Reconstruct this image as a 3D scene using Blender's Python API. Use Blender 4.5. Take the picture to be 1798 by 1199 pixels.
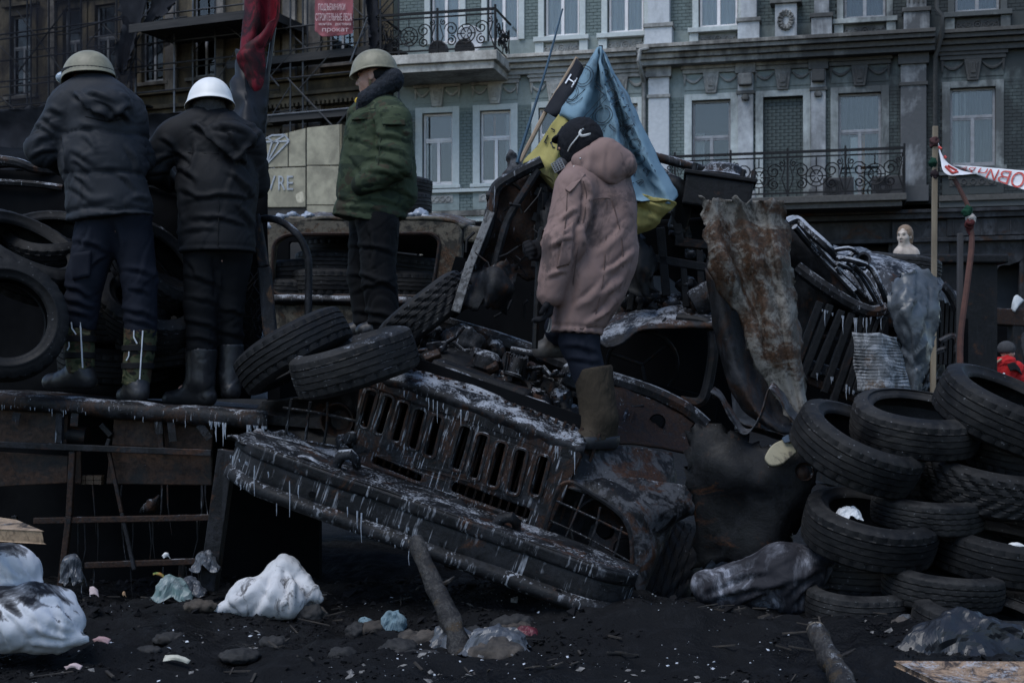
import bpy, bmesh, math, random
import numpy as np
from mathutils import Vector, Matrix, Euler
random.seed(7); rng = np.random.default_rng(7)
R = math.radians
scene = bpy.context.scene
for o in list(bpy.data.objects): bpy.data.objects.remove(o)
C = scene.collection
# ---------------------------------------------------------------- camera, sky, sun, exposure
F, CX, HZ, CH = 2497.0, 899.0, 690.0, 1.06
cam = bpy.data.cameras.new('camera'); cam_o = bpy.data.objects.new('camera', cam); C.objects.link(cam_o)
cam.lens = 50; cam.sensor_width = 36; cam.shift_y = 90.5/1798
cam.clip_start = 0.1; cam.clip_end = 900
cam_o.location = (0, 0, CH); cam_o.rotation_euler = (R(90), 0, 0)
cam.dof.use_dof = True; cam.dof.focus_distance = 7.4; cam.dof.aperture_fstop = 8.0
scene.camera = cam_o
SUN_EL, SUN_AZ = R(60), R(222)            # overcast: a wide, weak sun behind the camera, to the left
w = bpy.data.worlds.new('World'); scene.world = w; w.use_nodes = True
nt = w.node_tree; nt.nodes.clear()
sky = nt.nodes.new('ShaderNodeTexSky'); sky.sky_type = 'NISHITA'; sky.sun_disc = False
sky.sun_elevation = SUN_EL; sky.sun_rotation = SUN_AZ; sky.air_density = 1.0; sky.dust_density = 0.5; sky.ozone_density = 2.5
bgn = nt.nodes.new('ShaderNodeBackground'); bgn.inputs[1].default_value = 0.12
wo = nt.nodes.new('ShaderNodeOutputWorld')
nt.links.new(sky.outputs[0], bgn.inputs[0]); nt.links.new(bgn.outputs[0], wo.inputs[0])
sl = bpy.data.lights.new('sun', 'SUN'); sl.energy = 1.35; sl.angle = R(40); sl.color = (1.0, 1.0, 0.995)
so = bpy.data.objects.new('sun', sl); C.objects.link(so)
so.rotation_euler = (R(90)-SUN_EL, 0, math.pi - SUN_AZ)
vs = scene.view_settings
scene.display_settings.display_device = 'sRGB'
vs.view_transform = 'Standard'; vs.look = 'None'; vs.exposure = 0.76; vs.gamma = 1.0; vs.use_curve_mapping = False
scene.render.engine = 'CYCLES'
scene.cycles.use_denoising = True; scene.cycles.denoiser = 'OPENIMAGEDENOISE'; scene.cycles.denoising_prefilter = 'ACCURATE'; scene.cycles.denoising_input_passes = 'RGB_ALBEDO_NORMAL'; scene.cycles.use_adaptive_sampling = False
scene.cycles.max_bounces = 5; scene.cycles.diffuse_bounces = 3; scene.cycles.glossy_bounces = 2
scene.cycles.transmission_bounces = 4; scene.cycles.transparent_max_bounces = 6
scene.cycles.caustics_reflective = False; scene.cycles.caustics_refractive = False

# ---------------------------------------------------------------- geometry helpers
def at(u, v, Y):
    return Vector(((u-CX)/F*Y, Y, CH+(HZ-v)/F*Y))
class Frame:
    """a local set of axes (x right, y away, z up) placed in the world; on(u, v, y) finds the local point of its plane y that lies at a place of the photograph"""
    def __init__(s, o, yaw=0, roll=0, pitch=0):
        s.M = Matrix.Translation(Vector(o)) @ Matrix.Rotation(R(yaw), 4, 'Z') @ Matrix.Rotation(R(roll), 4, 'Y') @ Matrix.Rotation(R(pitch), 4, 'X')
        s.I = s.M.inverted(); s.I3 = s.I.to_3x3()
        s.c = s.I @ Vector((0, 0, CH))
    def on(s, u, v, yl=0.0):
        d = s.I3 @ Vector(((u-CX)/F, 1.0, (HZ-v)/F))
        return s.c + d*((yl-s.c.y)/d.y)
    def w(s, p): return s.M @ Vector(p)
def link(name, me, mat=None, parent=None, smooth=False):
    o = bpy.data.objects.new(name, me); C.objects.link(o)
    if mat and not me.materials: me.materials.append(mat)
    if parent: o.parent = parent
    if smooth:
        for p in me.polygons: p.use_smooth = True
    return o
def tag(o, label=None, cat=None, group=None, kind=None):
    if label: o['label'] = label
    if cat: o['category'] = cat
    if group: o['group'] = group
    if kind: o['kind'] = kind
    return o
def thing(name, label, cat, M=None, group=None, kind=None):
    o = bpy.data.objects.new(name, None); C.objects.link(o); o.empty_display_size = .1
    if M is not None: o.matrix_world = M if isinstance(M, Matrix) else Matrix.Translation(Vector(M))
    return tag(o, label, cat, group, kind)
def obb(o):  # the mesh of an object after its modifiers
    dg = bpy.context.evaluated_depsgraph_get(); dg.update()
    return bpy.data.meshes.new_from_object(o.evaluated_get(dg))
class MB:
    def __init__(s): s.v = []; s.f = []
    def add(s, vs, fs):
        n = len(s.v); s.v += [tuple(p) for p in vs]; s.f += [tuple(i+n for i in f) for f in fs]; return s
    def box(s, lo, hi, M=None):
        x0, y0, z0 = lo; x1, y1, z1 = hi
        v = [(x0,y0,z0),(x1,y0,z0),(x1,y1,z0),(x0,y1,z0),(x0,y0,z1),(x1,y0,z1),(x1,y1,z1),(x0,y1,z1)]
        if M is not None: v = [M @ Vector(p) for p in v]
        return s.add(v, [(0,3,2,1),(4,5,6,7),(0,1,5,4),(1,2,6,5),(2,3,7,6),(3,0,4,7)])
    def cbox(s, c, size, rot=(0,0,0)):
        M = Matrix.Translation(Vector(c)) @ Euler([R(a) for a in rot]).to_matrix().to_4x4()
        h = [q/2 for q in size]
        return s.box((-h[0],-h[1],-h[2]), h, M)
    def bar(s, a, b, w, h, up=(0,0,1)):
        a, b = Vector(a), Vector(b); d = (b-a); L = d.length; d.normalize()
        x = d.cross(Vector(up))
        if x.length < 1e-4: x = d.cross(Vector((1,0,0)))
        x.normalize(); z = x.cross(d)
        v = []
        for p in (a, b):
            for sx, sz in ((-1,-1),(1,-1),(1,1),(-1,1)): v.append(p + x*sx*w/2 + z*sz*h/2)
        return s.add(v, [(3,2,1,0),(4,5,6,7),(0,1,5,4),(1,2,6,5),(2,3,7,6),(3,0,4,7)])
    def tube(s, pts, r, n=8, cap=True):
        pts = [Vector(p) for p in pts]; rs = r if hasattr(r, '__len__') else [r]*len(pts)
        b = len(s.v); prev = None
        for i, p in enumerate(pts):
            d = (pts[min(i+1, len(pts)-1)] - pts[max(i-1, 0)]).normalized()
            if prev is None:
                x = d.cross(Vector((0.1,0.2,1)))
                if x.length < 1e-3: x = d.cross(Vector((1,0,0)))
            else: x = prev - d*prev.dot(d)
            x.normalize(); prev = x; y = d.cross(x)
            for k in range(n):
                a = 2*math.pi*k/n; s.v.append(tuple(p + (x*math.cos(a)+y*math.sin(a))*rs[i]))
        m = len(pts)
        for i in range(m-1):
            for k in range(n):
                s.f.append((b+i*n+k, b+i*n+(k+1)%n, b+(i+1)*n+(k+1)%n, b+(i+1)*n+k))
        if cap:
            s.f.append(tuple(b+k for k in range(n))[::-1]); s.f.append(tuple(b+(m-1)*n+k for k in range(n)))
        return s
    def lathe(s, prof, M=None, n=24, closed=False):
        b = len(s.v); m = len(prof); M = M or Matrix()
        for k in range(n):
            a = 2*math.pi*k/n
            for (r, z) in prof: s.v.append(tuple(M @ Vector((r*math.cos(a), r*math.sin(a), z))))
        for k in range(n):
            k2 = (k+1) % n
            for i in range(m if closed else m-1):
                i2 = (i+1) % m
                s.f.append((b+k*m+i, b+k2*m+i, b+k2*m+i2, b+k*m+i2))
        return s
    def prism(s, poly, y0, y1):     # poly in x, z
        n = len(poly); v = [(x, y0, z) for x, z in poly] + [(x, y1, z) for x, z in poly]
        return s.add(v, [tuple(range(n)), tuple(range(2*n-1, n-1, -1))] + [(i, n+i, n+(i+1)%n, (i+1)%n) for i in range(n)])
    def mesh(s, name='m'):
        me = bpy.data.meshes.new(name); me.from_pydata(s.v, [], s.f); me.update(); return me
    def build(s, name, mat, parent=None, smooth=False, bev=0, seg=2):
        o = link(name, s.mesh(name), mat, parent, smooth)
        if bev:
            m = o.modifiers.new('bevel', 'BEVEL'); m.width = bev; m.segments = seg; m.limit_method = 'ANGLE'; m.angle_limit = R(40)
        if smooth: autosmooth(o.data)
        return o
def autosmooth(me, ang=42):
    bm = bmesh.new(); bm.from_mesh(me); bmesh.ops.recalc_face_normals(bm, faces=bm.faces)
    for e in bm.edges:
        if len(e.link_faces) == 2 and e.calc_face_angle(0) > R(ang): e.smooth = False
    bm.to_mesh(me); bm.free()
def crv(pts, n=6):   # Catmull-Rom through points
    pts = [Vector(p) for p in pts]; out = []
    for i in range(len(pts)-1):
        p0, p1, p2, p3 = pts[max(i-1,0)], pts[i], pts[i+1], pts[min(i+2, len(pts)-1)]
        for k in range(n):
            t = k/n; out.append(.5*((2*p1)+(p2-p0)*t+(2*p0-5*p1+4*p2-p3)*t*t+(3*p1-p0-3*p2+p3)*t**3))
    return out + [pts[-1]]
# ---- numpy noise
_perm = rng.permutation(512).astype(np.int64); _g = rng.normal(size=(512, 3)); _g /= np.linalg.norm(_g, axis=1)[:, None]
def pn(P):
    P = np.asarray(P, float); i = np.floor(P).astype(np.int64); f = P-i; u = f*f*f*(f*(f*6-15)+10); r = 0
    for dx in (0,1):
        for dy in (0,1):
            for dz in (0,1):
                h = _perm[(_perm[(_perm[(i[:,0]+dx) & 511]+i[:,1]+dy) & 511]+i[:,2]+dz) & 511]
                g = (_g[h]*(f-[dx,dy,dz])).sum(1)
                r = r + g*(u[:,0] if dx else 1-u[:,0])*(u[:,1] if dy else 1-u[:,1])*(u[:,2] if dz else 1-u[:,2])
    return r*1.6
def fbm(P, oct=3):
    s, a = 0, 1.0
    for k in range(oct): s = s + a*pn(P*2**k+k*17.3); a *= .5
    return s
def getv(me):
    a = np.empty(len(me.vertices)*3); me.vertices.foreach_get('co', a); return a.reshape(-1, 3)
def setv(me, a): me.vertices.foreach_set('co', a.ravel()); me.update()
def getn(me):
    a = np.empty(len(me.vertices)*3); me.vertices.foreach_get('normal', a); return a.reshape(-1, 3)
def displace(me, fn):
    v = getv(me); setv(me, v + getn(me)*fn(v)[:, None])
# ---- a bent sheet through a grid of control points
def surf(grid, n=6):
    rows = [crv(r, n) for r in grid]; cols = [crv([r[j] for r in rows], n) for j in range(len(rows[0]))]
    return [[cols[j][i] for j in range(len(cols))] for i in range(len(cols[0]))]   # [row][col]
def patch(name, grid, mat, parent=None, n=6, thick=.005, crumple=0.0, cs=6.0, seed=0, smooth=True, ragged=0.0, sharp=0):
    g = surf(grid, n); nr, nc = len(g), len(g[0])
    V = np.array([[tuple(p) for p in r] for r in g]).reshape(-1, 3)
    if ragged:
        idx = np.arange(nr*nc).reshape(nr, nc); e = np.unique(np.concatenate([idx[0], idx[-1], idx[:,0], idx[:,-1]]))
        V[e] += np.stack([pn(V[e]*25+seed+k*9) for k in range(3)], 1)*ragged
    fs = [(i*nc+j, i*nc+j+1, (i+1)*nc+j+1, (i+1)*nc+j) for i in range(nr-1) for j in range(nc-1)]
    me = bpy.data.meshes.new(name); me.from_pydata(V.tolist(), [], fs); me.update()
    if crumple:
        def fn(v):
            a = fbm(v*cs+seed*3.1, 3); b = np.abs(pn(v*cs*.6+seed+40)); c = np.abs(pn(v*cs*1.7+a[:, None]*.3+seed+70))
            return crumple*(a*.55+(b-.25)*1.5+(.2-c)*.75)
        displace(me, fn)
    o = link(name, me, mat, parent, smooth)
    if thick:
        m = o.modifiers.new('thick', 'SOLIDIFY'); m.thickness = thick; m.offset = 0
    return o
# ---- a flat plate with holes, rounded edges (outline in x, z at depth y)
def rrect(x0, z0, x1, z1, r, n=5):
    p = []
    for cx, cz, a0 in ((x1-r, z1-r, 0), (x0+r, z1-r, 90), (x0+r, z0+r, 180), (x1-r, z0+r, 270)):
        for k in range(n+1):
            a = R(a0+90*k/n); p.append((cx+r*math.cos(a), cz+r*math.sin(a)))
    return p
def rpoly(pts, r, n=4):  # rounded polygon
    out = []; m = len(pts)
    for i in range(m):
        p, a, b = Vector(pts[i]), Vector(pts[i-1]), Vector(pts[(i+1) % m])
        da, db = (a-p), (b-p); t = min(r, da.length*.45, db.length*.45); A = p+da.normalized()*t; B = p+db.normalized()*t
        for k in range(n+1):
            s_ = k/n; out.append(tuple((A*(1-s_)+p*s_)*(1-s_)+(p*(1-s_)+B*s_)*s_))
    return out
def plate(name, outer, holes, thick, mat, parent=None, y=0.0, bev=0.004, fn=None):
    cu = bpy.data.curves.new('tmp', 'CURVE'); cu.dimensions = '2D'; cu.fill_mode = 'BOTH'; cu.extrude = thick/2; cu.bevel_depth = bev; cu.bevel_resolution = 1
    for poly in [outer]+list(holes):
        sp = cu.splines.new('POLY'); sp.points.add(len(poly)-1); sp.use_cyclic_u = True
        for q, (x, z) in zip(sp.points, poly): q.co = (x, z, 0, 1)
    t = bpy.data.objects.new('tmp', cu); C.objects.link(t); me = obb(t); bpy.data.objects.remove(t)
    v = getv(me); v = np.stack([v[:,0], y - v[:,2], v[:,1]], 1)
    if fn is not None: v = fn(v)
    setv(me, v); me.name = name; me.materials.clear()
    return link(name, me, mat, parent)
_font = {}
def text_geo(s, size=1.0):
    k = (s, size)
    if k not in _font:
        cu = bpy.data.curves.new('tmp', 'FONT'); cu.body = s; cu.size = size; cu.resolution_u = 3
        t = bpy.data.objects.new('tmp', cu); C.objects.link(t); me = obb(t); bpy.data.objects.remove(t)
        _font[k] = (getv(me)[:, :2].copy(), [tuple(p.vertices) for p in me.polygons])
    return _font[k]
# ---- smooth solids: signed distances meshed with surface nets
def smin(a, b, k):
    if k <= 0: return np.minimum(a, b)
    h = np.clip(.5+.5*(b-a)/k, 0, 1); return b*(1-h)+a*h-k*h*(1-h)
def cap(P, a, b, ra, rb, fl=None):
    a = np.array(a, float); b = np.array(b, float)
    if fl is not None:
        d, f = np.array(fl[0], float), fl[1]; d = d/np.linalg.norm(d); P = P + d*(((P-a)@d)[:, None]*(1/f-1)); b = b + d*((b-a)@d)*(1/f-1)
    ab = b-a; L = max(ab@ab, 1e-9); t = np.clip(((P-a)@ab)/L, 0, 1)
    q = np.linalg.norm(P-a-t[:, None]*ab, axis=1)-(ra+(rb-ra)*t)
    return q*(min(1, fl[1]) if fl is not None else 1)
def ell(P, c, r, rot=None):
    Q = P-np.array(c, float)
    if rot is not None: Q = Q @ np.array(rot if isinstance(rot, Matrix) else Euler([R(a) for a in rot]).to_matrix())
    r = np.array(r, float); k0 = np.linalg.norm(Q/r, axis=1); k1 = np.linalg.norm(Q/(r*r), axis=1)+1e-9
    return k0*(k0-1)/k1
def union(P, prims):
    d = None
    for pr in prims:
        kind, k = pr[0], pr[1]
        q = cap(P, *pr[2:]) if kind == 'c' else ell(P, *pr[2:])
        if d is None: d = q
        elif k < 0: d = -smin(-d, q, -k)     # cut away
        else: d = smin(d, q, k)
    return d
def nets(prims, h=.012, pad=.05, post=None):
    pts = []
    for pr in prims:
        if pr[1] < 0: continue
        if pr[0] == 'c':
            for p, r in ((pr[2], pr[4]), (pr[3], pr[5])):
                m = r*(max(1, pr[6][1]) if len(pr) > 6 and pr[6] is not None else 1); pts += [np.array(p)-m, np.array(p)+m]
        else: m = max(pr[3]); pts += [np.array(pr[2])-m, np.array(pr[2])+m]
    lo = np.min(pts, 0)-pad; hi = np.max(pts, 0)+pad; n = np.ceil((hi-lo)/h).astype(int)+1
    ax = [lo[i]+h*np.arange(n[i]) for i in range(3)]
    G = np.stack(np.meshgrid(*ax, indexing='ij'), -1).reshape(-1, 3)
    c4_ = [np.minimum(np.arange(n[i])//4*4+2, n[i]-1) for i in range(3)]; cu_ = [np.unique(q) for q in c4_]
    Gc = np.stack(np.meshgrid(*[ax[i][cu_[i]] for i in range(3)], indexing='ij'), -1).reshape(-1, 3)
    Dc = union(Gc, prims).reshape([len(q) for q in cu_])[np.ix_(*[np.searchsorted(cu_[i], c4_[i]) for i in range(3)])].ravel()
    near = np.abs(Dc) < h*9; D = Dc.copy(); Gn = G[near]; Dn = union(Gn, prims)
    D[near] = Dn
    if post is not None:
        inn = D < h*9; D[inn] = post(G[inn], D[inn])
    D = D.reshape(n); cn = n-1
    S = np.zeros(tuple(cn)+(3,)); K = np.zeros(tuple(cn))
    off = [(0,0,0),(1,0,0),(0,1,0),(1,1,0),(0,0,1),(1,0,1),(0,1,1),(1,1,1)]
    sub = lambda o: D[o[0]:o[0]+cn[0], o[1]:o[1]+cn[1], o[2]:o[2]+cn[2]]
    for a in off:
        for x in range(3):
            if a[x] == 0:
                b = list(a); b[x] = 1; da, db = sub(a), sub(b); m = (da < 0) != (db < 0)
                t = np.where(m, da/np.where(m, da-db, 1), 0)
                for q in range(3): S[..., q] += np.where(m, a[q]+(t if q == x else 0), 0)
                K += m
    act = K > 0; idx = -np.ones(tuple(cn), int); idx[act] = np.arange(act.sum())
    ijk = np.argwhere(act); V = lo+h*(ijk+S[act]/K[act][:, None]); Fs = []
    for x in range(3):
        y, z = (x+1) % 3, (x+2) % 3
        sl = [slice(1, cn[0]), slice(1, cn[1]), slice(1, cn[2])]; sl[x] = slice(0, cn[x])
        a = D[tuple(sl)]; s2 = list(sl); s2[x] = slice(1, cn[x]+1); b = D[tuple(s2)]
        m = (a < 0) != (b < 0); pos = np.argwhere(m)+np.array([0 if q == x else 1 for q in range(3)])
        inv = (a < 0)[m]
        def I(dy, dz):
            p = pos.copy(); p[:, y] += dy; p[:, z] += dz; return idx[p[:,0], p[:,1], p[:,2]]
        q = np.stack([I(-1,-1), I(0,-1), I(0,0), I(-1,0)], 1); q[~inv] = q[~inv][:, ::-1]; Fs.append(q)
    return V, np.concatenate(Fs)
def solid(name, prims, mat, parent=None, h=.012, disp=None, post=None, origin=None, smooth_it=1):
    V, Fc = nets(prims, h, post=post)
    me = bpy.data.meshes.new(name)
    o3 = np.array(origin if origin is not None else (0,0,0), float)
    me.from_pydata((V-o3).tolist(), [], Fc.tolist()); me.update()
    if smooth_it:
        bm = bmesh.new(); bm.from_mesh(me)
        for _ in range(smooth_it): bmesh.ops.smooth_vert(bm, verts=bm.verts, factor=.5, use_axis_x=True, use_axis_y=True, use_axis_z=True)
        bm.to_mesh(me); bm.free()
    if disp is not None: displace(me, lambda v: disp(v+o3))
    return link(name, me, mat, parent, True)
def folds(v, amp=.008, sc=(9,9,5), seed=0, ridge=1.0, lean=None):
    """cloth: wide soft swells crossed by a few long pinched creases"""
    L = R(35+23*math.sin(seed*2.7)) if lean is None else R(lean); d1 = np.array((math.sin(L), 0, math.cos(L))); d2 = np.array((math.cos(L), .0, -math.sin(L)))
    w_ = np.stack([pn(v*3.2+seed+k*11) for k in range(3)], 1)*.10; p = v+w_; k = float(np.mean(sc))
    q = np.stack([p @ d1*k*.38, p[:,1]*k*.8, p @ d2*k*1.25], 1)+seed*1.7
    a = pn(v*k*.42+seed+3); b = pn(q); c = pn(q*np.array((1.6,1.5,2.1))+27); m = np.clip(.45+1.4*a, 0, 1); m2 = np.clip(.45-1.4*pn(v*k*.5+seed+53), 0, 1)
    return amp*(.55*a + ridge*(.9*np.exp(-(b-.2)**2/.03)*m - 1.3*np.exp(-np.abs(b)/.075)*m - .8*np.exp(-np.abs(c)/.08)*m2 + .5*np.exp(-(c-.18)**2/.03)*m2))

def pfolds(v, segs, amp=.012, w_=5.0, front=True):
    """named folds of a garment: each a ridge with a sharp valley beside it, running between two places"""
    u = CX+v[:,0]/v[:,1]*F; q = HZ-(v[:,2]-CH)/v[:,1]*F; d = np.zeros(len(v)); jit = 3.0*pn(v*16+5)
    for sg in segs:
        x0, y0, x1, y1 = sg[:4]; a_ = amp*(sg[4] if len(sg) > 4 else 1); ww = w_*(sg[5] if len(sg) > 5 else 1)
        dx, dy = x1-x0, y1-y0; L = math.hypot(dx, dy); t = ((u-x0)*dx+(q-y0)*dy)/(L*L); n = ((u-x0)*-dy+(q-y0)*dx)/L+jit+L*.06*np.sin(t*3.1)
        m = np.clip(1-((t-.5)/.62)**2, 0, 1)*((t > -.12) & (t < 1.12)); d += a_*m*(np.exp(-(n/ww)**2)-1.15*np.exp(-np.abs(n-1.5*ww)/(.55*ww)))
    return d
def to_px(P): return np.stack([CX+P[:,0]/P[:,1]*F, HZ-(P[:,2]-CH)/P[:,1]*F], 1)
class Lay:
    """finds the point of a cloth that lies at a place of the photograph, a little proud of its face"""
    def __init__(s, objs, half=False):
        v = np.concatenate([getv(o.data)+np.array(o.matrix_basis.translation)+(np.array(o.parent.matrix_basis.translation) if o.parent else 0) for o in objs]); f_ = v[:,1] < np.percentile(v[:,1], 60) if half else v[:,1] < 1e9; v = v[f_]; s.px = to_px(v); s.Y = v[:,1]
    def __call__(s, u, v, d=.012):
        q = ((s.px-[u, v])**2).sum(1); i = np.argsort(q)[:6]; w_ = 1/(q[i]+.5); return at(u, v, float((s.Y[i]*w_).sum()/w_.sum())-d)
# ---------------------------------------------------------------- materials
MATS = {}
class NT:
    def __init__(s, name):
        s.m = bpy.data.materials.new(name); s.m.use_nodes = True; s.t = s.m.node_tree; s.t.nodes.clear()
        s.out = s.n('ShaderNodeOutputMaterial'); s.b = s.n('ShaderNodeBsdfPrincipled'); s.l(s.b.outputs[0], s.out.inputs[0])
    def n(s, t, **k):
        q = s.t.nodes.new(t)
        for a, b in k.items(): setattr(q, a, b)
        return q
    def l(s, a, b): s.t.links.new(a, b)
    def coord(s, scale=1.0, stretch=(1,1,1), rnd=True, gen='Object'):
        if gen == 'World': src = s.n('ShaderNodeNewGeometry').outputs['Position']
        else: src = s.n('ShaderNodeTexCoord').outputs[gen]
        mp = s.n('ShaderNodeMapping'); mp.inputs['Scale'].default_value = [scale*q for q in stretch]; s.l(src, mp.inputs[0])
        if rnd and gen != 'World':
            oi = s.n('ShaderNodeObjectInfo'); mu = s.n('ShaderNodeMath', operation='MULTIPLY'); mu.inputs[1].default_value = 37.0
            s.l(oi.outputs['Random'], mu.inputs[0]); s.l(mu.outputs[0], mp.inputs['Location'])
        return mp.outputs[0]
    def noise(s, co, scale=1.0, detail=5, rough=.6, dist=0.0):
        q = s.n('ShaderNodeTexNoise'); s.l(co, q.inputs['Vector']); q.inputs['Scale'].default_value = scale
        q.inputs['Detail'].default_value = detail; q.inputs['Roughness'].default_value = rough; q.inputs['Distortion'].default_value = dist
        return q.outputs['Fac']
    def ramp(s, f, stops, interp='LINEAR'):
        q = s.n('ShaderNodeValToRGB'); q.color_ramp.interpolation = interp; e = q.color_ramp.elements
        while len(e) < len(stops): e.new(.5)
        for x, (p, c) in zip(e, stops): x.position = p; x.color = (c, c, c, 1) if not hasattr(c, '__len__') else (*c, 1)
        s.l(f, q.inputs[0]); return q.outputs[0]
    def mix(s, f, a, b):
        q = s.n('ShaderNodeMix', data_type='RGBA')
        for v_, i in ((f, 0), (a, 6), (b, 7)):
            if isinstance(v_, (int, float)): q.inputs[i].default_value = v_
            elif isinstance(v_, tuple): q.inputs[i].default_value = (*v_, 1)
            else: s.l(v_, q.inputs[i])
        return q.outputs[2]
    def math(s, op, a, b=0.0, clamp=False):
        q = s.n('ShaderNodeMath', operation=op, use_clamp=clamp)
        for v_, i in ((a, 0), (b, 1)):
            if isinstance(v_, (int, float)): q.inputs[i].default_value = v_
            else: s.l(v_, q.inputs[i])
        return q.outputs[0]
    def upness(s):
        g = s.n('ShaderNodeNewGeometry'); x = s.n('ShaderNodeSeparateXYZ'); s.l(g.outputs['Normal'], x.inputs[0]); return x.outputs[2]
    def bump(s, h, strength=.3, dist=.01):
        q = s.n('ShaderNodeBump'); q.inputs['Strength'].default_value = strength; q.inputs['Distance'].default_value = dist
        s.l(h, q.inputs['Height']); s.l(q.outputs[0], s.b.inputs['Normal'])
    def set(s, col=None, rough=None, **k):
        for key, v_ in (('Base Color', col), ('Roughness', rough), *((a.replace('_', ' '), b) for a, b in k.items())):
            if v_ is None: continue
            if isinstance(v_, tuple): s.b.inputs[key].default_value = (*v_, 1)
            elif isinstance(v_, (int, float)): s.b.inputs[key].default_value = v_
            else: s.l(v_, s.b.inputs[key])
        return s.m
def plain(name, c1, c2=None, scale=8, rough=.7, bump=.25, bscale=40, bdist=.004, lo=.35, hi=.65, stretch=(1,1,1), metallic=0.0, spec=.4, **k):
    """a matt surface of two mottled colours with fine relief"""
    t = NT(name); co = t.coord(scale, stretch)
    c2 = c2 or tuple(x*.6 for x in c1)
    f = t.ramp(t.noise(co, 1, 6, .65, .3), [(lo, 0.0), (hi, 1.0)])
    t.set(t.mix(f, c1, c2), rough, Metallic=metallic, Specular_IOR_Level=spec, **k)
    t.bump(t.noise(t.coord(bscale, stretch), 1, 4, .6), bump, bdist)
    return t.m
def charred(name, base=(.004,.0043,.0052), grey=(.022,.0235,.028), rust=0.3, rustc=(.040,.0175,.009), frost=.3, scale=5.0, rough=.55, drip=0.0, bump=.5, greyamt=.5, metallic=.0):
    """burnt metal: soot, grey ash, scabs of rust and rime where it could settle"""
    t = NT(name); co = t.coord(scale); co2 = t.coord(scale*.45)
    n1 = t.noise(co, 1, 9, .72, .8); n2 = t.noise(co2, 1.3, 9, .7, 1.2); n3 = t.noise(t.coord(scale*4.5), 1, 7, .75); n4 = t.noise(t.coord(scale*13), 1, 4, .7)
    stx = t.noise(t.coord(scale*5, (1, 1, .08)), 1, 5, .65, .3)
    c = t.mix(t.ramp(n1, [(.46, 0.0), (.74-.22*greyamt, 1.0)]), base, grey)
    c = t.mix(t.ramp(n3, [(.5, 0.0), (.62, .75), (.7, 1.0)]), c, tuple(x*.35 for x in base))
    c = t.mix(t.math('MULTIPLY', t.ramp(stx, [(.56, 0.0), (.66, 1.0)]), .5), c, grey)
    if rust > 0:
        rm = t.math('MULTIPLY', t.ramp(n2, [(.60-.26*rust, 0.0), (.66-.24*rust, 1.0)]), t.ramp(n3, [(.36, .15), (.5, 1.0)]))
        rc = t.mix(t.ramp(n4, [(.35, 0.0), (.65, 1.0)]), tuple(x*1.25 for x in rustc), tuple(x*.3 for x in rustc)); c = t.mix(rm, c, rc)
    rgh = t.ramp(n1, [(.3, rough-.15), (.7, min(1, rough+.25))])
    if frost > 0:
        up = t.upness(); fb = t.noise(t.coord(scale*1.1), 1, 9, .72, .7)
        s_ = t.math('ADD', t.math('ADD', t.math('MULTIPLY', up, .26), t.math('MULTIPLY', fb, .75)), t.math('MULTIPLY', n4, .42))
        fm = t.ramp(s_, [(.95-.30*frost, 0.0), (1.02-.30*frost, .7), (1.12-.3*frost, 1.0)])
        sp_ = t.ramp(t.math('ADD', n4, t.math('MULTIPLY', up, .05)), [(.72-.07*frost, 0.0), (.75-.07*frost, 1.0)]); fm = t.math('MAXIMUM', fm, t.math('MULTIPLY', sp_, t.ramp(fb, [(.45, 0.0), (.6, 1.0)])))
        if drip > 0:
            dn = t.noise(t.coord(scale*10, (1, 1, .045)), 1, 5, .65)
            dm = t.ramp(dn, [(.70-.2*drip, 0.0), (.75-.2*drip, 1.0)])
            dm = t.math('MULTIPLY', dm, t.ramp(t.noise(co2, 2.2, 3), [(.46, 0.0), (.6, .8)])); fm = t.math('MAXIMUM', fm, dm)
        ice = t.mix(n3, (.52,.55,.60), (.20,.215,.245)); c = t.mix(t.math('MULTIPLY', fm, .85), c, ice)
    t.set(c, rgh, Metallic=metallic, Specular_IOR_Level=.22)
    t.bump(t.math('ADD', t.math('MULTIPLY', n1, 1.0), t.math('ADD', t.math('MULTIPLY', n3, .5), t.math('MULTIPLY', n4, .22))), min(1, bump*1.2), .009)
    return t.m
def cloth(name, c1, c2=None, scale=3.0, rough=.85, weave=260, bump=.12, wr=14, spec=.12, sheen=0.0, dirt=None, camo=None, dirtlo=.58, top=0.0):
    t = NT(name); co = t.coord(scale, rnd=False)
    c2 = c2 or tuple(x*.72 for x in c1)
    col = t.mix(t.ramp(t.noise(co, 1, 5, .6, .5), [(.35, 0.0), (.7, 1.0)]), c1, c2)
    if camo:
        for i, (cc, thr) in enumerate(camo):
            mp = t.n('ShaderNodeMapping'); mp.inputs['Location'].default_value = (i*7.3, i*3.1, i*5.7); t.l(t.coord(1, (1, 1, 1.7), rnd=False), mp.inputs[0])
            q = t.noise(mp.outputs[0], scale*2.4, 2.5, .55, .7); col = t.mix(t.ramp(q, [(thr, 0.0), (thr+.03, 1.0)]), col, cc)
    if dirt:
        q = t.noise(t.coord(scale*1.3, (1,1,.6), rnd=False), 1, 7, .72, .8); q = t.math('ADD', q, t.math('MULTIPLY', t.upness(), top)) if top else q; col = t.mix(t.ramp(q, [(dirtlo-.06, 0.0), (dirtlo, .7), (dirtlo+.10, 1.0)]), col, dirt)
    t.set(col, rough, Specular_IOR_Level=spec, Sheen_Weight=sheen)
    wn = t.noise(t.coord(wr, (1,1,.45), rnd=False), 1, 3, .5, .9)
    h = t.math('ADD', t.math('MULTIPLY', t.noise(t.coord(weave, rnd=False), 1, 2, .5), .10), t.math('MULTIPLY', wn, .9))
    t.bump(h, min(1, bump*2.0), .014); return t.m
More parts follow.
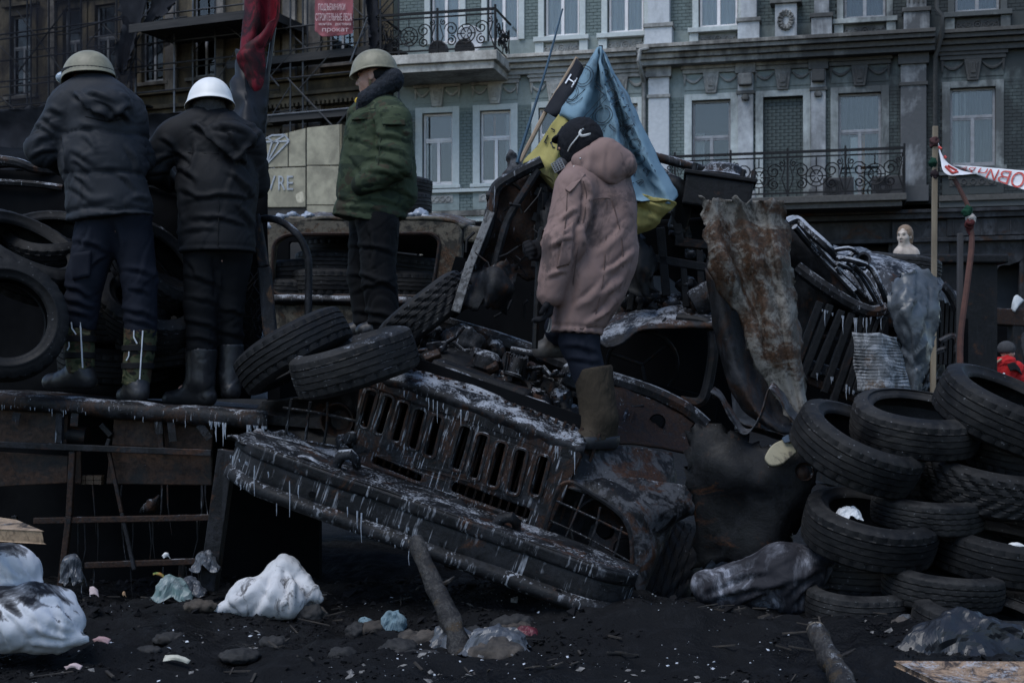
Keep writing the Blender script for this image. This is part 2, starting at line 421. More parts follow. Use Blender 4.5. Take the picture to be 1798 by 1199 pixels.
# ---------------------------------------------------------------- the ground
def ground_mat():
    t = NT('sooty_ground'); co = t.coord(1.0, gen='World'); n1 = t.noise(co, 1.1, 8, .68, .6); n2 = t.noise(co, 9, 7, .72); n3 = t.noise(co, 46, 5, .7)
    c = t.mix(t.ramp(n1, [(.38, 0.0), (.68, 1.0)]), (.0022,.0024,.003), (.006,.0063,.0075))
    c = t.mix(t.ramp(n2, [(.52, 0.0), (.72, 1.0)]), c, (.011,.0115,.0135))
    c = t.mix(t.ramp(n3, [(.73, 0.0), (.77, 1.0)]), c, (.26,.28,.31))          # specks of ice and ash
    rg = t.ramp(n1, [(.36, .26), (.56, .9)]); t.set(c, rg, Specular_IOR_Level=.16)
    t.bump(t.math('ADD', n2, t.math('MULTIPLY', n3, .5)), .9, .03); return t.m
M_ground = ground_mat()
def ground_z(x, y):
    P = np.stack([np.asarray(x, float), np.asarray(y, float), np.zeros(np.shape(x))], 1)
    z = .05*fbm(P*1.3, 3)+.04*fbm(P*5+3, 3)+.016*np.abs(pn(P*15+8))+.008*pn(P*31)
    def hill(cx, cy, r, h): return h*np.exp(-((P[:,0]-cx)**2+(P[:,1]-cy)**2)/(r*r))
    z = z + hill(-.4, 7.3, .5, .10)+hill(.3, 7.0, .4, .10)+hill(-1.6, 6.9, .6, .06)+hill(1.9, 6.0, .4, .06)+hill(.55, 6.45, .45, .12)+hill(1.4, 6.3, .6, .08)-.03
    return z
def gz(x, y): return float(ground_z([x], [y])[0])
xs = np.concatenate([[-400,-120,-40,-15,-8], np.arange(-4.2, 4.21, .032), [8,15,40,120,400]])
ys = np.concatenate([[-60,-10,2], np.arange(4.4, 10.0, .032), [11,13,17,25,40,60,120,400,800]])
XX, YY = np.meshgrid(xs, ys); ZZ = ground_z(XX.ravel(), YY.ravel()).reshape(XX.shape)
ZZ = np.where((np.abs(XX) > 4.2) | (YY > 10) | (YY < 4.4), -.03, ZZ)
me = bpy.data.meshes.new('ground'); nx = len(xs)
me.from_pydata(np.stack([XX.ravel(), YY.ravel(), ZZ.ravel()], 1).tolist(), [], [(j*nx+i, j*nx+i+1, (j+1)*nx+i+1, (j+1)*nx+i) for j in range(len(ys)-1) for i in range(nx-1)])
tag(link('ground', me, M_ground, None, True), 'black soot covered muddy ground strewn with ash and ice', None, None, 'structure')

# ---------------------------------------------------------------- the green townhouse
FG = Frame((0, 43, 0), -13.5)
def facade_mat(name, c1, c2, soot=0.5, rough=.8, burnx=4.4, streak=.5):
    t = NT(name); co = t.coord(1.0, rnd=False); n1 = t.noise(co, .9, 7, .65, .4); n2 = t.noise(t.coord(1.6, (1, 1, .22), rnd=False), 1, 6, .65, .5); n3 = t.noise(co, 9, 5, .7)
    c = t.mix(t.ramp(n3, [(.3, 0.0), (.7, 1.0)]), c1, c2)
    sp = t.n('ShaderNodeSeparateXYZ'); t.l(t.n('ShaderNodeTexCoord').outputs['Object'], sp.inputs[0])
    gx = t.n('ShaderNodeMapRange', clamp=True); gx.inputs[1].default_value = burnx-3; gx.inputs[2].default_value = burnx+8; gx.inputs[3].default_value = 0; gx.inputs[4].default_value = .46; t.l(sp.outputs[0], gx.inputs[0])
    gzn = t.n('ShaderNodeMapRange', clamp=True); gzn.inputs[1].default_value = 7.2; gzn.inputs[2].default_value = 5.2; gzn.inputs[3].default_value = 0; gzn.inputs[4].default_value = .4; t.l(sp.outputs[2], gzn.inputs[0])
    s_ = t.math('ADD', t.math('ADD', t.math('MULTIPLY', n1, .6), t.math('MULTIPLY', n2, streak)), t.math('ADD', gx.outputs[0], gzn.outputs[0]))
    m = t.ramp(s_, [(.80-.28*soot, 0.0), (.98-.15*soot, .75), (1.2-.15*soot, 1.0)])
    c = t.mix(t.math('MULTIPLY', m, .86), c, (.011,.0115,.0135))
    t.set(c, rough, Specular_IOR_Level=.25); t.bump(t.math('ADD', n3, n2), .25, .02); return t.m
M_brickg = facade_mat('green_glazed_brick', (.150,.190,.185), (.105,.135,.132), .40, .6)
M_wallg = facade_mat('green_render', (.24,.285,.28), (.19,.225,.22), .42)
M_mortar = facade_mat('dark_mortar', (.045,.06,.058), (.03,.04,.04), .5)
M_trim = facade_mat('pale_green_trim', (.50,.54,.535), (.40,.435,.43), .38)
M_orn = facade_mat('weathered_stucco', (.44,.44,.42), (.27,.27,.26), .58, streak=.7)
M_stain = facade_mat('crumbling_stone', (.55,.53,.49), (.3,.28,.25), .52, streak=.8)
M_pil = facade_mat('pale_grey_pilaster', (.50,.52,.54), (.41,.43,.45), .36)
M_iron = plain('black_wrought_iron', (.005,.0055,.0065), (.012,.012,.014), 6, .6, spec=.2)
def glass_mat(name, tint, refl=.9):
    t = NT(name); t.t.nodes.remove(t.b); tr = t.n('ShaderNodeBsdfTransparent'); tr.inputs[0].default_value = (*tint, 1)
    gl = t.n('ShaderNodeBsdfGlossy'); gl.inputs[0].default_value = (refl, refl*.93, refl*.86, 1); gl.inputs[1].default_value = .03
    fr = t.n('ShaderNodeFresnel'); fr.inputs[0].default_value = 1.7; mx = t.n('ShaderNodeMixShader'); t.l(fr.outputs[0], mx.inputs[0]); t.l(tr.outputs[0], mx.inputs[1]); t.l(gl.outputs[0], mx.inputs[2]); t.l(mx.outputs[0], t.out.inputs[0]); return t.m
M_glass = glass_mat('window_glass', (.88,.91,.92))
M_wframe = plain('white_window_frame', (.72,.70,.70), (.6,.58,.58), 5, .5)
M_bframe = plain('sooty_window_frame', (.27,.28,.30), (.17,.17,.18), 5, .5)
M_room = plain('unlit_room_dark', (.018,.022,.028), (.03,.034,.04), 1.5, .9)  # darkness of unlit interiors painted as a near-black colour
M_curt = plain('pale_curtain', (.86,.86,.85), (.74,.74,.73), 3, .9, stretch=(8,8,.3))
M_curtd = plain('grey_curtain', (.12,.135,.155), (.05,.06,.075), 3, .9, stretch=(8,8,.3))
M_curtg = plain('sheer_curtain', (.42,.43,.44), (.3,.31,.33), 3, .9, stretch=(8,8,.3))
M_orange = plain('orange_curtain', (.45,.16,.05), None, 3, .9)
house = thing('townhouse', 'green glazed brick townhouse with pale trim and balconies across the street', 'building', FG.M)
def fx(u, v=250, y=0): return FG.on(u, v, y).x
CURT_F = {}
def curtain_geo(x0, x1, z0, z1, y, n=22):
    m = MB(); p = [(x0+(x1-x0)*k/n, y+.02*math.sin(k*2.1)+.012*math.sin(k*.9)) for k in range(n+1)]
    v = [(x, yy, z0) for x, yy in p]+[(x, yy, z1) for x, yy in p]
    m.add(v, [(k, k+1, n+2+k, n+1+k) for k in range(n)]); return m
def window(par, x0, x1, z0, z1, ztr=None, fm=None, curt=None, y=.12, leaf=2, fw=.07, name='window'):
    fm = fm or M_wframe; m = MB(); d = .07
    m.box((x0, y, z0), (x0+fw, y+d, z1)); m.box((x1-fw, y, z0), (x1, y+d, z1)); m.box((x0+fw, y, z1-fw), (x1-fw, y+d, z1)); m.box((x0+fw, y, z0), (x1-fw, y+d, z0+fw))
    ztop = z1-fw
    if ztr: m.box((x0+fw, y-.01, ztr), (x1-fw, y+d, ztr+fw*1.2)); ztop = ztr
    for k in range(1, leaf):
        xm = x0+(x1-x0)*k/leaf; m.box((xm-fw*.7, y-.012, z0+fw), (xm+fw*.7, y+d-.002, ztop))
    # casement rails
    xs_ = [x0+fw]+[x0+(x1-x0)*k/leaf for k in range(1, leaf)]+[x1-fw]
    for a, b in zip(xs_[:-1], xs_[1:]):
        for zz in (z0+fw, ztop-.05): m.box((a, y+.008, zz), (b, y+d-.01, zz+.05))
    o = m.build(name, fm, par, bev=.006)
    zs = [(z0+fw, ztop)] + ([(ztr+fw*1.2, z1-fw)] if ztr else [])
    for i, (a, b) in enumerate(zs):
        ps = zip(xs_[:-1], xs_[1:]) if i == 0 else [(x0+fw, x1-fw)]
        for p, q in ps: MB().box((p, y+.03, a), (q, y+.036, b)).build('pane', M_glass, o)
    MB().box((x0-.04, y+.42, z0-.04), (x1+.04, y+.45, z1+.04)).build('room_backing', M_room, o)  # thin dark sheet stands in for the shade inside the room
    if curt: curtain_geo(x0+.03, x1-.03, z0+.03, z1-.03, y+(.085 if curt is M_curt else .14)).build('curtain', curt, o, True)
    return o
BW, BH, MO = .235, .098, .014
def brick_strip(par, x0, x1, z0, z1, y=-.012, mat=None, single=False, name='brick_courses'):
    mat = mat or M_brickg; m = MB(); row = 0; z = z0
    proto = None
    while z+BH <= z1+.02:
        x = x0 - (BW/2 if row % 2 else 0)
        while x < x1-.01:
            a, b = max(x, x0), min(x+BW-MO, x1)
            if b-a > .04:
                dy = random.uniform(-.004, .006)
                if single:
                    mm = MB().box((-.5, 0, 0), (.5, .045, BH-MO)) if proto is None else None
                    if proto is None: proto = mm.mesh('brick'); proto.materials.append(mat)
                    o = bpy.data.objects.new('brick', proto); C.objects.link(o); o.parent = par; o.location = ((a+b)/2, y+dy, z); o.scale = (b-a, 1, 1)
                else: m.box((a, y+dy, z), (b, y+.05, z+BH-MO))
            x += BW
        z += BH; row += 1
    if not single: tag(m.build(name, mat, par), kind='stuff')
def trimbox(par, name, lo, hi, mat=None, bev=.012): return MB().box(lo, hi).build(name, mat or M_trim, par, bev=bev)
# core: piers and spandrels behind everything
ZLO, ZHI = 6.55, 9.62           # first floor openings
US, UT = 11.72, 14.3            # second floor openings
XL, XR = fx(690, 250)+.02, fx(1990)
lowops = [(742,795),(843,897),(946,1001),(1060,1120),(1215,1283),(1340,1410),(1472,1547),(1668,1748),(1850,1925)]
upops = [(757,807),(857,910),(957,1017),(1068,1130),(1228,1295),(1482,1555),(1677,1755),(1855,1930)]
def opx(l, v): return [(fx(a, v), fx(b, v)) for a, b in l]
LO, UP = opx(lowops, 260), opx(upops, 40)
def piers(par, ops, z0, z1, mat, y0=0.0, y1=.6):
    e = [XL]+[q for o in ops for q in o]+[XR]
    for a, b in zip(e[0::2], e[1::2]): MB().box((a, y0, z0), (b, y1, z1)).build('wall_pier', mat, par)
piers(house, LO, 6.4, ZHI, M_mortar); piers(house, UP, US, UT, M_mortar)
MB().box((XL, 0, ZHI), (XR, .6, US)).build('wall', M_wallg, house)
MB().box((XL, 0, UT), (XR, .6, 17.5)).build('wall', M_wallg, house)
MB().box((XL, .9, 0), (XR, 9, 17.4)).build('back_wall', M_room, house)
def swag(x0, x1, z, y):   # hanging garland
    return [(x0+(x1-x0)*t/8, y, z-.17*math.sin(math.pi*t/8)) for t in range(9)]
def lintel(par, xc, hw, z):   # keystone with swags under a moulded hood
    trimbox(par, 'hood_mould', (xc-hw, -.16, z+.62), (xc+hw, 0, z+.76), M_orn); trimbox(par, 'hood_mould', (xc-hw+.05, -.11, z+.5), (xc+hw-.05, 0, z+.618), M_orn)
    k = MB().prism([(xc-.15, z-.1), (xc+.15, z-.1), (xc+.24, z+.5), (xc-.24, z+.5)], -.13, 0).build('keystone', M_orn, par, bev=.02)
    MB().prism([(xc-.09, z-.02), (xc+.09, z-.02), (xc+.15, z+.42), (xc-.15, z+.42)], -.16, -.132).build('mask', M_orn, k, bev=.012)
    m = MB()
    for q in range(5): m.tube([(xc-.1+q*.05, -.165, z+.38), (xc-.05+q*.025, -.185, z+.1)], .018, 5)
    m.build('mask_relief', M_orn, k, True)
    for s in (-1, 1):
        m = MB(); m.tube(swag(xc+s*.26, xc+s*(hw-.12), z+.42, -.05), [.02,.03,.04,.048,.05,.048,.04,.03,.02], 6)
        m.tube([(xc+s*(hw-.11), -.05, z+.48), (xc+s*(hw-.11), -.06, z+.18)], [.05,.02], 6); m.build('garland', M_orn, par, True)
    trimbox(par, 'frieze', (xc-hw+.1, -.02, z+.02), (xc+hw-.1, 0, z+.498), M_wallg)
def scroll_panel(par, x0, x1, z0, z1, y=-.05):
    trimbox(par, 'relief_panel', (x0, y, z0), (x1, 0, z1), M_orn, .006); m = MB(); xc, zc, r = (x0+x1)/2, (z0+z1)/2, (z1-z0)*.36
    ring = lambda cx, rr: [(cx+rr*math.cos(a*math.pi/6), y-.02, zc+rr*math.sin(a*math.pi/6)) for a in range(13)]
    m.tube(ring(xc, r), .022, 5); m.tube(ring(xc, r*.45), .02, 5)
    for s in (-1, 1):
        for q in range(3):
            cx = xc+s*(r*1.5+q*(x1-xc-r*1.6)/3+.08)
            m.tube([(cx+r*.8*(1-t/14)*math.cos(t*.75+q*2)*s, y-.015, zc+r*.85*(1-t/14)*math.sin(t*.75+q*2)) for t in range(13)], .018, 5)
    m.build('relief_scroll', M_orn, par, True)
# lower floor
kinds = ['w','w','w','w','door','blind','door','w','w']
for (x0, x1), kd in zip(LO, kinds):
    z0 = 7.42 if kd in 'w' else ZLO; tw = .22
    if kd == 'w': MB().box((x0, 0, 6.4), (x1, .6, z0)).build('wall_pier', M_wallg, house)
    fm = M_wframe if x1 < 4.2 else M_bframe
    if kd == 'blind':
        MB().box((x0, .2, 6.4), (x1, .6, ZHI)).build('wall_pier', M_mortar, house)
        bl = bpy.data.objects.new('blind_window', MB().box((x0, .17, 6.45), (x1, .198, ZHI)).mesh()); C.objects.link(bl); bl.data.materials.append(M_mortar); bl.parent = house
        brick_strip(bl, x0, x1, ZLO, ZHI, .15, single=True)
    else:
        window(house, x0, x1, z0, ZHI, z0+(ZHI-z0)*(.62 if kd == 'w' else .64), fm, (M_curtd if x0 > 9.5 else None) if kd == 'w' else (M_curtd if x0 > 7 else None))
    for s, xx in ((-1, x0), (1, x1)):
        a, b = sorted((xx, xx+s*tw)); trimbox(house, 'window_surround', (a, -.06, z0-.02), (b, .1, ZHI+.18), M_trim)
    trimbox(house, 'window_surround', (x0, -.06, ZHI), (x1, .1, ZHI+.18), M_trim)
    lintel(house, (x0+x1)/2, (x1-x0)/2+tw+.1, ZHI+.28)
    if kd == 'w':
        trimbox(house, 'window_sill', (x0-tw-.06, -.18, z0-.13), (x1+tw+.06, .1, z0-.022), M_trim)
        trimbox(house, 'apron', (x0-tw, -.05, 6.62), (x1+tw, 0, z0-.132), M_wallg); 
        mm = MB(); xa, xb = x0-.02, x1+.02; mm.box((xa, -.07, 6.86), (xb, -.052, 7.10)); ap = mm.build('relief_panel', M_orn, house)
        mm = MB()
        for q in range(5):
            cx = xa+.14+(xb-xa-.28)*q/4; mm.tube([(cx+.075*math.cos(a*math.pi/5), -.08, 6.98+.075*math.sin(a*math.pi/5)) for a in range(11)], .02, 5)
        mm.build('rosette', M_orn, ap, True)
MB().box((x0, .17, 7.9), (x0+.3, .19, 8.9)).build('curtain', M_orange, house) if 0 else None
for wi, a0, a1, cm in ((0, .0, .28, M_curt), (1, .32, .5, M_orange), (1, .72, 1.0, M_curt), (2, .0, 1.0, M_curtd), (3, .6, 1.0, M_curt), (4, .0, .35, M_curt), (7, .0, .4, M_curt)):
    xa_, xb_ = LO[wi]; curtain_geo(xa_+(xb_-xa_)*a0+.05, xa_+(xb_-xa_)*a1-.05, 7.5 if kinds[wi] == 'w' else 6.7, ZHI-.1 if wi % 2 else 8.7, .26, 8).build('half_drawn_curtain', M_curtg if cm is M_curt else cm, house, True)
xo = LO[6]; MB().box((xo[0]+.58, .22, ZLO+.1), (xo[0]+.74, .24, 8.5)).build('orange_curtain', M_orange, house)
MB().box((xo[0]+.34, .22, ZLO+.1), (xo[0]+.57, .24, 8.4)).build('white_curtain', M_curt, house)
# brick strips on the piers, lower floor
e = [XL]+[q for o in LO for q in o]+[XR]; tw = .22
strips = [(e[2*i]+(tw if i else .25), e[2*i+1]-tw) for i in range(len(e)//2)]
pil = [(1140,1176),(1296,1323),(1424,1450),(1581,1626)]
PX = [(fx(a, 230), fx(b, 230)) for a, b in pil]
for a, b in strips:
    if b-a > .12: brick_strip(house, a, b, 6.62 if a < 6 else 6.6, ZHI+.2)
for i, (a, b) in enumerate(PX):
    d = -.2 if i in (0, 3) else -.14
    p = MB().box((a, d, 6.45), (b, 0, 10.62)).build('pilaster', M_pil, house, bev=.015)
    trimbox(p, 'capital', (a-.07, d-.08, 10.32), (b+.07, 0, 10.62), M_orn); trimbox(p, 'neck_mould', (a-.04, d-.045, 9.72), (b+.04, 0, 9.82), M_orn)
    if i in (1, 2):
        trimbox(p, 'bracket', (a+.02, d-.2, 9.95), (b-.02, d-.002, 10.3), M_orn, .04)
        MB().lathe([(0,-.1),(.1,-.08),(.12,0),(.09,.06),(0,.08)], Matrix.Translation(((a+b)/2, d-.03, 9.62)), 10).build('boss', M_orn, p, True)
    trimbox(p, 'plinth', (a-.06, d-.06, 6.45), (b+.06, 0, 6.9), M_pil)
# cornices and string courses (each breaks forward over the middle bays)
xb0, xb1 = fx(1125, 100), fx(1640, 100)
for nm, z0, z1, d, mt in (('string_course', 10.62, 10.78, .22, M_orn), ('string_course', 10.782, 10.93, .34, M_stain), ('cornice', 10.932, 11.05, .5, M_orn), ('cornice', 11.052, 11.16, .58, M_stain)):
    for a, b, ex in ((XL, xb0-.05, 0), (xb0, xb1, .28), (xb1+.12, XR, 0)):
        trimbox(house, nm, (a, -d-ex, z0), (b, 0, z1), mt)
for a, b in ((XL, xb0-.05), (xb1+.12, XR)): trimbox(house, 'string_course', (a, -.16, 7.16), (b, -.05, 7.27), M_trim); trimbox(house, 'string_course', (a, -.3, 6.42), (b, -.0, 6.58), M_stain); trimbox(house, 'string_course', (a, -.22, 6.25), (b, 0, 6.418), M_trim)
# upper floor
for i, (x0, x1) in enumerate(UP):
    bal = i < 2; z0 = 10.95 if bal else US
    if bal: MB().box((x0, .0, 10.9), (x1, .6, 10.99)).build('wall_pier', M_wallg, house)
    window(house, x0, x1, US, UT, UT-.6, M_wframe if i < 5 else M_bframe, M_curt if i < 5 else M_curtd)
    for s, xx in ((-1, x0), (1, x1)):
        a, b = sorted((xx+s*.02, xx+s*.2)); trimbox(house, 'window_surround', (a, -.07, US), (b, .1, UT), M_trim)
    if not bal:
        trimbox(house, 'window_sill', (x0-.32, -.22, US-.14), (x1+.32, .1, US-.002), M_trim)
        for s, xx in ((-1, x0-.28), (1, x1+.02)): trimbox(house, 'pedestal', (xx, -.14, 11.165), (xx+.26, 0, US-.142), M_trim)
        scroll_panel(house, x0+.03, x1-.03, 11.2, US-.2)
e = [XL]+[q for o in UP for q in o]+[XR]
for i in range(len(e)//2):
    a, b = e[2*i]+.2, e[2*i+1]-.2
    if b-a > .12: brick_strip(house, a, b, US, UT)
for i, (u0, u1) in enumerate([(1140,1178),(1302,1330),(1430,1456),(1591,1626)]):
    a, b = fx(u0, 40), fx(u1, 40); p = MB().box((a, -.34, 11.165), (b, 0, 15)).build('pilaster', M_pil, house, bev=.015)
    trimbox(p, 'plinth', (a-.08, -.42, 11.17), (b+.08, 0, 11.78), M_pil); trimbox(p, 'base_mould', (a-.12, -.47, 11.74), (b+.12, 0, 11.86), M_orn)
    if i == 3:
        for q in range(4):
            xx = a+(b-a)*(q+.6)/4.4; trimbox(p, 'flute', (xx-.02, -.36, 12.0), (xx+.02, -.342, 15), M_orn, .004)
# crest pedestal
a, b = fx(1362, 60), fx(1400, 60); ped = trimbox(house, 'crest_pedestal', (a, -.4, 11.165), (b, 0, 12.2), M_pil)
trimbox(ped, 'pedestal_cap', (a-.14, -.5, 12.2), (b+.14, 0, 12.32), M_orn); trimbox(ped, 'pedestal_cap', (a-.07, -.45, 12.325), (b+.07, 0, 12.42), M_orn)
m = MB(); xc = (a+b)/2
for q in range(14):
    an = q*math.pi*2/14; m.tube([(xc+.1*math.cos(an), -.41, 11.72+.14*math.sin(an)), (xc+.2*math.cos(an), -.46, 11.72+.26*math.sin(an)), (xc+.24*math.cos(an+.2), -.42, 11.72+.3*math.sin(an+.2))], [.045,.05,.02], 5)
m.build('crest', M_orn, ped, True)
MB().lathe([(.0,0),(.16,.02),(.2,.1),(.08,.2),(.1,.3),(.22,.5),(.2,.7),(0,.8)], Matrix.Translation((xc, -.22, 12.42)), 14).build('urn', M_orn, ped, True)
# drainpipes
for u, zt, off in ((1642, 15, -.12),):
    x = fx(u, 250, -.1); m = MB(); m.tube([(x, -.75, 15), (x, -.75, 11.7), (x+.15, -.72, 11.5), (x+.15, -.6, 11.0), (x, -.2, 10.5), (x, -.12, 3.2)], .065, 8); m.build('drainpipe', M_orn, house, True)
x = fx(1127, 130, -.5); m = MB(); m.tube([(x+.25, -.8, 11.05), (x, -.85, 11.0), (x-.05, -.85, 10.7), (x+.0, -.6, 10.4), (x+.0, -.12, 10.2), (x+.0, -.12, 6.3)], .06, 8); m.build('drainpipe', M_orn, house, True)
# balconies
def spiral(cx, cz, r, t0, turns, y, s=1, n=16): return [(cx+s*r*(1-.82*k/n)*math.cos(t0+turns*2*math.pi*k/n), y, cz+r*(1-.82*k/n)*math.sin(t0+turns*2*math.pi*k/n)) for k in range(n+1)]
def iron_panel(L, H):
    m = MB(); t = .02
    for q in range(2):
        pass
    for s in (-1, 1):
        m.tube(spiral(s*L*.26, H*.62, H*.24, 0, 1.6, 0, s), t, 4); m.tube(spiral(s*L*.26, H*.24, H*.18, 1.5, 1.6, 0, s), t, 4)
        m.tube([(s*L*.48, 0, 0), (s*L*.40, 0, H*.4), (s*L*.46, 0, H*.8)], t, 4); m.tube(spiral(s*L*.4, H*.86, H*.1, 2, 1.3, 0, -s), t*.9, 4)
    m.tube([(H*.3*math.cos(a*math.pi/10), 0, H*.45+H*.3*math.sin(a*math.pi/10)) for a in range(21)], t, 4)
    m.tube([(H*.18*math.cos(a*math.pi/8), 0, H*.45+H*.18*math.sin(a*math.pi/8)) for a in range(17)], t, 4)
    for q in range(6):
        an = q*math.pi/3; m.tube([(H*.05*math.cos(an), 0, H*.45+H*.05*math.sin(an)), (H*.3*math.cos(an), 0, H*.45+H*.3*math.sin(an))], t*.9, 4)
    m.tube([(0, 0, H*.75), (0, 0, H)], t, 4); m.tube([(0, 0, 0), (0, 0, H*.15)], t, 4)
    return m.mesh('scroll_panel')
def balcony(par, x0, x1, zs, th, dep, hr, npan, slabm, under=None):
    sl_ = MB().box((x0, -dep, zs-th*.55), (x1, -.0, zs)).build('balcony_slab', slabm, par, bev=.02)
    trimbox(sl_, 'slab_mould', (x0+.12, -dep+.12, zs-th), (x1-.12, 0, zs-th*.552), slabm)
    r = bpy.data.objects.new('railing', MB().bar((x0+.06, -dep+.06, zs+hr), (x1-.06, -dep+.06, zs+hr), .075, .07).bar((x0+.06, -dep+.06, zs+.1), (x1-.06, -dep+.06, zs+.1), .045, .045).bar((x0+.06, -dep+.06, zs+hr-.14), (x1-.06, -dep+.06, zs+hr-.14), .04, .04)
        .bar((x1-.06, -dep+.06, zs+hr), (x1-.06, 0, zs+hr), .055, .045).bar((x1-.06, -dep+.06, zs+.1), (x1-.06, 0, zs+.1), .03, .03).bar((x0+.06, -dep+.06, zs+hr), (x0+.06, 0, zs+hr), .055, .045).bar((x0+.06, -dep+.06, zs+.1), (x0+.06, 0, zs+.1), .03, .03).mesh('railing')); C.objects.link(r); r.parent = par; r.data.materials.append(M_iron)
    L = (x1-x0-.12)/npan; pm = iron_panel(L, hr-.3); pm.materials.append(M_iron)
    for k in range(npan):
        o = bpy.data.objects.new('scroll_panel', pm); C.objects.link(o); o.parent = r; o.location = (x0+.06+L*(k+.5), -dep+.06, zs+.13)
    for k in range(npan+1):
        MB().box((x0+.06+L*k-.028, -dep+.03, zs), (x0+.06+L*k+.028, -dep+.088, zs+hr+.12)).build('post', M_iron, r)
    pe = iron_panel(dep-.15, hr-.3); pe.materials.append(M_iron)
    for xx in (x0+.06, x1-.06):
        o = bpy.data.objects.new('scroll_panel', pe); C.objects.link(o); o.parent = r; o.location = (xx, -dep/2, zs+.13); o.rotation_euler = (0, 0, R(90))
    return r
balcony(house, fx(1085, 330, -1.5), fx(1592, 330, -1.5), 6.52, .34, 1.55, 1.24, 5, M_stain)
balcony(house, fx(665, 110, -1.9), fx(873, 90, -1.9), 10.98, .5, 1.95, 1.2, 2, M_stain)
# ground floor: burnt shop fronts
M_burnt = charred('burnt_shopfront', rust=.12, frost=.0, scale=1.2, greyamt=.6, base=(.012,.013,.016), grey=(.045,.048,.055))
gops = [(fx(1335, 450), fx(1560, 450)), (fx(1672, 450), fx(1790, 450)), (fx(1000, 450), fx(1240, 450)), (fx(740, 450), fx(940, 450))]
e = sorted([XL, XR]+[q for o in gops for q in o])
for a, b in zip(e[0::2], e[1::2]): MB().box((a, 0, 0), (b, .6, 6.25)).build('shop_pier', M_burnt, house, bev=.02); trimbox(house, 'shop_pilaster', (a+.1, -.12, 0), (b-.1, 0, 5.9), M_burnt)
MB().box((XL, 0, 5.35), (XR, .602, 6.25)).build('shop_lintel', M_burnt, house)
for q, (z0, z1, d) in enumerate(((5.3,5.42,.25),(5.95,6.1,.32),(6.102,6.2,.42))): trimbox(house, 'fascia_mould', (xb1-4.5, -d, z0), (XR, 0, z1), M_burnt)
trimbox(house, 'fascia_board', (fx(1662, 400), -.2, 5.45), (XR, 0, 5.93), M_burnt)
m = MB()
for k in range(14):
    x = fx(1672, 420)+k*.38; m.box((x, -.24, 5.46), (x+.03, -.2, 5.92))
tag(m.build('fascia_battens', M_burnt, house), kind='stuff')
xa, xb = gops[1]; n = 34; top = [(xa+(xb+2.5-xa)*k/n, 4.75+.22*float(pn([[k*.37, 1.5, 0]])[0])-.25*math.sin(k/n*7)**2) for k in range(n+1)]
MB().prism([(xa-.1, 5.36), (xb+2.5, 5.36)]+top[::-1], -.02, .02).build('torn_sheeting', M_burnt, house)
a, b = fx(745, 395, -.6), fx(862, 395, -.6); aw = MB().box((a, -.9, 5.75), (b, -.1, 6.0)).build('shop_awning', M_stain, house, bev=.02)
m = MB()
for k in range(26): m.tube([(a+(b-a)*k/26, -.93, 5.7), (a+(b-a)*k/26, -.93, 5.2)], .04, 5)
tag(m.build('awning_ribs', plain('cream_awning', (.45,.41,.33), (.3,.28,.24), 4), aw, True), kind='stuff')
# things standing on the balconies
M_ac = plain('sooty_plastic_box', (.02,.021,.025), (.04,.04,.045), 4, .6)
def ac_unit(x, y, z, label, wd=.85, h=.6):
    t = thing('air_conditioner', label, 'air conditioner', FG.M @ Matrix.Translation((x, y, z)), 'air conditioners on the balconies')
    MB().box((-wd/2, -.17, 0), (wd/2, .17, h)).build('casing', M_ac, t, bev=.02)
    g = MB()
    for q in (.08,.13,.18,.23): g.tube([(-.12+q*math.cos(a*math.pi/8), -.18, h/2+q*math.sin(a*math.pi/8)) for a in range(17)], .008, 4)
    g.build('fan_grille', M_iron, t)
ac_unit(fx(1472, 340, -.6), -.55, 6.525, 'dark boxy air conditioner behind railing below orange curtained door')
ac_unit(fx(1558, 340, -.6), -.55, 6.525, 'dark boxy air conditioner at the right end of lower balcony')
M_bsteel = plain('dull_white_dish', (.5,.52,.54), (.35,.37,.4), 4, .4)
t = thing('satellite_dish', 'round pale satellite dish behind the upper balcony railing', 'satellite dish', FG.M @ Matrix.Translation((fx(823, 80, -.7), -.7, 10.99)))
Md = Matrix.Translation((0, 0, .62)) @ Matrix.Rotation(R(82), 4, 'X')
MB().lathe([(.0,-.1),(.2,-.08),(.42,0),(.46,.03),(.44,.035),(.4,.01),(.2,-.06),(0,-.08)], Md, 24).build('reflector', M_bsteel, t, True)
MB().tube([(0, .05, 0), (0, .08, .55)], .03, 6).tube([(0, -.05, .2), (0, -.42, .5)], .012, 5).build('mast', M_iron, t)
def drum(u, z, label, r=.29):
    t = thing('fan_drum', label, 'fan', FG.M @ Matrix.Translation((fx(u, 100, -1), -1.0, 10.985)), 'dark drums on the upper balcony')
    Md = Matrix.Translation((0, 0, r+.01)) @ Matrix.Rotation(R(90), 4, 'X')
    MB().lathe([(0,-.12),(r-.03,-.12),(r,-.09),(r,.1),(r-.03,.12),(r-.05,.1),(0,.08)], Md, 22).build('drum', M_ac, t, True)
    g = MB()
    for q in range(4): g.tube([(-(r-.05), -.125, r+(q-1.5)*.1), (r-.05, -.125, r+(q-1.5)*.1)], .008, 4)
    g.build('grille', M_iron, t)
drum(770, 0, 'round black fan drum below left upper balcony door'); drum(816, 0, 'round black fan drum in front of the satellite dish')

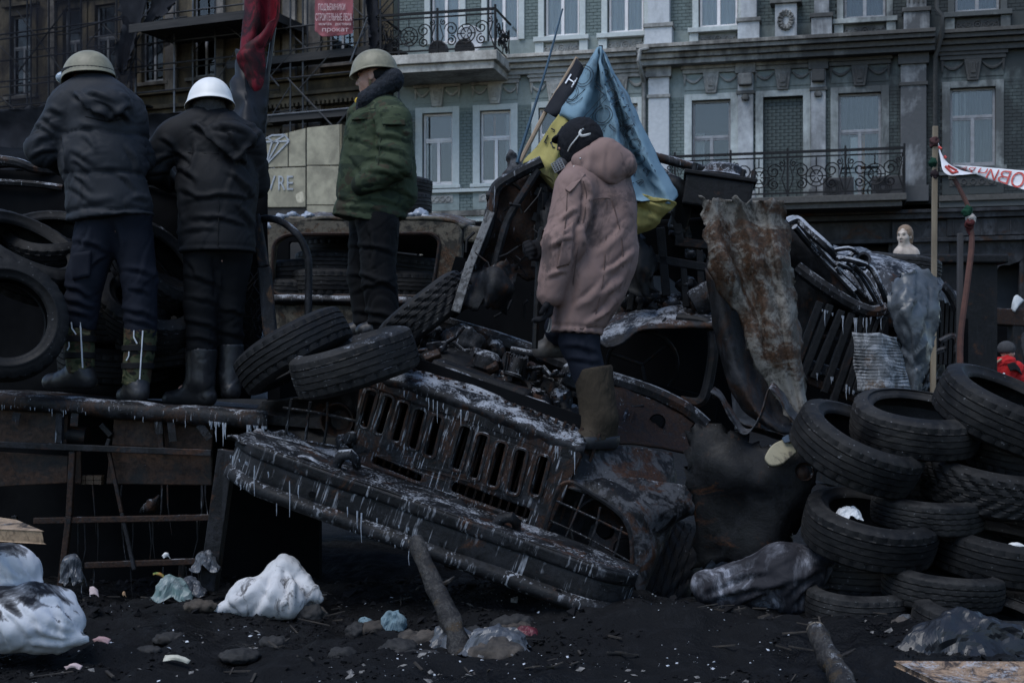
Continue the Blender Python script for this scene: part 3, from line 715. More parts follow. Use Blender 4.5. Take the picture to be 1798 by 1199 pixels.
# ---------------------------------------------------------------- the scaffolded ochre building
j = FG.w(FG.on(690, 250, 0)); FL = Frame((j.x, j.y, 0), -23)
def lx(u, v=150, y=0): return FL.on(u, v, y).x
M_och = facade_mat('ochre_render', (.22,.175,.105), (.13,.105,.07), 1.35, burnx=60, streak=.95)
M_ochw = facade_mat('pale_ochre_pilaster', (.34,.31,.28), (.2,.185,.17), 1.2, burnx=60, streak=.95)
M_ochd = facade_mat('scorched_render', (.06,.055,.05), (.035,.033,.032), .8, burnx=60)
och = thing('scaffolded_building', 'soot blackened ochre building wrapped in scaffolding', 'building', FL.M)
def lz(v, u): return FL.on(u, v, 0).z
lops = [(20,58),(112,146),(168,204),(250,288),(340,378),(470,484),(576,622)]
LO2 = [(lx(a), lx(b)) for a, b in lops]; xl = lx(-160)
zA0, zA1 = 6.9, 9.3; zB0, zB1 = 11.4, 14.2
e = [xl]+[q for o in LO2 for q in o]+[0]
for (z0, z1) in ((zA0, zA1), (zB0, zB1)):
    for a, b in zip(e[0::2], e[1::2]): MB().box((a, 0, z0), (b, .5, z1)).build('wall_pier', M_och, och)
for z0, z1, mt in ((0, zA0, M_ochd), (zA1, zB0, M_och), (zB1, 18, M_och)): MB().box((xl, 0, z0), (0, .5, z1)).build('wall', mt, och)
for i, (x0, x1) in enumerate(LO2):
    for z0, z1 in ((zA0, zA1), (zB0, zB1)):
        dark = (i in (2,) and z0 > 10)
        window(och, x0, x1, z0, z1, z0+(z1-z0)*.6, M_bframe, None if dark else (M_curt if (z0 > 10 and i in (0, 3)) else M_curtd), fw=.06)
        for s, xx in ((-1, x0), (1, x1)):
            a, b = sorted((xx, xx+s*.2)); trimbox(och, 'window_surround', (a, -.06, z0), (b, .06, z1+.2), M_och)
        trimbox(och, 'window_surround', (x0, -.06, z1), (x1, .06, z1+.2), M_och); trimbox(och, 'window_hood', (x0-.3, -.2, z1+.3), (x1+.3, 0, z1+.42), M_och); trimbox(och, 'window_sill', (x0-.25, -.16, z0-.12), (x1+.25, .06, z0-.002), M_ochw)
        m = MB()
        for s in (-1, 1): m.tube([(x, -.06, z) for x, _, z in spiral((x0+x1)/2+s*.16, z1+.62, .15, 0, 1.2, 0, s, 10)], .025, 5)
        m.build('hood_relief', M_och, och, True)
for u0, u1 in ((88,100),(216,232),(294,314),(384,396),(430,448),(500,522),(536,566),(640,664)):
    a, b = lx(u0), lx(u1); p = MB().box((a, -.14, 6.4), (b, 0, 10.2)).build('pilaster', M_ochw, och, bev=.01); trimbox(p, 'capital', (a-.06, -.2, 9.95), (b+.06, 0, 10.2), M_ochw)
    MB().box((a, -.14, 11.0), (b, 0, 15)).build('pilaster', M_ochw, och, bev=.01)
for z0, z1, d in ((10.2,10.4,.3),(10.402,10.52,.45),(10.95,11.05,.25),(6.3,6.45,.25)): trimbox(och, 'cornice', (xl, -d, z0), (0, 0, z1), M_och)
m = MB()
for k in range(120): m.box((-.2-k*.16, -.42, 10.08), (-.12-k*.16, -.15, 10.2))
tag(m.build('dentils', M_och, och), kind='stuff')
brick_strip(och, lx(630), -.05, 6.6, 10.0, mat=M_och)
# hoarding with a worn sign
M_board = plain('khaki_board', (.33,.305,.225), (.19,.175,.13), 1.6, .75, .25, 9, lo=.38, hi=.62)
M_silver = plain('brushed_lettering', (.36,.375,.40), (.2,.21,.23), 5, .4, metallic=.2)
HF = Frame(FL.w((0, -1.8, 0)), -23)
hx = lambda u, v: HF.on(u, v, 0)
hd = thing('hoarding', 'khaki panelled sign hoarding with diamond emblem and silver letters', 'hoarding', HF.M)
bn = [(432,538,292,368,None),(540,598,291,351,None),(540,598,352,380,None)]
def hpoly(name, pts, y0=-.03, y1=.03): return MB().prism([(hx(u, v).x, hx(u, v).z) for u, v in pts], y0, y1).build(name, M_board, hd, bev=.012)
hpoly('panel', [(405,365),(537,364),(537,294),(405,299)]); hpoly('panel', [(405,297),(506,293),(506,234),(405,257)]); hpoly('panel', [(508,293),(537,292),(537,226),(508,233)], -.028, .03)
hpoly('panel', [(539.5,360),(597,360),(597,292),(539.5,292)]); hpoly('panel', [(539.5,290.5),(597,290),(597,219),(539.5,225)]); hpoly('panel', [(539.5,382),(597,382),(597,361.5),(539.5,361.5)])
p = hx(598, 300); MB().box((p.x, -.03, 5.9), (p.x+.05, 1.5, hx(598, 219).z)).build('side_panel', plain('brown_board', (.2,.17,.11)), hd)
p = hx(404, 300); q = hx(598, 372); MB().box((p.x, .035, .0), (q.x, .2, q.z+.3)).build('support', M_ochd, hd)
def lay_text(s, frame, u0, v0, u1, v1, par, name, mat, y=-.05, d=.02, shear=0.0):
    """raised lettering filling the pixel box, on the frame's plane"""
    V, fs = text_geo(s); a, b = V.min(0), V.max(0); P0, P1, P2 = frame.on(u0, v1, y), frame.on(u1, v1, y), frame.on(u0, v0, y)
    k = (V-a)/(b-a); pts = [tuple(P0+(P1-P0)*float(x)+(P2-P0)*float(z)) for x, z in k]
    m = MB(); m.add(pts, fs); o = link(name, m.mesh(name), mat, par); md = o.modifiers.new('t', 'SOLIDIFY'); md.thickness = d; md.offset = 0; return o
for ch, a, b in (('L',395,408),('O',412,436),('U',448,466),('V',467,484),('R',489,501),('E',504,515)): lay_text(ch, HF, a, 309+(.0 if a > 440 else 1), b, 334, hd, 'letter', M_silver)
m = MB(); dp = lambda u, v: HF.on(u, v, -.045)
for a, b in (((466,244),(478,238)),((478,238),(500,237)),((500,237),(508,248)),((508,248),(466,291)),((466,291),(452,250)),((452,250),(466,244)),((452,250),(508,248)),((478,250),(466,291)),((490,249),(466,291)),((470,242),(480,250)),((480,250),(500,238))):
    m.bar(dp(*a), dp(*b), .05, .03, (0,1,0))
m.build('diamond_emblem', M_silver, hd)
lay_text('ORIENT', HF, 405, 344, 512, 351, hd, 'small_lettering', M_ochd) if 0 else None
MB().prism([tuple(hx(u, v).xz) for u, v in rpoly([(519,342),(533,335),(536,355),(523,358)], 6)], -.034, -.03).build('patch', plain('cream_patch', (.55,.5,.38)), hd)
# ---- scaffolding: standards, ledgers, braces, decks
SF = Frame(FL.w((0, -1.3, 0)), -23); sx = lambda u, v=150: SF.on(u, v, 0).x; sz = lambda u, v: SF.on(u, v, 0).z
M_pole = plain('sooty_scaffold_tube', (.010,.011,.014), (.028,.03,.035), 3, .45); M_deck = plain('charred_deck_board', (.012,.012,.013), (.03,.029,.029), 3, .8, stretch=(.3,4,4))
M_polel = plain('grey_scaffold_tube', (.13,.14,.16), (.07,.075,.085), 3, .45)
sc = thing('scaffolding', 'blackened tube scaffolding with plank decks on ochre building', 'scaffolding', SF.M)
def pole(a, b, r=.03, mat=None, nm='tube'): return MB().tube([a, b], r, 6).build(nm, mat or M_pole, sc, True)
U_ = [-95,-40,18,48,86,142,205,238,306,378,510,532,640,700]
for k, u in enumerate(U_):
    for y in ((0, 1.0) if k % 2 == 0 else (0,)):
        pole((sx(u), y, 3.2 if k < 10 else 5.5), (sx(u), y, 15.5), .03, M_polel if u in (238, 306) else None, 'standard')
for lv in (7.05, 7.9, 8.9, 9.6, 10.75, 11.6, 12.3, 13.2):
    full = lv < 11
    pole((sx(-150), -.04, lv), (sx(690 if lv not in (8.9,) else 420), -.04, lv), .026, None, 'ledger'); 
    if lv in (7.9, 9.6, 11.6): pole((sx(-150), 1.0, lv+.1), (sx(690), 1.0, lv+.1), .026, None, 'ledger')
for (u0, v0, u1, v1, mt) in ((505,138,625,265,None),(490,152,440,90,None),(205,140,246,60,M_polel),(222,150,240,85,M_polel),(380,30,435,75,None),(625,215,660,265,None),(470,203,620,190,M_polel),(615,110,650,20,M_polel),(30,20,120,140,None),(60,240,160,110,None),(0,70,110,55,None),(120,10,30,130,None),(0,170,90,250,None),(120,55,250,20,None),(590,222,640,160,None)):
    a, b = SF.on(u0, v0, -.08), SF.on(u1, v1, -.08); pole(a, b, .028, mt, 'brace')
rs = random.Random(5)
for k in range(60):
    u = rs.uniform(-60, 660); v = rs.uniform(-10, 250); L_ = rs.choice((40, 60, 90)); sl_ = rs.choice((0, 0, 0, .9, -.9, 1.3)); a, b = SF.on(u, v, rs.choice((-.05, .5, 1.0))), None
    b = a+Vector((L_/55., 0, sl_*L_/55.)); 
    if a.z > 7 or u < 420: pole(a, b, .022, M_polel if k % 7 == 0 else None, 'brace')
def deck(u0, u1, z, dep=1.0, n=4, lab=None):
    for q in range(n):
        y0 = .02+q*dep/n; MB().box((sx(u0)+random.uniform(-.05,.05), y0, z), (sx(u1)+random.uniform(-.05,.05), y0+dep/n-.02, z+.05)).build('plank', M_deck, sc)
    MB().box((sx(u0), -.06, z-.12), (sx(u1), -.012, z+.12)).build('toe_board', M_deck, sc)
deck(-150, 60, 9.2); deck(60, 240, 10.45); deck(455, 690, 9.55); deck(400, 690, 11.35); deck(-150, 96, 7.25); deck(40, 235, 7.75)
# big loading platform
z = SF.on(370, 38, -.8).z; a, b = SF.on(232, 50, -1).x, SF.on(470, 50, -1).x
for q in range(6): MB().box((a, -1.1+q*.4, z), (b, -1.1+q*.4+.38, z+.06)).build('plank', M_deck, sc)
MB().box((a, -1.16, z-.16), (b, -1.105, z+.10)).build('toe_board', M_deck, sc); MB().box((b, -1.1, z-.16), (b+.06, 1.3, z+.10)).build('toe_board', M_deck, sc)
# ---- torn black netting and tarpaulins hanging on the scaffolding
M_net = cloth('black_debris_netting', (.012,.013,.017), (.022,.024,.03), 2, .9)
def hang(name, pts, label, cat='netting', mat=None, crumple=.08, cs=1.5, seed=1, fr=SF, y=-.2, n=8, ragged=.15, thick=.01, group=None):
    g = [[fr.w(fr.on(u, v, y+(yy if len(p_) > 2 else 0))) for p_ in r for (u, v, *rest) in [p_] for yy in [rest[0] if rest else 0]] for r in pts]
    return tag(patch(name, g, mat or M_net, None, n=n, thick=thick, crumple=crumple, cs=cs, seed=seed, ragged=ragged), label, cat, group)
hang('netting', [[(-20,195),(40,190),(105,182),(200,198),(260,200),(345,192)],[(-20,240,.3),(40,235,.3),(105,230,.2),(200,238,.3),(260,232,.4),(345,228,.2)],[(-20,300),(40,300,.3),(105,300),(200,300,.3),(260,300),(345,300,.2)]], 'black debris netting sagging behind the two men on the left', seed=3, y=-1.2)
hang('netting', [[(205,-20),(235,-20),(262,-20)],[(215,30,.2),(238,32,.1),(250,30)],[(205,75),(228,80,.3),(236,78)],[(206,120),(214,130,.2),(224,118)]], 'torn strip of black netting draped beside the loading platform', seed=5, y=-.6)
hang('netting', [[(262,-20),(300,-20),(322,-20)],[(262,20,.2),(285,10,.1),(308,4)],[(240,52),(262,40,.2),(280,30)]], 'black netting swagged across the upper window by the platform', seed=6, y=-.5)
hang('netting', [[(640,-20),(652,-20,.2),(662,-20)],[(644,25),(652,25,.25),(664,25)],[(648,55),(654,58,.2),(665,55)],[(650,84),(656,88,.2),(664,84)]], 'narrow rolled black netting hanging above the green coated man', seed=8, y=-.5)
t_ = NT('semi_open_netting'); t_.t.nodes.remove(t_.b); tr_ = t_.n('ShaderNodeBsdfTransparent'); df_ = t_.n('ShaderNodeBsdfDiffuse'); df_.inputs[0].default_value = (.012,.013,.017,1); mx_ = t_.n('ShaderNodeMixShader')
t_.l(t_.ramp(t_.noise(t_.coord(1.2, rnd=False), 1, 5, .6, .6), [(.35, .3), (.65, .85)]), mx_.inputs[0]); t_.l(tr_.outputs[0], mx_.inputs[1]); t_.l(df_.outputs[0], mx_.inputs[2]); t_.l(mx_.outputs[0], t_.out.inputs[0])
hang('netting', [[(-40,-60),(60,-60,.2),(150,-60),(236,-60,.2)],[(-40,40,.2),(60,30),(150,40,.2),(236,30)],[(-40,110),(60,120,.2),(150,110),(236,125)],[(-40,200,.2),(60,205),(150,200,.2),(238,190)]], 'see through black netting added to darken scaffolding in the upper left corner', mat=t_.m, seed=12, y=-.45, thick=0)  # extra sheet added to dim this corner
hang('netting', [[(205,60),(240,62,.2),(300,66)],[(205,100,.2),(240,95),(290,85,.2)],[(208,150),(232,140,.2),(262,110)]], 'see through black netting hanging under the loading platform', mat=t_.m, seed=14, y=-.45, thick=0)
# ---- red rental banner on the scaffolding
M_ban = cloth('faded_red_banner', (.27,.09,.105), (.19,.07,.08), 1.5, .7); M_wht = plain('faded_white_print', (.55,.42,.42), (.48,.33,.34), 4, .8)
BF = Frame(SF.w((0, -.35, 0)), -20)
ban = thing('banner', 'faded red advertising banner with white lettering tied to scaffolding', 'banner', BF.M)
g = [[BF.on(u, v, .06*math.sin(u*.35+v*.1)) for u in (553,564,576,588,600,612,620)] for v in (-60,-30,0,20,40,55)]; g.append([BF.on(u, v, 0) for u, v in ((556,56),(564,64),(576,65),(588,64),(600,63),(612,61),(619,59))])
patch('sheet', g, M_ban, ban, n=4, thick=.012)
for s, u0, v0, u1, v1 in (('ПОДЪЕМНИКИ',559,7,606,21),('СТРОИТЕЛЬНЫЕ ЛЕСА',554,24,618,37),('АРЕНДА',562,-18,600,-1),('монтаж   доставка',560,41,616,46),('прокат',566,50,612,58)):
    lay_text(s, BF, u0, v0, u1, v1, ban, 'lettering', M_wht, -.085, .01)
# ---------------------------------------------------------------- wreck materials
M_char = charred('charred_steel', rust=.25, frost=.16, scale=6)
M_black = charred('sooty_steel', rust=.06, frost=.12, scale=6, greyamt=.3, base=(.003,.0033,.004), grey=(.011,.0118,.014))
M_frosty = charred('iced_steel', rust=.2, frost=.6, scale=8, drip=.5)
M_bump = charred('iced_bumper', rust=.1, frost=.28, scale=6, drip=.74, base=(.005,.0056,.0068), grey=(.016,.0175,.021))
M_rusty = charred('rusted_steel', rust=.85, frost=.2, scale=7, drip=.3, rustc=(.028,.0135,.008))
M_grille = charred('rusted_grille_steel', rust=.5, frost=.40, scale=9, drip=.7, rustc=(.034,.0165,.0105), base=(.005,.0055,.0065))
M_ash = charred('ash_grey_steel', rust=.35, frost=.25, scale=6, greyamt=1.0, grey=(.052,.054,.060), drip=.3)
M_tan = charred('scorched_tan_paint', base=(.03,.027,.022), grey=(.105,.092,.07), greyamt=1.0, rust=.35, rustc=(.07,.038,.02), frost=.33, scale=5)
M_panel = charred('flaking_grey_brown_paint', base=(.045,.040,.034), grey=(.155,.148,.134), greyamt=.95, rust=.5, rustc=(.05,.027,.015), frost=.12, scale=4, bump=.8)
M_rime = charred('thick_rime', rust=.0, frost=1.15, scale=7)
M_ice = plain('grey_ice', (.34,.37,.42), (.18,.20,.23), 30, .25, .5, 80, spec=.5)
M_void = plain('soot_void_shade', (.003,.0033,.004), (.006,.0065,.0075), 3, .95, spec=.05)  # soot black that also paints the shade inside hollows and voids
def lump(name, prims, mat, par, h=.015, amp=.012, sc=14, seed=0):
    return solid(name, prims, mat, par, h, disp=lambda v: amp*fbm(v*sc+seed, 3))
def icicles(par, fr, pts, y, n=30, mx=.12, name='icicles', r=.008):
    m = MB(); ps = crv([fr.on(u, v, y) for u, v in pts], 8); I = fr.I3 @ Vector((0, 0, -1))
    for k in range(n):
        t = random.random()*(len(ps)-1.001); i = int(t); p = ps[i].lerp(ps[i+1], t-i); L = mx*random.random()**3.2*.8+.006
        p = p + Vector((0, random.uniform(-.012, .0), 0)); m.tube([p-I*.01, p+I*L*.5+Vector((random.uniform(-1,1)*.004, 0, 0)), p+I*L], [r*random.uniform(.35,.9), r*.4, .0008], 5)
    return tag(m.build(name, M_ice, par, True), kind='stuff')
# ---------------------------------------------------------------- the burnt truck in the middle
FT = Frame(at(838, 728, 7.0), -10, 19, 2)
truck = thing('burnt_truck', 'burnt out truck with slotted grille tipped on its side across the barricade', 'truck', FT.M)
T = FT.on
def t2(u, v, y=0): p = T(u, v, y); return (p.x, p.z)
def slot(u0, v0, u1, v1, w):
    a, b = Vector(t2(u0, v0)), Vector(t2(u1, v1)); d = (a-b).normalized(); n = Vector((-d.y, d.x))*w/2
    return rpoly([a+n, b+n, b-n, a-n], w*.42, 4)
tops = [(656,684,638,752),(684,694,665,764),(712,705,694,777),(741,717,723,790),(771,729,752,802),(821,747,799,826),(851,761,830,842),(883,775,863,856),(918,788,899,868),(957,799,938,871)]
holes = [slot(a, b, c, d, .052) for a, b, c, d in tops] + [slot(652,806,742,842,.055), slot(790,853,932,905,.07)]
outer = rpoly([t2(640,655), t2(1024,792), t2(948,958), t2(616,815)], .05, 4)
def gcurve(v):
    q = v.copy(); q[:, 1] += .10*np.clip((v[:, 2]-.0), -.4, .4)**2*1.0 + .012*fbm(v*4, 2); return q
plate('grille', outer, holes, .014, M_grille, truck, 0, .009, gcurve)
for (a, b, c, d) in tops:      # raised rims of the slots
    m = MB(); s = slot(a, b, c, d, .066); m.tube([(x, -.016+.1*min(.16, z*z), z) for x, z in s+[s[0]]], .008, 5, False); m.build('slot_rim', M_grille, truck, True)
m = MB()
for k in range(26): x = t2(650, 700)[0]+k*.045; m.box((x, .11, -.42), (x+.012, .15, .1))
tag(m.build('radiator_core', M_rusty, truck), kind='stuff')
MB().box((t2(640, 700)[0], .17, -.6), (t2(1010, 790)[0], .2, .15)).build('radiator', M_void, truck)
# rounded top of the grille with ice
patch('grille_top', [[T(636,672,-.005),T(740,698,-.008),T(838,733,-.01),T(930,770,-.008),T(1022,805,-.005)],[T(640,656,-.02),T(742,682,-.03),T(840,717,-.03),T(932,752,-.03),T(1026,790,-.02)],[T(655,648,.04),T(748,668,.05),T(845,700,.05),T(936,737,.05),T(1028,775,.04)],[T(690,640,.2),T(765,655,.2),T(850,684,.2),T(930,716,.2),T(1010,748,.2)]], M_frosty, truck, 6, .008, .012, 9, 2)
patch('radiator_cover', [[T(700,650,.21),T(770,662,.21),T(850,690,.21),T(930,722,.21),T(1005,752,.21)],[T(716,640,.26),T(775,652,.27),T(850,678,.28),T(930,708,.27),T(1000,738,.26)],[T(730,638,.36),T(785,652,.36),T(855,675,.36),T(930,700,.36),T(990,728,.36)]], M_frosty, truck, 6, .01, .02, 7, 4)
MB().bar(T(862,700,.18), T(895,712,.18), .05, .02, (0,0,1)).build('latch', M_black, truck, bev=.006)
icicles(truck, FT, [(645,672),(740,698),(838,733),(930,770),(1020,800)], -.03, 16, .12, r=.005)
# bumper: a pressed channel, swept across the front
prof = [(.34,.035),(.2,.03),(.02,.024),(.008,.02),(.0,.008),(.0,-.005),(.004,-.045),(.016,-.055),(.018,-.06),(.018,-.175),(.016,-.18),(-.004,-.195),(-.016,-.21),(-.018,-.235),(-.008,-.255),(.02,-.265),(.08,-.258)]
xa, xb = T(402,770,-.42).x, T(1112,1024,-.42).x; za, zb = T(402,772,-.42).z, T(1112,1022,-.42).z
cols = np.linspace(0, 1, 26); g = []
for dy, dz in prof:
    row = []
    for t in cols:
        e_ = max(0, abs(t-.5)*2-.8)/.2; x = xa+(xb-xa)*t; z = za+(zb-za)*t
        row.append(Vector((x, -.42+dy*(1-.5*e_*(dy > .1))+.10*e_*e_+.008*math.sin(t*19), z+dz*.82*(1-.12*e_))))
    g.append(row)
patch('bumper', g, M_bump, truck, 3, .008, .005, 4, 9)
b_ = truck.children[-1]
for u, v in ((548,868),(842,1006),(980,1040)): MB().lathe([(0,0),(.017,0),(.017,.003),(0,.003)], Matrix.Translation(T(u, v, -.428)) @ Matrix.Rotation(R(90), 4, 'X'), 12).build('bolt_hole', M_void, b_)
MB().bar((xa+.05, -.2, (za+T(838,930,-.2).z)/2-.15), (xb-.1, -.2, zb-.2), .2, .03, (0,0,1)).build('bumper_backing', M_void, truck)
icicles(truck, FT, [(402,800),(470,830),(560,870),(640,905),(720,930)], -.435, 16, .2, r=.006); icicles(truck, FT, [(410,848),(520,894),(640,938),(760,980)], -.425, 14, .08, r=.005)
patch('bumper_deck', [[T(405,768,-.38),T(500,800,-.38),T(600,842,-.38),T(700,880,-.38)],[T(400,768,-.25),T(500,792,-.25),T(600,826,-.25),T(700,862,-.25)],[T(440,765,-.08),T(520,785,-.08),T(610,812,-.06),T(690,845,-.06)],[T(470,755,.1),T(540,775,.1),T(620,800,.08),T(680,830,.06)]], M_frosty, truck, 7, .01, .028, 9, 5)
patch('bumper_deck', [[T(700,882,-.38),T(830,930,-.38),T(960,978,-.38),T(1095,1022,-.38)],[T(700,862,-.2),T(830,912,-.2),T(960,962,-.2),T(1095,1006,-.2)],[T(700,850,-.03),T(820,895,-.03),T(950,945,-.02),T(1085,990,-.02)]], M_char, truck, 7, .01, .016, 8, 6)
for u, v in ((588,820),(868,930)):
    p = T(u, v, -.3); m = MB(); m.tube([p+Vector((0,.02,-.07)), p+Vector((0,.0,.02)), p+Vector((.02,-.02,.07)), p+Vector((.06,-.03,.09)), p+Vector((.09,-.01,.07)), p+Vector((.10,.02,.03))], [.032,.03,.028,.026,.024,.02], 10); m.build('tow_hook', M_frosty if u < 700 else M_char, truck, True)
m = MB(); q = [T(u, v, -.16) for u, v in ((768,905),(776,885),(800,880),(815,890),(822,912),(815,930))]; m.tube(crv(q, 4), .016, 7); m.build('tow_loop', M_char, truck, True)
plate('mounting_bracket', rpoly([t2(660,850,-.1), t2(745,885,-.1), t2(775,915,-.1), t2(690,885,-.1)], .03), [rpoly([t2(708,872,-.1), t2(745,890,-.1), t2(752,903,-.1), t2(715,888,-.1)], .015)], .02, M_char, truck, -.1)
# left headlight bay: crushed, wired and iced
for gpts, sd in (([[T(462,705,.35),T(530,696,.32),T(600,684,.25),T(648,664,.1)],[T(440,735,.3),T(520,730,.38),T(600,730,.34),T(640,720,.14)],[T(452,768,.1),T(530,782,.22),T(600,796,.2),T(625,800,.1)],[T(470,800,.0),T(540,812,.0),T(590,820,.0),T(630,826,.02)]], 3),):
    patch('fender', gpts, M_black, truck, 7, .012, .03, 7, sd)
MB().lathe([(.0,-.06),(.05,-.05),(.075,-.01),(.082,.01),(.09,.012),(.092,-.01)], Matrix.Translation(T(592,738,.18)) @ Matrix.Rotation(R(90), 4, 'X'), 20).build('headlight', M_rusty, truck, True)
def wires(name, par, fr, lines, y, r, mat):
    for l in lines: MB().tube(crv([fr.on(*(p if len(p) == 3 else (*p, y))) for p in l], 5), r, 6).build(name, mat, par, True)
wires('headlight_guard', truck, FT, [[(497,716),(560,725),(620,738),(638,742)],[(478,762),(540,775),(600,786),(632,790)],[(512,700),(505,740),(500,775)],[(545,705),(540,740),(536,778)],[(575,706),(574,745),(568,782)]], .08, .008, M_frosty)
for k in range(9):
    u, v = random.uniform(585,645), random.uniform(765,830); p = T(u, v, random.uniform(-.05,.08)); lump('molten_lump', [('e', 0, p, (.04*random.uniform(.6,1.3), .04, .035*random.uniform(.6,1.2)))], M_frosty, truck, .012, .02, 22, k)
# right headlight bay
patch('headlight_panel', [[T(978,850,.02),T(1030,852,.05),T(1090,885,.05),T(1125,930,.03)],[T(965,895,.1),T(1030,900,.16),T(1085,925,.16),T(1122,970,.06)],[T(955,945,.05),T(1020,960,.1),T(1075,985,.1),T(1118,1018,.05)],[T(950,962,-.04),T(1020,985,-.04),T(1075,1010,-.04),T(1112,1030,-.03)]], M_char, truck, 6, .01, .012, 7, 8)
hl = MB().lathe([(.0,-.12),(.05,-.11),(.10,-.08),(.135,-.03),(.15,.0),(.158,.018),(.168,.02),(.174,.0),(.17,-.03)], Matrix.Translation(T(1062,930,.06)) @ Matrix.Rotation(R(90), 4, 'X'), 30).build('headlight', M_char, truck, True)
MB().lathe([(0,.015),(.03,.015),(.045,.0),(.05,-.03)], Matrix.Translation(T(1062,932,.15)) @ Matrix.Rotation(R(90), 4, 'X'), 20).build('lamp_socket', M_void, hl, True)
MB().lathe([(0,.02),(.045,.02),(.055,-.002),(.062,0)], Matrix.Translation(T(1098,965,.06)) @ Matrix.Rotation(R(90), 4, 'X'), 18).build('side_lamp_hole', M_void, truck, True)
wires('headlight_guard', truck, FT, [[(983,852),(1004,847),(1040,868),(1086,900),(1106,935),(1110,985),(1107,1022)],[(1107,1022),(1030,985),(952,944)],[(952,944),(966,895),(983,852)]], -.04, .012, M_char)
wires('guard_wire', truck, FT, [[(975,878),(1040,908),(1102,938)],[(962,912),(1035,946),(1106,986)],[(1025,868),(1010,905),(988,955)],[(1054,890),(1045,930),(1028,975)],[(1092,925),(1082,965),(1064,1000)]], -.035, .006, M_frosty)
patch('fender', [[T(990,838,.03),T(1060,838,.12),T(1130,842,.22),T(1190,850,.34),T(1232,872,.44)],[T(985,850,.0),T(1060,862,.02),T(1130,870,.12),T(1185,878,.24),T(1237,886,.38)],[T(1030,862,-.01),T(1090,893,-.01),T(1140,900,.06),T(1185,902,.2),T(1226,898,.36)],[T(1085,898,-.01),T(1118,940,0),T(1142,945,.06),T(1165,930,.18),T(1195,912,.32)],[T(1108,950,-.01),T(1128,985,.0),T(1142,985,.05),T(1158,965,.15),T(1172,935,.28)],[T(1112,1020,-.01),T(1122,1045,.0),T(1132,1030,.05),T(1146,1000,.14),T(1158,965,.25)]], M_ash, truck, 6, .012, .014, 6, 11)
patch('fender_top', [[T(1022,786,.12),T(1090,784,.3),T(1150,790,.5),T(1178,796,.6)],[T(1005,815,.06),T(1080,815,.2),T(1150,818,.4),T(1183,826,.52)],[T(988,846,.02),T(1070,850,.1),T(1150,852,.3),T(1186,850,.46)]], M_ash, truck, 6, .01, .016, 7, 13)
tyre_mats = {}
# engine bay
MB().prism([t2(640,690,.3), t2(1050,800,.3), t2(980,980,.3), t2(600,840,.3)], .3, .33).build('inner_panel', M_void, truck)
patch('engine_floor', [[T(650,650,.3),T(800,690,.3),T(1010,770,.3)],[T(700,640,.6),T(840,690,.6),T(1050,760,.6)],[T(740,620,.98),T(880,680,.98),T(1080,740,.98)]], M_black, truck, 7, .01, .05, 9, 17)
patch('firewall', [[T(745,572,.98),T(830,592,.98),T(920,622,.98),T(1010,655,.98)],[T(748,610,.96),T(830,630,.96),T(920,665,.96),T(1005,700,.96)],[T(752,660,.95),T(830,690,.95),T(920,720,.95),T(1000,760,.95)]], M_char, truck, 6, .01, .012, 8, 19)
m = MB(); pts = [T(u, v, .93) for u, v in ((690,585),(742,563),(830,583),(920,612),(1005,646),(1080,668),(1150,692),(1205,720),(1238,748))]
m.tube(crv(pts, 6), [.05]*49 if 0 else .045, 8); m.build('cowl', M_frosty, truck, True)
patch('cowl_shelf', [[T(742,560,.92),T(830,578,.92),T(920,606,.92),T(1005,640,.92)],[T(752,572,1.15),T(840,590,1.15),T(925,617,1.15),T(1008,650,1.15)]], M_black, truck, 8, .02, .012, 9, 20)
patch('inner_wing', [[T(1010,665,.85),T(1080,680,.85),T(1150,705,.88),T(1232,752,.9)],[T(1040,715,.7),T(1090,720,.72),T(1150,735,.78),T(1228,775,.85)],[T(1070,780,.45),T(1100,780,.5),T(1150,785,.6),T(1215,800,.75)]], M_rusty, truck, 6, .01, .014, 7, 21)
MB().lathe([(0,0),(.032,0),(.04,-.008),(.045,0)], Matrix.Translation(T(1154,741,.74)) @ Matrix.Rotation(R(80), 4, 'X'), 16).build('wing_hole', M_void, truck)
MB().lathe([(0,0),(.03,0),(.036,-.02),(.04,0)], Matrix.Translation(T(944,644,.93)) @ Matrix.Rotation(R(80), 4, 'X'), 16).build('pipe_stub', M_frosty, truck, True)
# engine pieces
def P_(u, v, y): return T(u, v, y)
MB().lathe([(0,.045),(.05,.04),(.10,.02),(.135,-.02),(.14,-.05),(.12,-.06)], Matrix.Translation(P_(925,705,.5)) @ Matrix.Rotation(R(38), 4, 'X') @ Matrix.Rotation(R(-10), 4, 'Y'), 26).build('air_filter_dome', M_frosty, truck, True)
MB().lathe([(0,.05),(.02,.05),(.16,.03),(.2,.0),(.2,-.015),(.1,-.03),(.1,-.1),(0,-.1)], Matrix.Translation(P_(800,628,.7)) @ Matrix.Rotation(R(-8), 4, 'Y') @ Matrix.Rotation(R(8), 4, 'X'), 26).build('carburettor_plate', M_black, truck, True)
MB().lathe([(0,.07),(.04,.07),(.075,.04),(.08,-.02),(.05,-.05)], Matrix.Translation(P_(855,640,.62)), 18).build('filter_cup', M_frosty, truck, True)
lump('battery', [('c', 0, P_(795,600,.8), P_(830,606,.8), .07, .075), ('e', .03, P_(815,585,.8), (.08,.06,.05))], M_frosty, truck, .014, .018, 16, 4)
fin = MB(); c0 = P_(905,641,.6)
for k in range(8): fin.cbox(c0+Vector((-.05+k*.0145, 0, -.01*0)), (.006, .09, .11), (0, -10, 0))
fin.cbox(c0, (.11,.07,.09), (0,-10,0)); fin.tube([c0+Vector((-.05,0,.07)), c0+Vector((.09,0,.09))], .018, 8); fin.tube([c0+Vector((-.06,0,-.07)), c0+Vector((.05,0,-.06))], .02, 8)
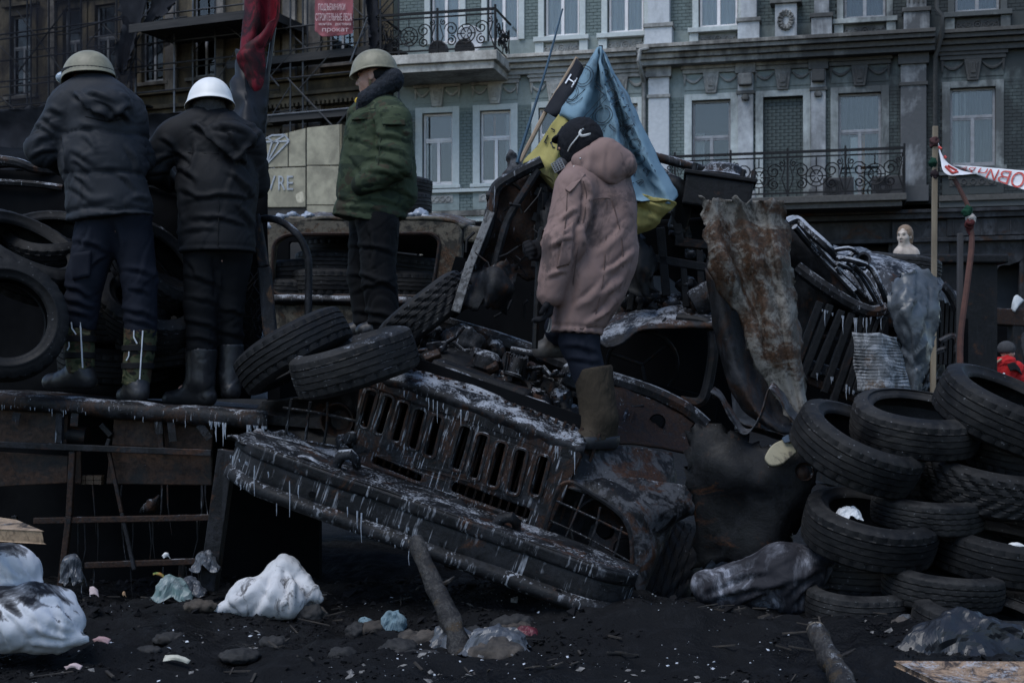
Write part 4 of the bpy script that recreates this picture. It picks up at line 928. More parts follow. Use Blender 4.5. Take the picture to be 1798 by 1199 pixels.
fin.build('finned_regulator', M_frosty, truck, bev=.002)
lump('starter_motor', [('c', 0, P_(990,672,.75), P_(1005,656,.75), .05, .06), ('c', .02, P_(970,690,.75), P_(995,660,.75), .015, .015)], M_frosty, truck, .01, .01, 20, 7)
bracket = [('c', 0, P_(968,690,.7), P_(1000,665,.7), .012, .012)]
for k, (u, v, y, rx, rz, mt) in enumerate([(760,600,.85,.07,.09,1),(745,640,.75,.06,.10,1),(720,655,.5,.08,.05,1),(770,665,.55,.09,.05,0),(820,655,.62,.07,.05,1),(840,675,.55,.08,.05,0),(870,610,.9,.05,.04,1),(885,670,.62,.05,.04,1),(870,690,.5,.06,.05,0),(985,705,.6,.05,.06,1),(1000,730,.5,.07,.05,0),(960,735,.45,.06,.05,1),(1020,690,.75,.05,.04,1),(735,605,.9,.05,.08,0),(905,735,.4,.06,.03,1)]):
    p = P_(u, v, y); lump('engine_part', [('e', 0, p, (rx, .08, rz)), ('c', .02, p+Vector((-rx*.7,0,rz*.5)), p+Vector((rx*.6,-.03,-rz*.4)), .03, .04), ('c', .015, p+Vector((rx*.5,0,rz*.8)), p+Vector((rx*.9,.02,-.02)), .018, .022)], (M_black, M_frosty)[mt], truck, .013, .016, 20, k)
rs = random.Random(9)
for k in range(34):
    u = rs.uniform(735,1015); v = 615+(u-735)*.30+rs.uniform(-30,26); p = P_(u, v, rs.uniform(.5,.9)); a = [rs.uniform(-40,40) for _ in range(3)]; kd = k % 4; mt = M_frosty if rs.random() < .7 else M_rusty
    Mk = Matrix.Translation(p) @ Euler([R(q) for q in a]).to_matrix().to_4x4(); z = rs.uniform(.6,1.2)
    if kd == 0: MB().box((-.05*z,-.03,-.03*z), (.05*z,.03,.03*z), Mk).build('engine_casting', mt, truck, bev=.008)
    elif kd == 1: MB().lathe([(0,.05*z),(.03*z,.05*z),(.034*z,.03),(.034*z,-.03),(.05*z,-.035),(.05*z,-.05)], Mk, 14).build('engine_canister', mt, truck, True)
    elif kd == 2: MB().tube([Mk @ Vector((-.09,0,-.02)), Mk @ Vector((-.03,.01,.02)), Mk @ Vector((.04,-.01,.01)), Mk @ Vector((.1*z,0,.05))], .011, 8).build('fuel_pipe', mt, truck, True)
    else:
        m = MB(); m.box((-.07*z,-.006,-.04), (.07*z,.006,.04), Mk); m.tube([Mk @ Vector((.05,-.03,0)), Mk @ Vector((.05,.03,0))], .016, 8); m.build('engine_bracket', mt, truck, bev=.003)
MB().cbox(P_(850,690,.6), (.55,.5,.22), (0,0,0)).build('engine_block', M_black, truck, bev=.03)
wires('hose', truck, FT, [[(740,575,.9),(760,610,.8),(752,660,.6),(770,690,.5)],[(800,640,.6),(835,665,.55),(860,655,.6),(880,640,.7)],[(915,665,.6),(930,680,.55),(922,700,.5)],[(1000,690,.6),(990,720,.5),(1010,745,.45)]], .6, .016, M_black)
wires('pipe', truck, FT, [[(925,640,.7),(918,672,.6)],[(932,645,.7),(922,676,.6)],[(1100,720,.72),(1090,755,.6)],[(1112,722,.72),(1098,765,.6)],[(1085,718,.75),(1130,712,.8)],[(850,660,.6),(900,690,.5),(935,690,.45)],[(730,590,.9),(738,568,.95),(775,600,.85)]], .6, .009, M_frosty)
m = MB()
for k in range(120):
    p = P_(random.uniform(715,1060), 0, 0); u = random.uniform(690,1060); v = 640+(u-690)*.3+random.uniform(-45,45); p = P_(u, v, random.uniform(.4,.85)); s = random.uniform(.008,.03); m.cbox(p, (s*random.uniform(.5,2), s, s*random.uniform(.4,1.3)), [random.uniform(0,90) for _ in range(3)])
tag(m.build('engine_debris', M_frosty, truck), kind='stuff')
# cab: back wall, pillars, roof sheets
MB().prism([t2(800,450,2.0), t2(1270,545,2.0), t2(1290,760,2.0), t2(740,640,2.0)], 2.0, 2.04).build('cab_back', M_void, truck)  # near-black plate paints the cab interior as deep shade
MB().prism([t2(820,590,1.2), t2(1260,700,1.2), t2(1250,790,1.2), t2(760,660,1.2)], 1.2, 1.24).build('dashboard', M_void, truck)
m = MB(); m.tube([(p.x, p.y, p.z) for p in crv([T(700,610,1.05),T(752,566,1.1),T(800,505,1.2),T(842,455,1.3),T(862,436,1.3),T(892,446,1.3)], 6)], .035, 8); m.build('windscreen_pillar', M_black, truck, True)
m = MB(); m.tube(crv([T(1190,560,1.05),T(1236,566,1.0),T(1250,580,1.0),T(1252,620,1.0),T(1242,680,1.0),T(1228,706,1.0),T(1195,704,1.0)], 6), .03, 8); m.build('door_frame', M_char, truck, True)
m = MB(); m.tube([T(1128+62*math.cos(a*math.pi/14), 640+62*math.sin(a*math.pi/14)*.95, 1.25+.1*math.sin(a*math.pi/14)) for a in range(29)], .012, 6)
for an in (80, 200, 320): m.tube([T(1128,640,1.35), T(1128+60*math.cos(R(an)), 640+58*math.sin(R(an)), 1.27)], .01, 5)
m.build('steering_wheel', M_char, truck, True)
patch('cab_roof', [[T(1030,565,1.5),T(1090,536,1.6),T(1180,528,1.7),T(1264,542,1.75)],[T(1040,585,1.2),T(1095,562,1.25),T(1180,545,1.3),T(1264,556,1.35)],[T(1052,604,.95),T(1095,588,.98),T(1140,570,1.0),T(1262,568,1.0)],[T(1066,613,.9),T(1098,600,.92),T(1150,578,.95),T(1262,576,.97)]], charred('iced_roof_sheet', rust=.3, frost=.46, scale=6, greyamt=.9), truck, 7, .012, .03, 5, 23)
wires('roof_seam', truck, FT, [[(1105,585,1.0),(1128,540,1.5)],[(1165,565,1.02),(1190,531,1.6)]], 1, .01, M_char)
patch('cab_side', [[T(855,440,1.3),T(900,432,1.35),T(950,445,1.3)],[T(872,462,1.25),T(915,462,1.2),T(958,472,1.2)],[T(890,475,1.2),T(925,488,1.15),T(962,500,1.15)]], M_rusty, truck, 7, .01, .03, 6, 25)
m = MB(); m.bar(T(886,470,1.3), T(866,520,1.25), .05, .03); m.build('bracket', M_char, truck, bev=.006)
# the side wall peeled upright behind the cab
FU = Frame(at(905, 380, 7.9), -4, 0, 0); U = FU.on
pw = thing('peeled_cab_wall', 'upright torn rusty cab wall edged with icy pipe under yellow flag', 'wreckage', FU.M)
patch('wall_sheet', [[U(872,338,.0),U(900,316,.05),U(935,300,.0),U(968,298,.1)],[U(862,385,.0),U(895,375,.08),U(930,365,.06),U(968,360,.12)],[U(852,430,.0),U(890,425,.1),U(930,430,.1),U(972,425,.15)],[U(838,480,.05),U(885,478,.12),U(930,490,.15),U(975,490,.2)]], M_rusty, pw, 7, .012, .035, 5, 31, ragged=.05)
for pl, nm, r, mt in (([(828,470),(850,420),(864,365),(868,338),(880,322),(918,300),(952,284)], 'edge_pipe', .034, M_frosty), ([(945,298),(925,330),(905,362),(890,390),(878,430),(868,470)], 'brace_pipe', .022, M_char), ([(862,345),(854,346)], 'pivot', .03, M_char)):
    m = MB(); m.tube(crv([U(u, v, -.08) for u, v in pl], 6), r, 8); m.build(nm, mt, pw, True)
m = MB(); m.bar(U(800,548,-.2), U(826,462,-.15), .05, .025, (0,1,0)); m.bar(U(826,464,-.15), U(862,372,-.1), .046, .025, (0,1,0)); m.build('grey_plank', charred('weathered_frosted_plank', base=(.05,.048,.046), grey=(.16,.16,.16), greyamt=1, rust=0, frost=.3, scale=9), pw, bev=.004)
for k in range(7): MB().lathe([(0,-.03),(.016,-.03),(.016,.01),(.0,.012)], Matrix.Translation(U(862-k*4, 372+k*14, -.03)) @ Matrix.Rotation(R(90), 4, 'X'), 8).build('rivet', M_black, pw)
for k, (u0, v0, u1, v1) in enumerate(((945,310,975,330),(940,335,972,350),(935,380,968,392),(940,410,968,420),(930,440,960,452),(958,300,940,470))): MB().bar(U(u0, v0, .02), U(u1, v1, .02), .05, .03, (0,1,0)).build('rack_bar', M_black, pw, bev=.004)
for k, (g_, mt) in enumerate((([[(968,300,8.0),(985,340,7.95),(1000,360,8.0)],[(955,360,7.85),(972,392,7.8),(990,410,7.9)],[(950,420,7.8),(962,450,7.75),(980,470,7.85)]], M_black), ([[(835,470,7.9),(870,462,7.8),(905,470,7.85)],[(825,505,7.8),(862,500,7.65),(900,508,7.75)],[(815,545,7.8),(850,540,7.7),(890,545,7.8)]], M_char), ([[(1100,400,8.1),(1130,420,8.0),(1150,450,8.1)],[(1090,450,8.0),(1122,470,7.9),(1150,500,8.0)],[(1092,510,8.0),(1120,520,7.95),(1150,540,8.0)]], M_black))):
    patch('torn_sheet', [[FU.I @ at(*p) for p in r] for r in g_], mt, pw, 6, .008, .04, 6, 130+k, ragged=.05)
m = MB(); rs = random.Random(3)
for k in range(46):
    p = FU.I @ at(rs.uniform(830,985), rs.uniform(330,540), rs.uniform(7.75,8.1)); q = p+Vector((rs.uniform(-.12,.12), rs.uniform(-.08,.05), rs.uniform(-.16,.1))); m.tube([p, (p+q)/2+Vector((rs.uniform(-.03,.03), 0, rs.uniform(-.03,.03))), q], rs.choice((.004,.006,.009)), 5)
tag(m.build('cable_tangle', M_black, pw, True), kind='stuff')
# ---------------------------------------------------------------- burnt engine set behind the pink coat
FE = Frame(at(1200, 430, 8.2), -6, 0, 0); E = FE.on; e2 = lambda u, v: tuple(E(u, v).xz)
eng = thing('burnt_generator', 'blackened generator set with air box and long iced exhaust pipe', 'generator', FE.M)
plate('side_plate', rpoly([e2(1098,395), e2(1262,395), e2(1268,560), e2(1225,560), e2(1195,500), e2(1160,470), e2(1120,478), e2(1104,560), e2(1095,500)], .02), [], .05, M_void, eng, .1)
MB().prism([e2(1090,380), e2(1270,370), e2(1275,470), e2(1095,470)], .25, .6).build('engine_block', M_void, eng, bev=.02)
for u0, v0, u1, v1, s in ((1185,425,1255,432,.05),(1150,455,1240,470,.05),(1200,470,1205,540,.04),(1115,480,1105,545,.035),(1135,490,1122,545,.03),(1185,370,1195,430,.05),(1228,440,1232,520,.04),(1160,400,1170,520,.05)): MB().bar(E(u0, v0, -.05), E(u1, v1, -.05), s, s, (0,1,0)).build('frame_bar', M_black, eng, bev=.006)
Mx = Matrix.Translation(E(1258,348,.0)) @ Matrix.Rotation(R(9), 4, 'Y')
ab = MB().box((-.19,-.2,-.085), (.19,.2,.085), Mx).build('air_box', M_black, eng, bev=.012); MB().box((-.205,-.215,.086), (.205,.215,.11), Mx).build('box_rim', M_black, ab, bev=.006)
MB().lathe([(0,.09),(.08,.088),(.11,.07),(.13,.03),(.15,.02),(.15,0),(0,0)], Mx @ Matrix.Translation((.02,0,.11)), 24).build('lid', M_frosty, ab, True)
for x in (-.15, .12, .18): MB().tube([Mx @ Vector((x,-.2,.1)), Mx @ Vector((x,-.2,.15))], .015, 8).build('wing_nut', M_frosty, ab, True)
m = MB(); m.tube(crv([E(1120,268,-.05),E(1160,278,-.05),E(1205,290,-.05),E(1250,302,.0),E(1278,312,.02),E(1292,328,.05)], 5), .027, 9); m.build('exhaust_pipe', M_frosty, eng, True)
m = MB(); m.tube(crv([E(1168,325,-.1),E(1185,326,-.12),E(1198,345,-.1),E(1196,375,-.05),E(1188,400,.0)], 5), .055, 12); m.build('inlet_elbow', M_black, eng, True)
m = MB(); m.tube(crv([E(1150,300,.1),E(1180,312,.1),E(1205,330,.1)], 5), .02, 8); m.build('hose', M_frosty, eng, True)
MB().lathe([(0,-.1),(.075,-.1),(.085,-.08),(.085,.08),(.06,.1),(0,.1)], Matrix.Translation(E(1245,520,-.15)) @ Matrix.Rotation(R(60), 4, 'Y'), 16).build('oil_filter', M_frosty, eng, True)
for k, (u, v) in enumerate(((1190,400),(1190,410),(1215,445),(1205,500),(1150,520),(1130,525),(1175,535),(1220,540),(1100,530))): lump('iced_lump', [('e', 0, E(u, v, -.02), (.05,.05,.04)), ('c', .02, E(u, v, 0), E(u+14, v+6, 0), .02, .03)], M_frosty if k not in (1,) else M_black, eng, .013, .02, 18, k)
m = MB(); m.tube(crv([E(1247,448,-.2),E(1243,465,-.2),E(1246,485,-.2)], 4), .012, 6); m.build('handle', M_frosty, eng, True)
lump('snow_heap', [('c', 0, E(1060,555,.1), E(1180,548,.1), .09, .07), ('e', .05, E(1120,540,.1), (.12,.1,.05)), ('e', .04, E(1180,530,.2), (.1,.1,.05))], M_frosty, eng, .016, .02, 12, 3)
# ---------------------------------------------------------------- bent sheets
def wsheet(name, grid, mat, label, cat='metal sheet', **k): return tag(patch(name, [[at(*p) for p in r] for r in grid], mat, None, **k), label, cat)
wsheet('torn_panel', [[(1229,345,7.234),(1250,349,7.202),(1275,352,7.249),(1300,350,7.198),(1325,352,7.239),(1345,349,7.207),(1371,353,7.248)],[(1234,378,7.247),(1262,382,7.195),(1285,392,7.256),(1310,388,7.211),(1335,385,7.245),(1352,382,7.213),(1378,385,7.267)],[(1238,410,7.230),(1262,412,7.172),(1290,425,7.252),(1316,412,7.188),(1340,408,7.222),(1358,412,7.197),(1383,415,7.257)],[(1243,450,7.220),(1272,448,7.155),(1298,468,7.249),(1326,448,7.171),(1350,446,7.205),(1366,450,7.173),(1388,452,7.247)],[(1256,505,7.246),(1290,498,7.188),(1315,515,7.255),(1340,500,7.191),(1360,498,7.218),(1375,500,7.193),(1394,505,7.260)],[(1300,560,7.249),(1318,552,7.204),(1334,566,7.232),(1350,556,7.180),(1368,552,7.208),(1382,556,7.183),(1400,560,7.243)],[(1318,620,7.226),(1332,615,7.194),(1348,624,7.209),(1364,615,7.170),(1378,612,7.191),(1390,616,7.173),(1406,620,7.227)],[(1350,680,7.239),(1360,680,7.214),(1372,684,7.222),(1383,678,7.191),(1394,678,7.206),(1403,680,7.187),(1413,682,7.234)],[(1388,738,7.203),(1392,740,7.192),(1397,741,7.194),(1402,741,7.185),(1408,742,7.186),(1414,742,7.177),(1421,742,7.205)]], M_panel, 'tall twisted grey and rust sheet of torn truck panel', n=6, thick=.006, crumple=.02, cs=3, seed=41, ragged=.03)
wsheet('rusty_sheet', [[(1240,470,7.42),(1265,500,7.36),(1300,520,7.4),(1325,540,7.4)],[(1252,560,7.4),(1275,570,7.32),(1305,580,7.4),(1330,600,7.38)],[(1268,640,7.36),(1295,650,7.28),(1325,655,7.36),(1350,670,7.34)],[(1300,720,7.3),(1330,722,7.22),(1360,725,7.3),(1385,735,7.28)],[(1360,760,7.2),(1375,762,7.18),(1390,762,7.2),(1402,765,7.2)]], charred('sooty_brown_sheet', rust=.45, rustc=(.022,.012,.008), frost=.1, scale=5), 'dark rust brown sheet leaning below the tall twisted panel', n=6, thick=.006, crumple=.016, cs=4, seed=43)
wsheet('fallen_door_sheet', [[(1213,745,7.15),(1260,750,7.1),(1330,780,7.05),(1400,800,7.0),(1435,790,7.0)],[(1210,800,7.1),(1262,815,7.02),(1330,840,6.98),(1395,840,6.96),(1432,830,6.95)],[(1212,870,7.12),(1265,880,7.06),(1330,890,7.03),(1390,895,7.0),(1420,885,7.0)],[(1222,1000,7.2),(1268,985,7.1),(1330,1000,7.02),(1372,960,7.06),(1398,930,7.1)]], M_black, 'near black door sheet standing beside the truck fender', n=7, thick=.008, crumple=.035, cs=3, seed=47, ragged=.05)  # sheet coloured near black to paint the dark void beside the fender
tag(MB().lathe([(0,.0),(.02,.0),(.034,-.012),(.042,-.004),(.046,.006)], Matrix.Translation(at(1412,828,6.93)) @ Matrix.Rotation(R(75), 4, 'X'), 16).build('pipe_flange', M_rusty, None, True), 'small rusty pipe flange on the blackened door sheet', 'flange')
rib = [(1247,688),(1262,700),(1282,735),(1300,760),(1318,758),(1335,728),(1345,690),(1352,682),(1365,695),(1382,722),(1404,752)]
wsheet('metal_strip', [[(u, v, 6.98) for u, v in rib], [(u+7, v-9, 7.1) for u, v in rib]], M_ash, 'zigzag bent strip of grey metal trim beside the truck door', n=5, thick=.006, crumple=.006, cs=9, seed=5)
wsheet('metal_strip', [[(1250,690,7.1),(1275,705,7.12),(1300,740,7.1),(1345,755,7.08),(1395,770,7.05)],[(1252,700,7.2),(1277,712,7.22),(1300,748,7.2),(1345,763,7.18),(1392,778,7.15)]], M_ash, 'long bent metal strip lying under the zigzag strip', n=5, thick=.006, crumple=.01, cs=9, seed=6)
M_felt = cloth('beige_felt', (.30,.27,.19), (.22,.2,.145), 6, .95, dirt=(.05,.045,.04))
sp = thing('shoe_insole', 'flat rounded beige felt pad lying beside the tyre stack', 'felt pad', at(1375, 795, 6.9))
o_ = at(1375, 795, 6.9); FI = Frame(o_, 10, -30, -25); i2 = lambda u, v: tuple(FI.on(u, v).xz)
plate('pad', rpoly([i2(1343,805), i2(1356,783), i2(1390,768), i2(1404,788), i2(1372,815), i2(1352,818)], .03, 5), [], .02, M_felt, sp, 0, .006); sp.matrix_world = FI.M
patch('blue_rag', [[FI.on(1373,770,-.02),FI.on(1384,764,-.03),FI.on(1394,768,-.02)],[FI.on(1378,778,-.03),FI.on(1388,775,-.04),FI.on(1396,772,-.03)]], cloth('blue_grey_rag', (.05,.07,.10)), sp, 5, .004, .01, 20)
# ---------------------------------------------------------------- the second wreck, right: iced radiator cage
FR = Frame(at(1450, 560, 8.4), 0, 0, 0); Q = FR.on
rw = thing('radiator_wreck', 'burnt truck nose with slanting grille bars and iced pipes', 'truck', FR.M)
patch('hood_side', [[Q(1370,388,.3),Q(1400,398,.2),Q(1440,440,.1),Q(1490,500,.0),Q(1552,540,.0)],[Q(1372,440,.3),Q(1405,450,.2),Q(1440,480,.1),Q(1480,520,.02),Q(1545,556,.02)],[Q(1380,520,.4),Q(1405,520,.3),Q(1435,530,.2),Q(1470,545,.1),Q(1535,565,.1)],[Q(1385,640,.45),Q(1400,640,.4),Q(1415,640,.35),Q(1430,600,.3),Q(1440,580,.3)]], M_black, rw, 6, .012, .03, 5, 51)
for k, (a, b, c, d) in enumerate(((1458,535,1405,672),(1478,545,1428,665),(1496,550,1446,690),(1516,552,1462,705),(1530,556,1485,690),(1545,556,1500,690),(1552,556,1520,640),(1440,530,1395,650))): MB().bar(Q(a, b, -.02), Q(c, d, -.02), .045, .03, (0,1,0)).build('grille_bar', M_black, rw, bev=.006)
for k, (a, b, c, d, s) in enumerate(((1415,640,1475,660,.07),(1400,660,1500,700,.05),(1440,590,1540,610,.03))): MB().bar(Q(a, b, .03), Q(c, d, .03), s, s, (0,1,0)).build('cross_beam', M_frosty if k == 0 else M_rusty, rw, bev=.01)
m = MB(); m.tube(crv([Q(1400,470,.05),Q(1440,500,.0),Q(1490,532,-.02),Q(1530,548,-.03),Q(1556,542,-.02)], 5), .04, 8); m.build('lower_tube', M_frosty, rw, True)
for pl, r in (([(1378,392),(1398,386),(1420,405),(1450,432),(1466,452)], .028), ([(1395,398),(1430,440),(1470,480),(1500,512)], .02), ([(1408,400),(1450,448),(1490,490),(1520,520)], .016), ([(1466,452),(1500,458),(1528,470),(1545,500),(1560,540)], .018), ([(1470,462),(1500,480),(1530,530)], .012), ([(1486,462),(1512,485),(1540,532)], .012), ([(1500,466),(1525,492),(1548,535)], .011), ([(1478,470),(1520,472)], .012), ([(1470,456),(1492,450),(1500,440)], .016), ([(1455,442),(1490,436),(1505,445)], .014), ([(1468,470),(1495,510),(1515,540)], .010)):
    m = MB(); m.tube(crv([Q(u, v, -.02+random.uniform(-.05,.05)) for u, v in pl], 5), r, 7); m.build('iced_pipe', M_rime, rw, True)
MB().lathe([(.03,-.04),(.045,-.04),(.045,.05),(.03,.05)], Matrix.Translation(Q(1513,460,.0)) @ Matrix.Rotation(R(75), 4, 'X'), 14, True).build('pipe_end', M_frosty, rw, True)
icicles(rw, FR, [(1440,545),(1490,560),(1530,560),(1556,552)], -.04, 22, .14)
icicles(rw, FR, [(1420,655),(1470,668),(1500,690)], -.04, 8, .1)
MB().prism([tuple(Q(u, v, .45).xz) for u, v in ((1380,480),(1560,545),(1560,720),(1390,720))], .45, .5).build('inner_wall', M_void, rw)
FR2 = Frame(at(1570, 540, 9.2), 0, 0, 0); Q2 = FR2.on
r2 = thing('bulged_hood_wreck', 'rounded burnt truck hood streaked with ice below the mannequin bust', 'truck', FR2.M)
patch('hood', [[Q2(1462,436,.8),Q2(1520,440,.8),Q2(1580,452,.8),Q2(1625,470,.75),Q2(1655,500,.7)],[Q2(1465,446,.2),Q2(1525,458,.1),Q2(1585,470,.1),Q2(1640,495,.15),Q2(1678,525,.3)],[Q2(1470,500,.0),Q2(1530,510,-.1),Q2(1590,520,-.1),Q2(1640,540,.0),Q2(1685,565,.25)],[Q2(1480,580,.0),Q2(1540,585,-.05),Q2(1590,590,-.05),Q2(1630,600,.05),Q2(1660,610,.2)],[Q2(1490,690,.2),Q2(1540,690,.2),Q2(1590,690,.2),Q2(1630,690,.2),Q2(1660,690,.3)]], charred('streaked_iced_hood', rust=.1, frost=.38, scale=4, drip=.9, greyamt=.8, grey=(.04,.043,.05)), r2, 6, .012, .03, 4, 55)
for k in range(6): MB().bar(Q2(1638+k*8, 520+k*4, .05), Q2(1634+k*8, 640, .05), .02, .04, (0,1,0)).build('radiator_bar', M_black, r2)
m = MB(); m.tube(crv([Q2(1655,500,-.05),Q2(1668,515,-.05),Q2(1682,545,-.05)], 4), .03, 8); m.build('hood_edge', M_frosty, r2, True)
lump('mirror_casing', [('c', 0, Q2(1552,540,-.15), Q2(1572,565,-.15), .08, .07)], M_black, r2, .02, .01, 9, 2)
wires('seat_frame', r2, FR2, [[(1650,600,-.3),(1672,590,-.3),(1680,605,-.3),(1678,640,-.3),(1665,665,-.3)],[(1640,620,-.3),(1660,612,-.3)],[(1632,665,-.3),(1665,668,-.3)]], -.3, .02, M_ash)
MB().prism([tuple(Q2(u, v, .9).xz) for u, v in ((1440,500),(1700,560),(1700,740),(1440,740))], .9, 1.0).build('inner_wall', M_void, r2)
# corrugated sheet and crinkled foil
nC = 68; g = []
for k in range(nC+1):
    t = k/nC; dz = .005*math.sin(k*math.pi*.5); g.append([at(1496+9*t+3*math.sin(t*9), 586+100*t, 7.75-dz), at(1530+16*t, 589+98*t, 7.72-dz-.03*t), at(1550+24*t, 590+97*t, 7.75-dz), at(1574+28*t, 592+95*t+3*math.sin(t*14), 7.8-dz)])
tag(patch('corrugated_sheet', g, charred('galvanised_sheet', base=(.10,.106,.112), grey=(.25,.26,.275), greyamt=1, rust=.15, rustc=(.1,.07,.05), frost=.35, scale=7, drip=.5), None, 2, .004, .035, 5, 61), 'grey corrugated metal sheet propped behind the tyre stack', 'metal sheet')
wsheet('foil_sheet', [[(1566,500,8.1),(1590,480,8.05),(1620,476,8.1),(1645,490,8.1)],[(1562,540,8.0),(1592,535,7.9),(1625,535,8.0),(1650,540,8.05)],[(1575,590,8.0),(1600,590,7.9),(1625,600,7.95),(1640,595,8.05)],[(1590,640,8.0),(1602,645,7.95),(1615,650,7.95),(1626,650,8.0)],[(1596,690,8.0),(1602,690,7.95),(1608,690,7.95),(1614,690,8.0)]], plain('crinkled_foil', (.085,.096,.108), (.034,.04,.046), 9, .4, .4, 20, .01, spec=.45), 'crumpled blue grey foil sheet beside the corrugated sheet', n=9, thick=.003, crumple=.014, cs=7, seed=63, ragged=.035)
displace(bpy.data.objects['foil_sheet'].data, lambda v: pfolds(v, [(1568,562,1602,518),(1590,498,1622,542),(1600,584,1642,560),(1578,542,1642,500),(1602,622,1628,590),(1574,602,1612,642),(1610,480,1600,560),(1630,500,1620,590),(1585,560,1600,620),(1600,650,1618,640),(1570,520,1590,500)], .016, 3.5))
# far right: a burnt car frame in the street
FC = Frame(at(1750, 600, 21.5), 4, 0, 0); c3 = FC.on
cf = thing('burnt_van_frame', 'burnt van body frame with dark doorway behind the red jacket', 'van', FC.M)
for a, b, c, d, s, mt in ((1690,552,1830,562,.25,M_rusty),(1706,560,1700,800,.19,M_char),(1786,560,1780,800,.22,M_char),(1690,570,1720,800,.1,M_char),(1700,548,1830,545,.08,M_ash)): MB().bar(c3(a, b, 0), c3(c, d, 0), s, s, (0,1,0)).build('body_frame', mt, cf, bev=.02)
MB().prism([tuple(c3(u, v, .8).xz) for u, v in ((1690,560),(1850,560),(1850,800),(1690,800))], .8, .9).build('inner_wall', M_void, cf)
patch('roof_flap', [[c3(1690,545,.0),c3(1700,520,.1),c3(1712,500,.0),c3(1722,492,.0)],[c3(1720,550,.0),c3(1728,530,-.1),c3(1736,520,.0),c3(1742,518,.0)],[c3(1750,552,.0),c3(1748,548,.0),c3(1746,545,.0),c3(1746,540,0)]], M_black, cf, 6, .02, .03, 3)
patch('scrap', [[c3(1775,545,-.1),c3(1780,522,-.1),c3(1786,518,-.1)],[c3(1782,548,-.15),c3(1790,536,-.15),c3(1798,528,-.1)]], plain('white_scrap', (.5,.52,.53), None, 5), cf, 4, .01, .02, 8)
# ---------------------------------------------------------------- the scorched cab behind the green coat
FB = Frame(at(640, 470, 10.2), -5, 1.5, 0); B = FB.on; b2 = lambda u, v, y=0: tuple(B(u, v, y).xz)
cab = thing('scorched_cab', 'scorched tan truck cab with empty windscreen full of tyres', 'truck', FB.M)
plate('front_frame', rpoly([b2(466,402), b2(500,385), b2(770,388), b2(808,398), b2(806,470), b2(790,580), b2(765,600), b2(474,600), b2(470,520)], .06), [rpoly([b2(482,425), b2(505,410), b2(762,408), b2(778,420), b2(772,470), b2(762,524), b2(476,522), b2(478,470)], .09)], .05, M_tan, cab, 0, .02)
m = MB(); hl_ = rpoly([b2(484,427), b2(506,413), b2(760,411), b2(774,424), b2(768,470), b2(758,521), b2(479,519), b2(481,470)], .09); m.tube([(x, -.05, z) for x, z in hl_+[hl_[0]]], .014, 6, False); m.build('window_rim', M_rusty, cab, True)
patch('roof', [[B(466,402,-.03),B(560,384,-.05),B(680,383,-.05),B(770,386,-.05),B(812,400,-.03)],[B(474,388,.15),B(560,378,.2),B(680,377,.2),B(770,380,.2),B(830,394,.15)],[B(490,384,.9),B(570,379,1.1),B(680,378,1.1),B(770,380,1.1),B(835,392,.9)]], M_tan, cab, 6, .03, .025, 4, 71)
plate('rear_frame', rpoly([b2(480,392,1.2), b2(850,392,1.2), b2(850,600,1.2), b2(480,600,1.2)], .03), [rpoly([b2(508,424,1.2), b2(590,426,1.2), b2(590,470,1.2), b2(508,470,1.2)], .03), rpoly([b2(690,440,1.2), b2(745,446,1.2), b2(745,466,1.2), b2(690,462,1.2)], .02)], .04, M_void, cab, 1.2)
MB().box((B(470,500).x, .03, B(600,585).z), (B(790,500).x, 1.2, B(600,545).z)).build('seat_platform', M_black, cab)
patch('window_ledge', [[B(472,520,-.06),B(560,520,-.06),B(660,523,-.06),B(768,526,-.06)],[B(472,526,-.09),B(560,527,-.09),B(660,530,-.09),B(766,533,-.09)],[B(473,533,-.05),B(560,534,-.05),B(660,537,-.05),B(764,540,-.05)]], M_frosty, cab, 6, .02, .01, 9, 73)
m = MB(); m.bar(B(808,410,.05), B(850,414,.05), .12, .1, (0,1,0)); m.build('side_roof_rail', M_tan, cab, bev=.02); MB().bar(B(812,400,.02), B(800,600,.02), .03, .06, (0,1,0)).build('door_pillar', M_char, cab)
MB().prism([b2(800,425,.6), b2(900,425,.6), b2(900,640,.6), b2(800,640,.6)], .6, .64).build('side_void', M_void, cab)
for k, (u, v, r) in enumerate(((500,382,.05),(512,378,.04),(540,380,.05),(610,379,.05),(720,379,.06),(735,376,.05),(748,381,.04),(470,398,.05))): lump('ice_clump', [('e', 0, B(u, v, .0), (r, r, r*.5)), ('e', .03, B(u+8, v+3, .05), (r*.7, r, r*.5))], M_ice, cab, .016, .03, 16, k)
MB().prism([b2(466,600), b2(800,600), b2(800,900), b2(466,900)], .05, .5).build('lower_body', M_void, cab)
# a blackened ledge between the cab and the truck that carries the green-coated man
zc = at(660, 592, 9.0).z
led = thing('burnt_platform', 'charred low platform under the green coated man behind tyres', 'platform', (at(660, 592, 9.0).x, 9.0, 0))
for q in range(4): MB().box((-.55, -.35+q*.19, zc-.05), (.6, -.35+q*.19+.18, zc)).build('plank', M_deck, led)
for x in (-.5, .5):
    for y in (-.3, .3): MB().box((x-.05, y-.05, -.05), (x+.05, y+.05, zc-.05)).build('leg', M_void, led)
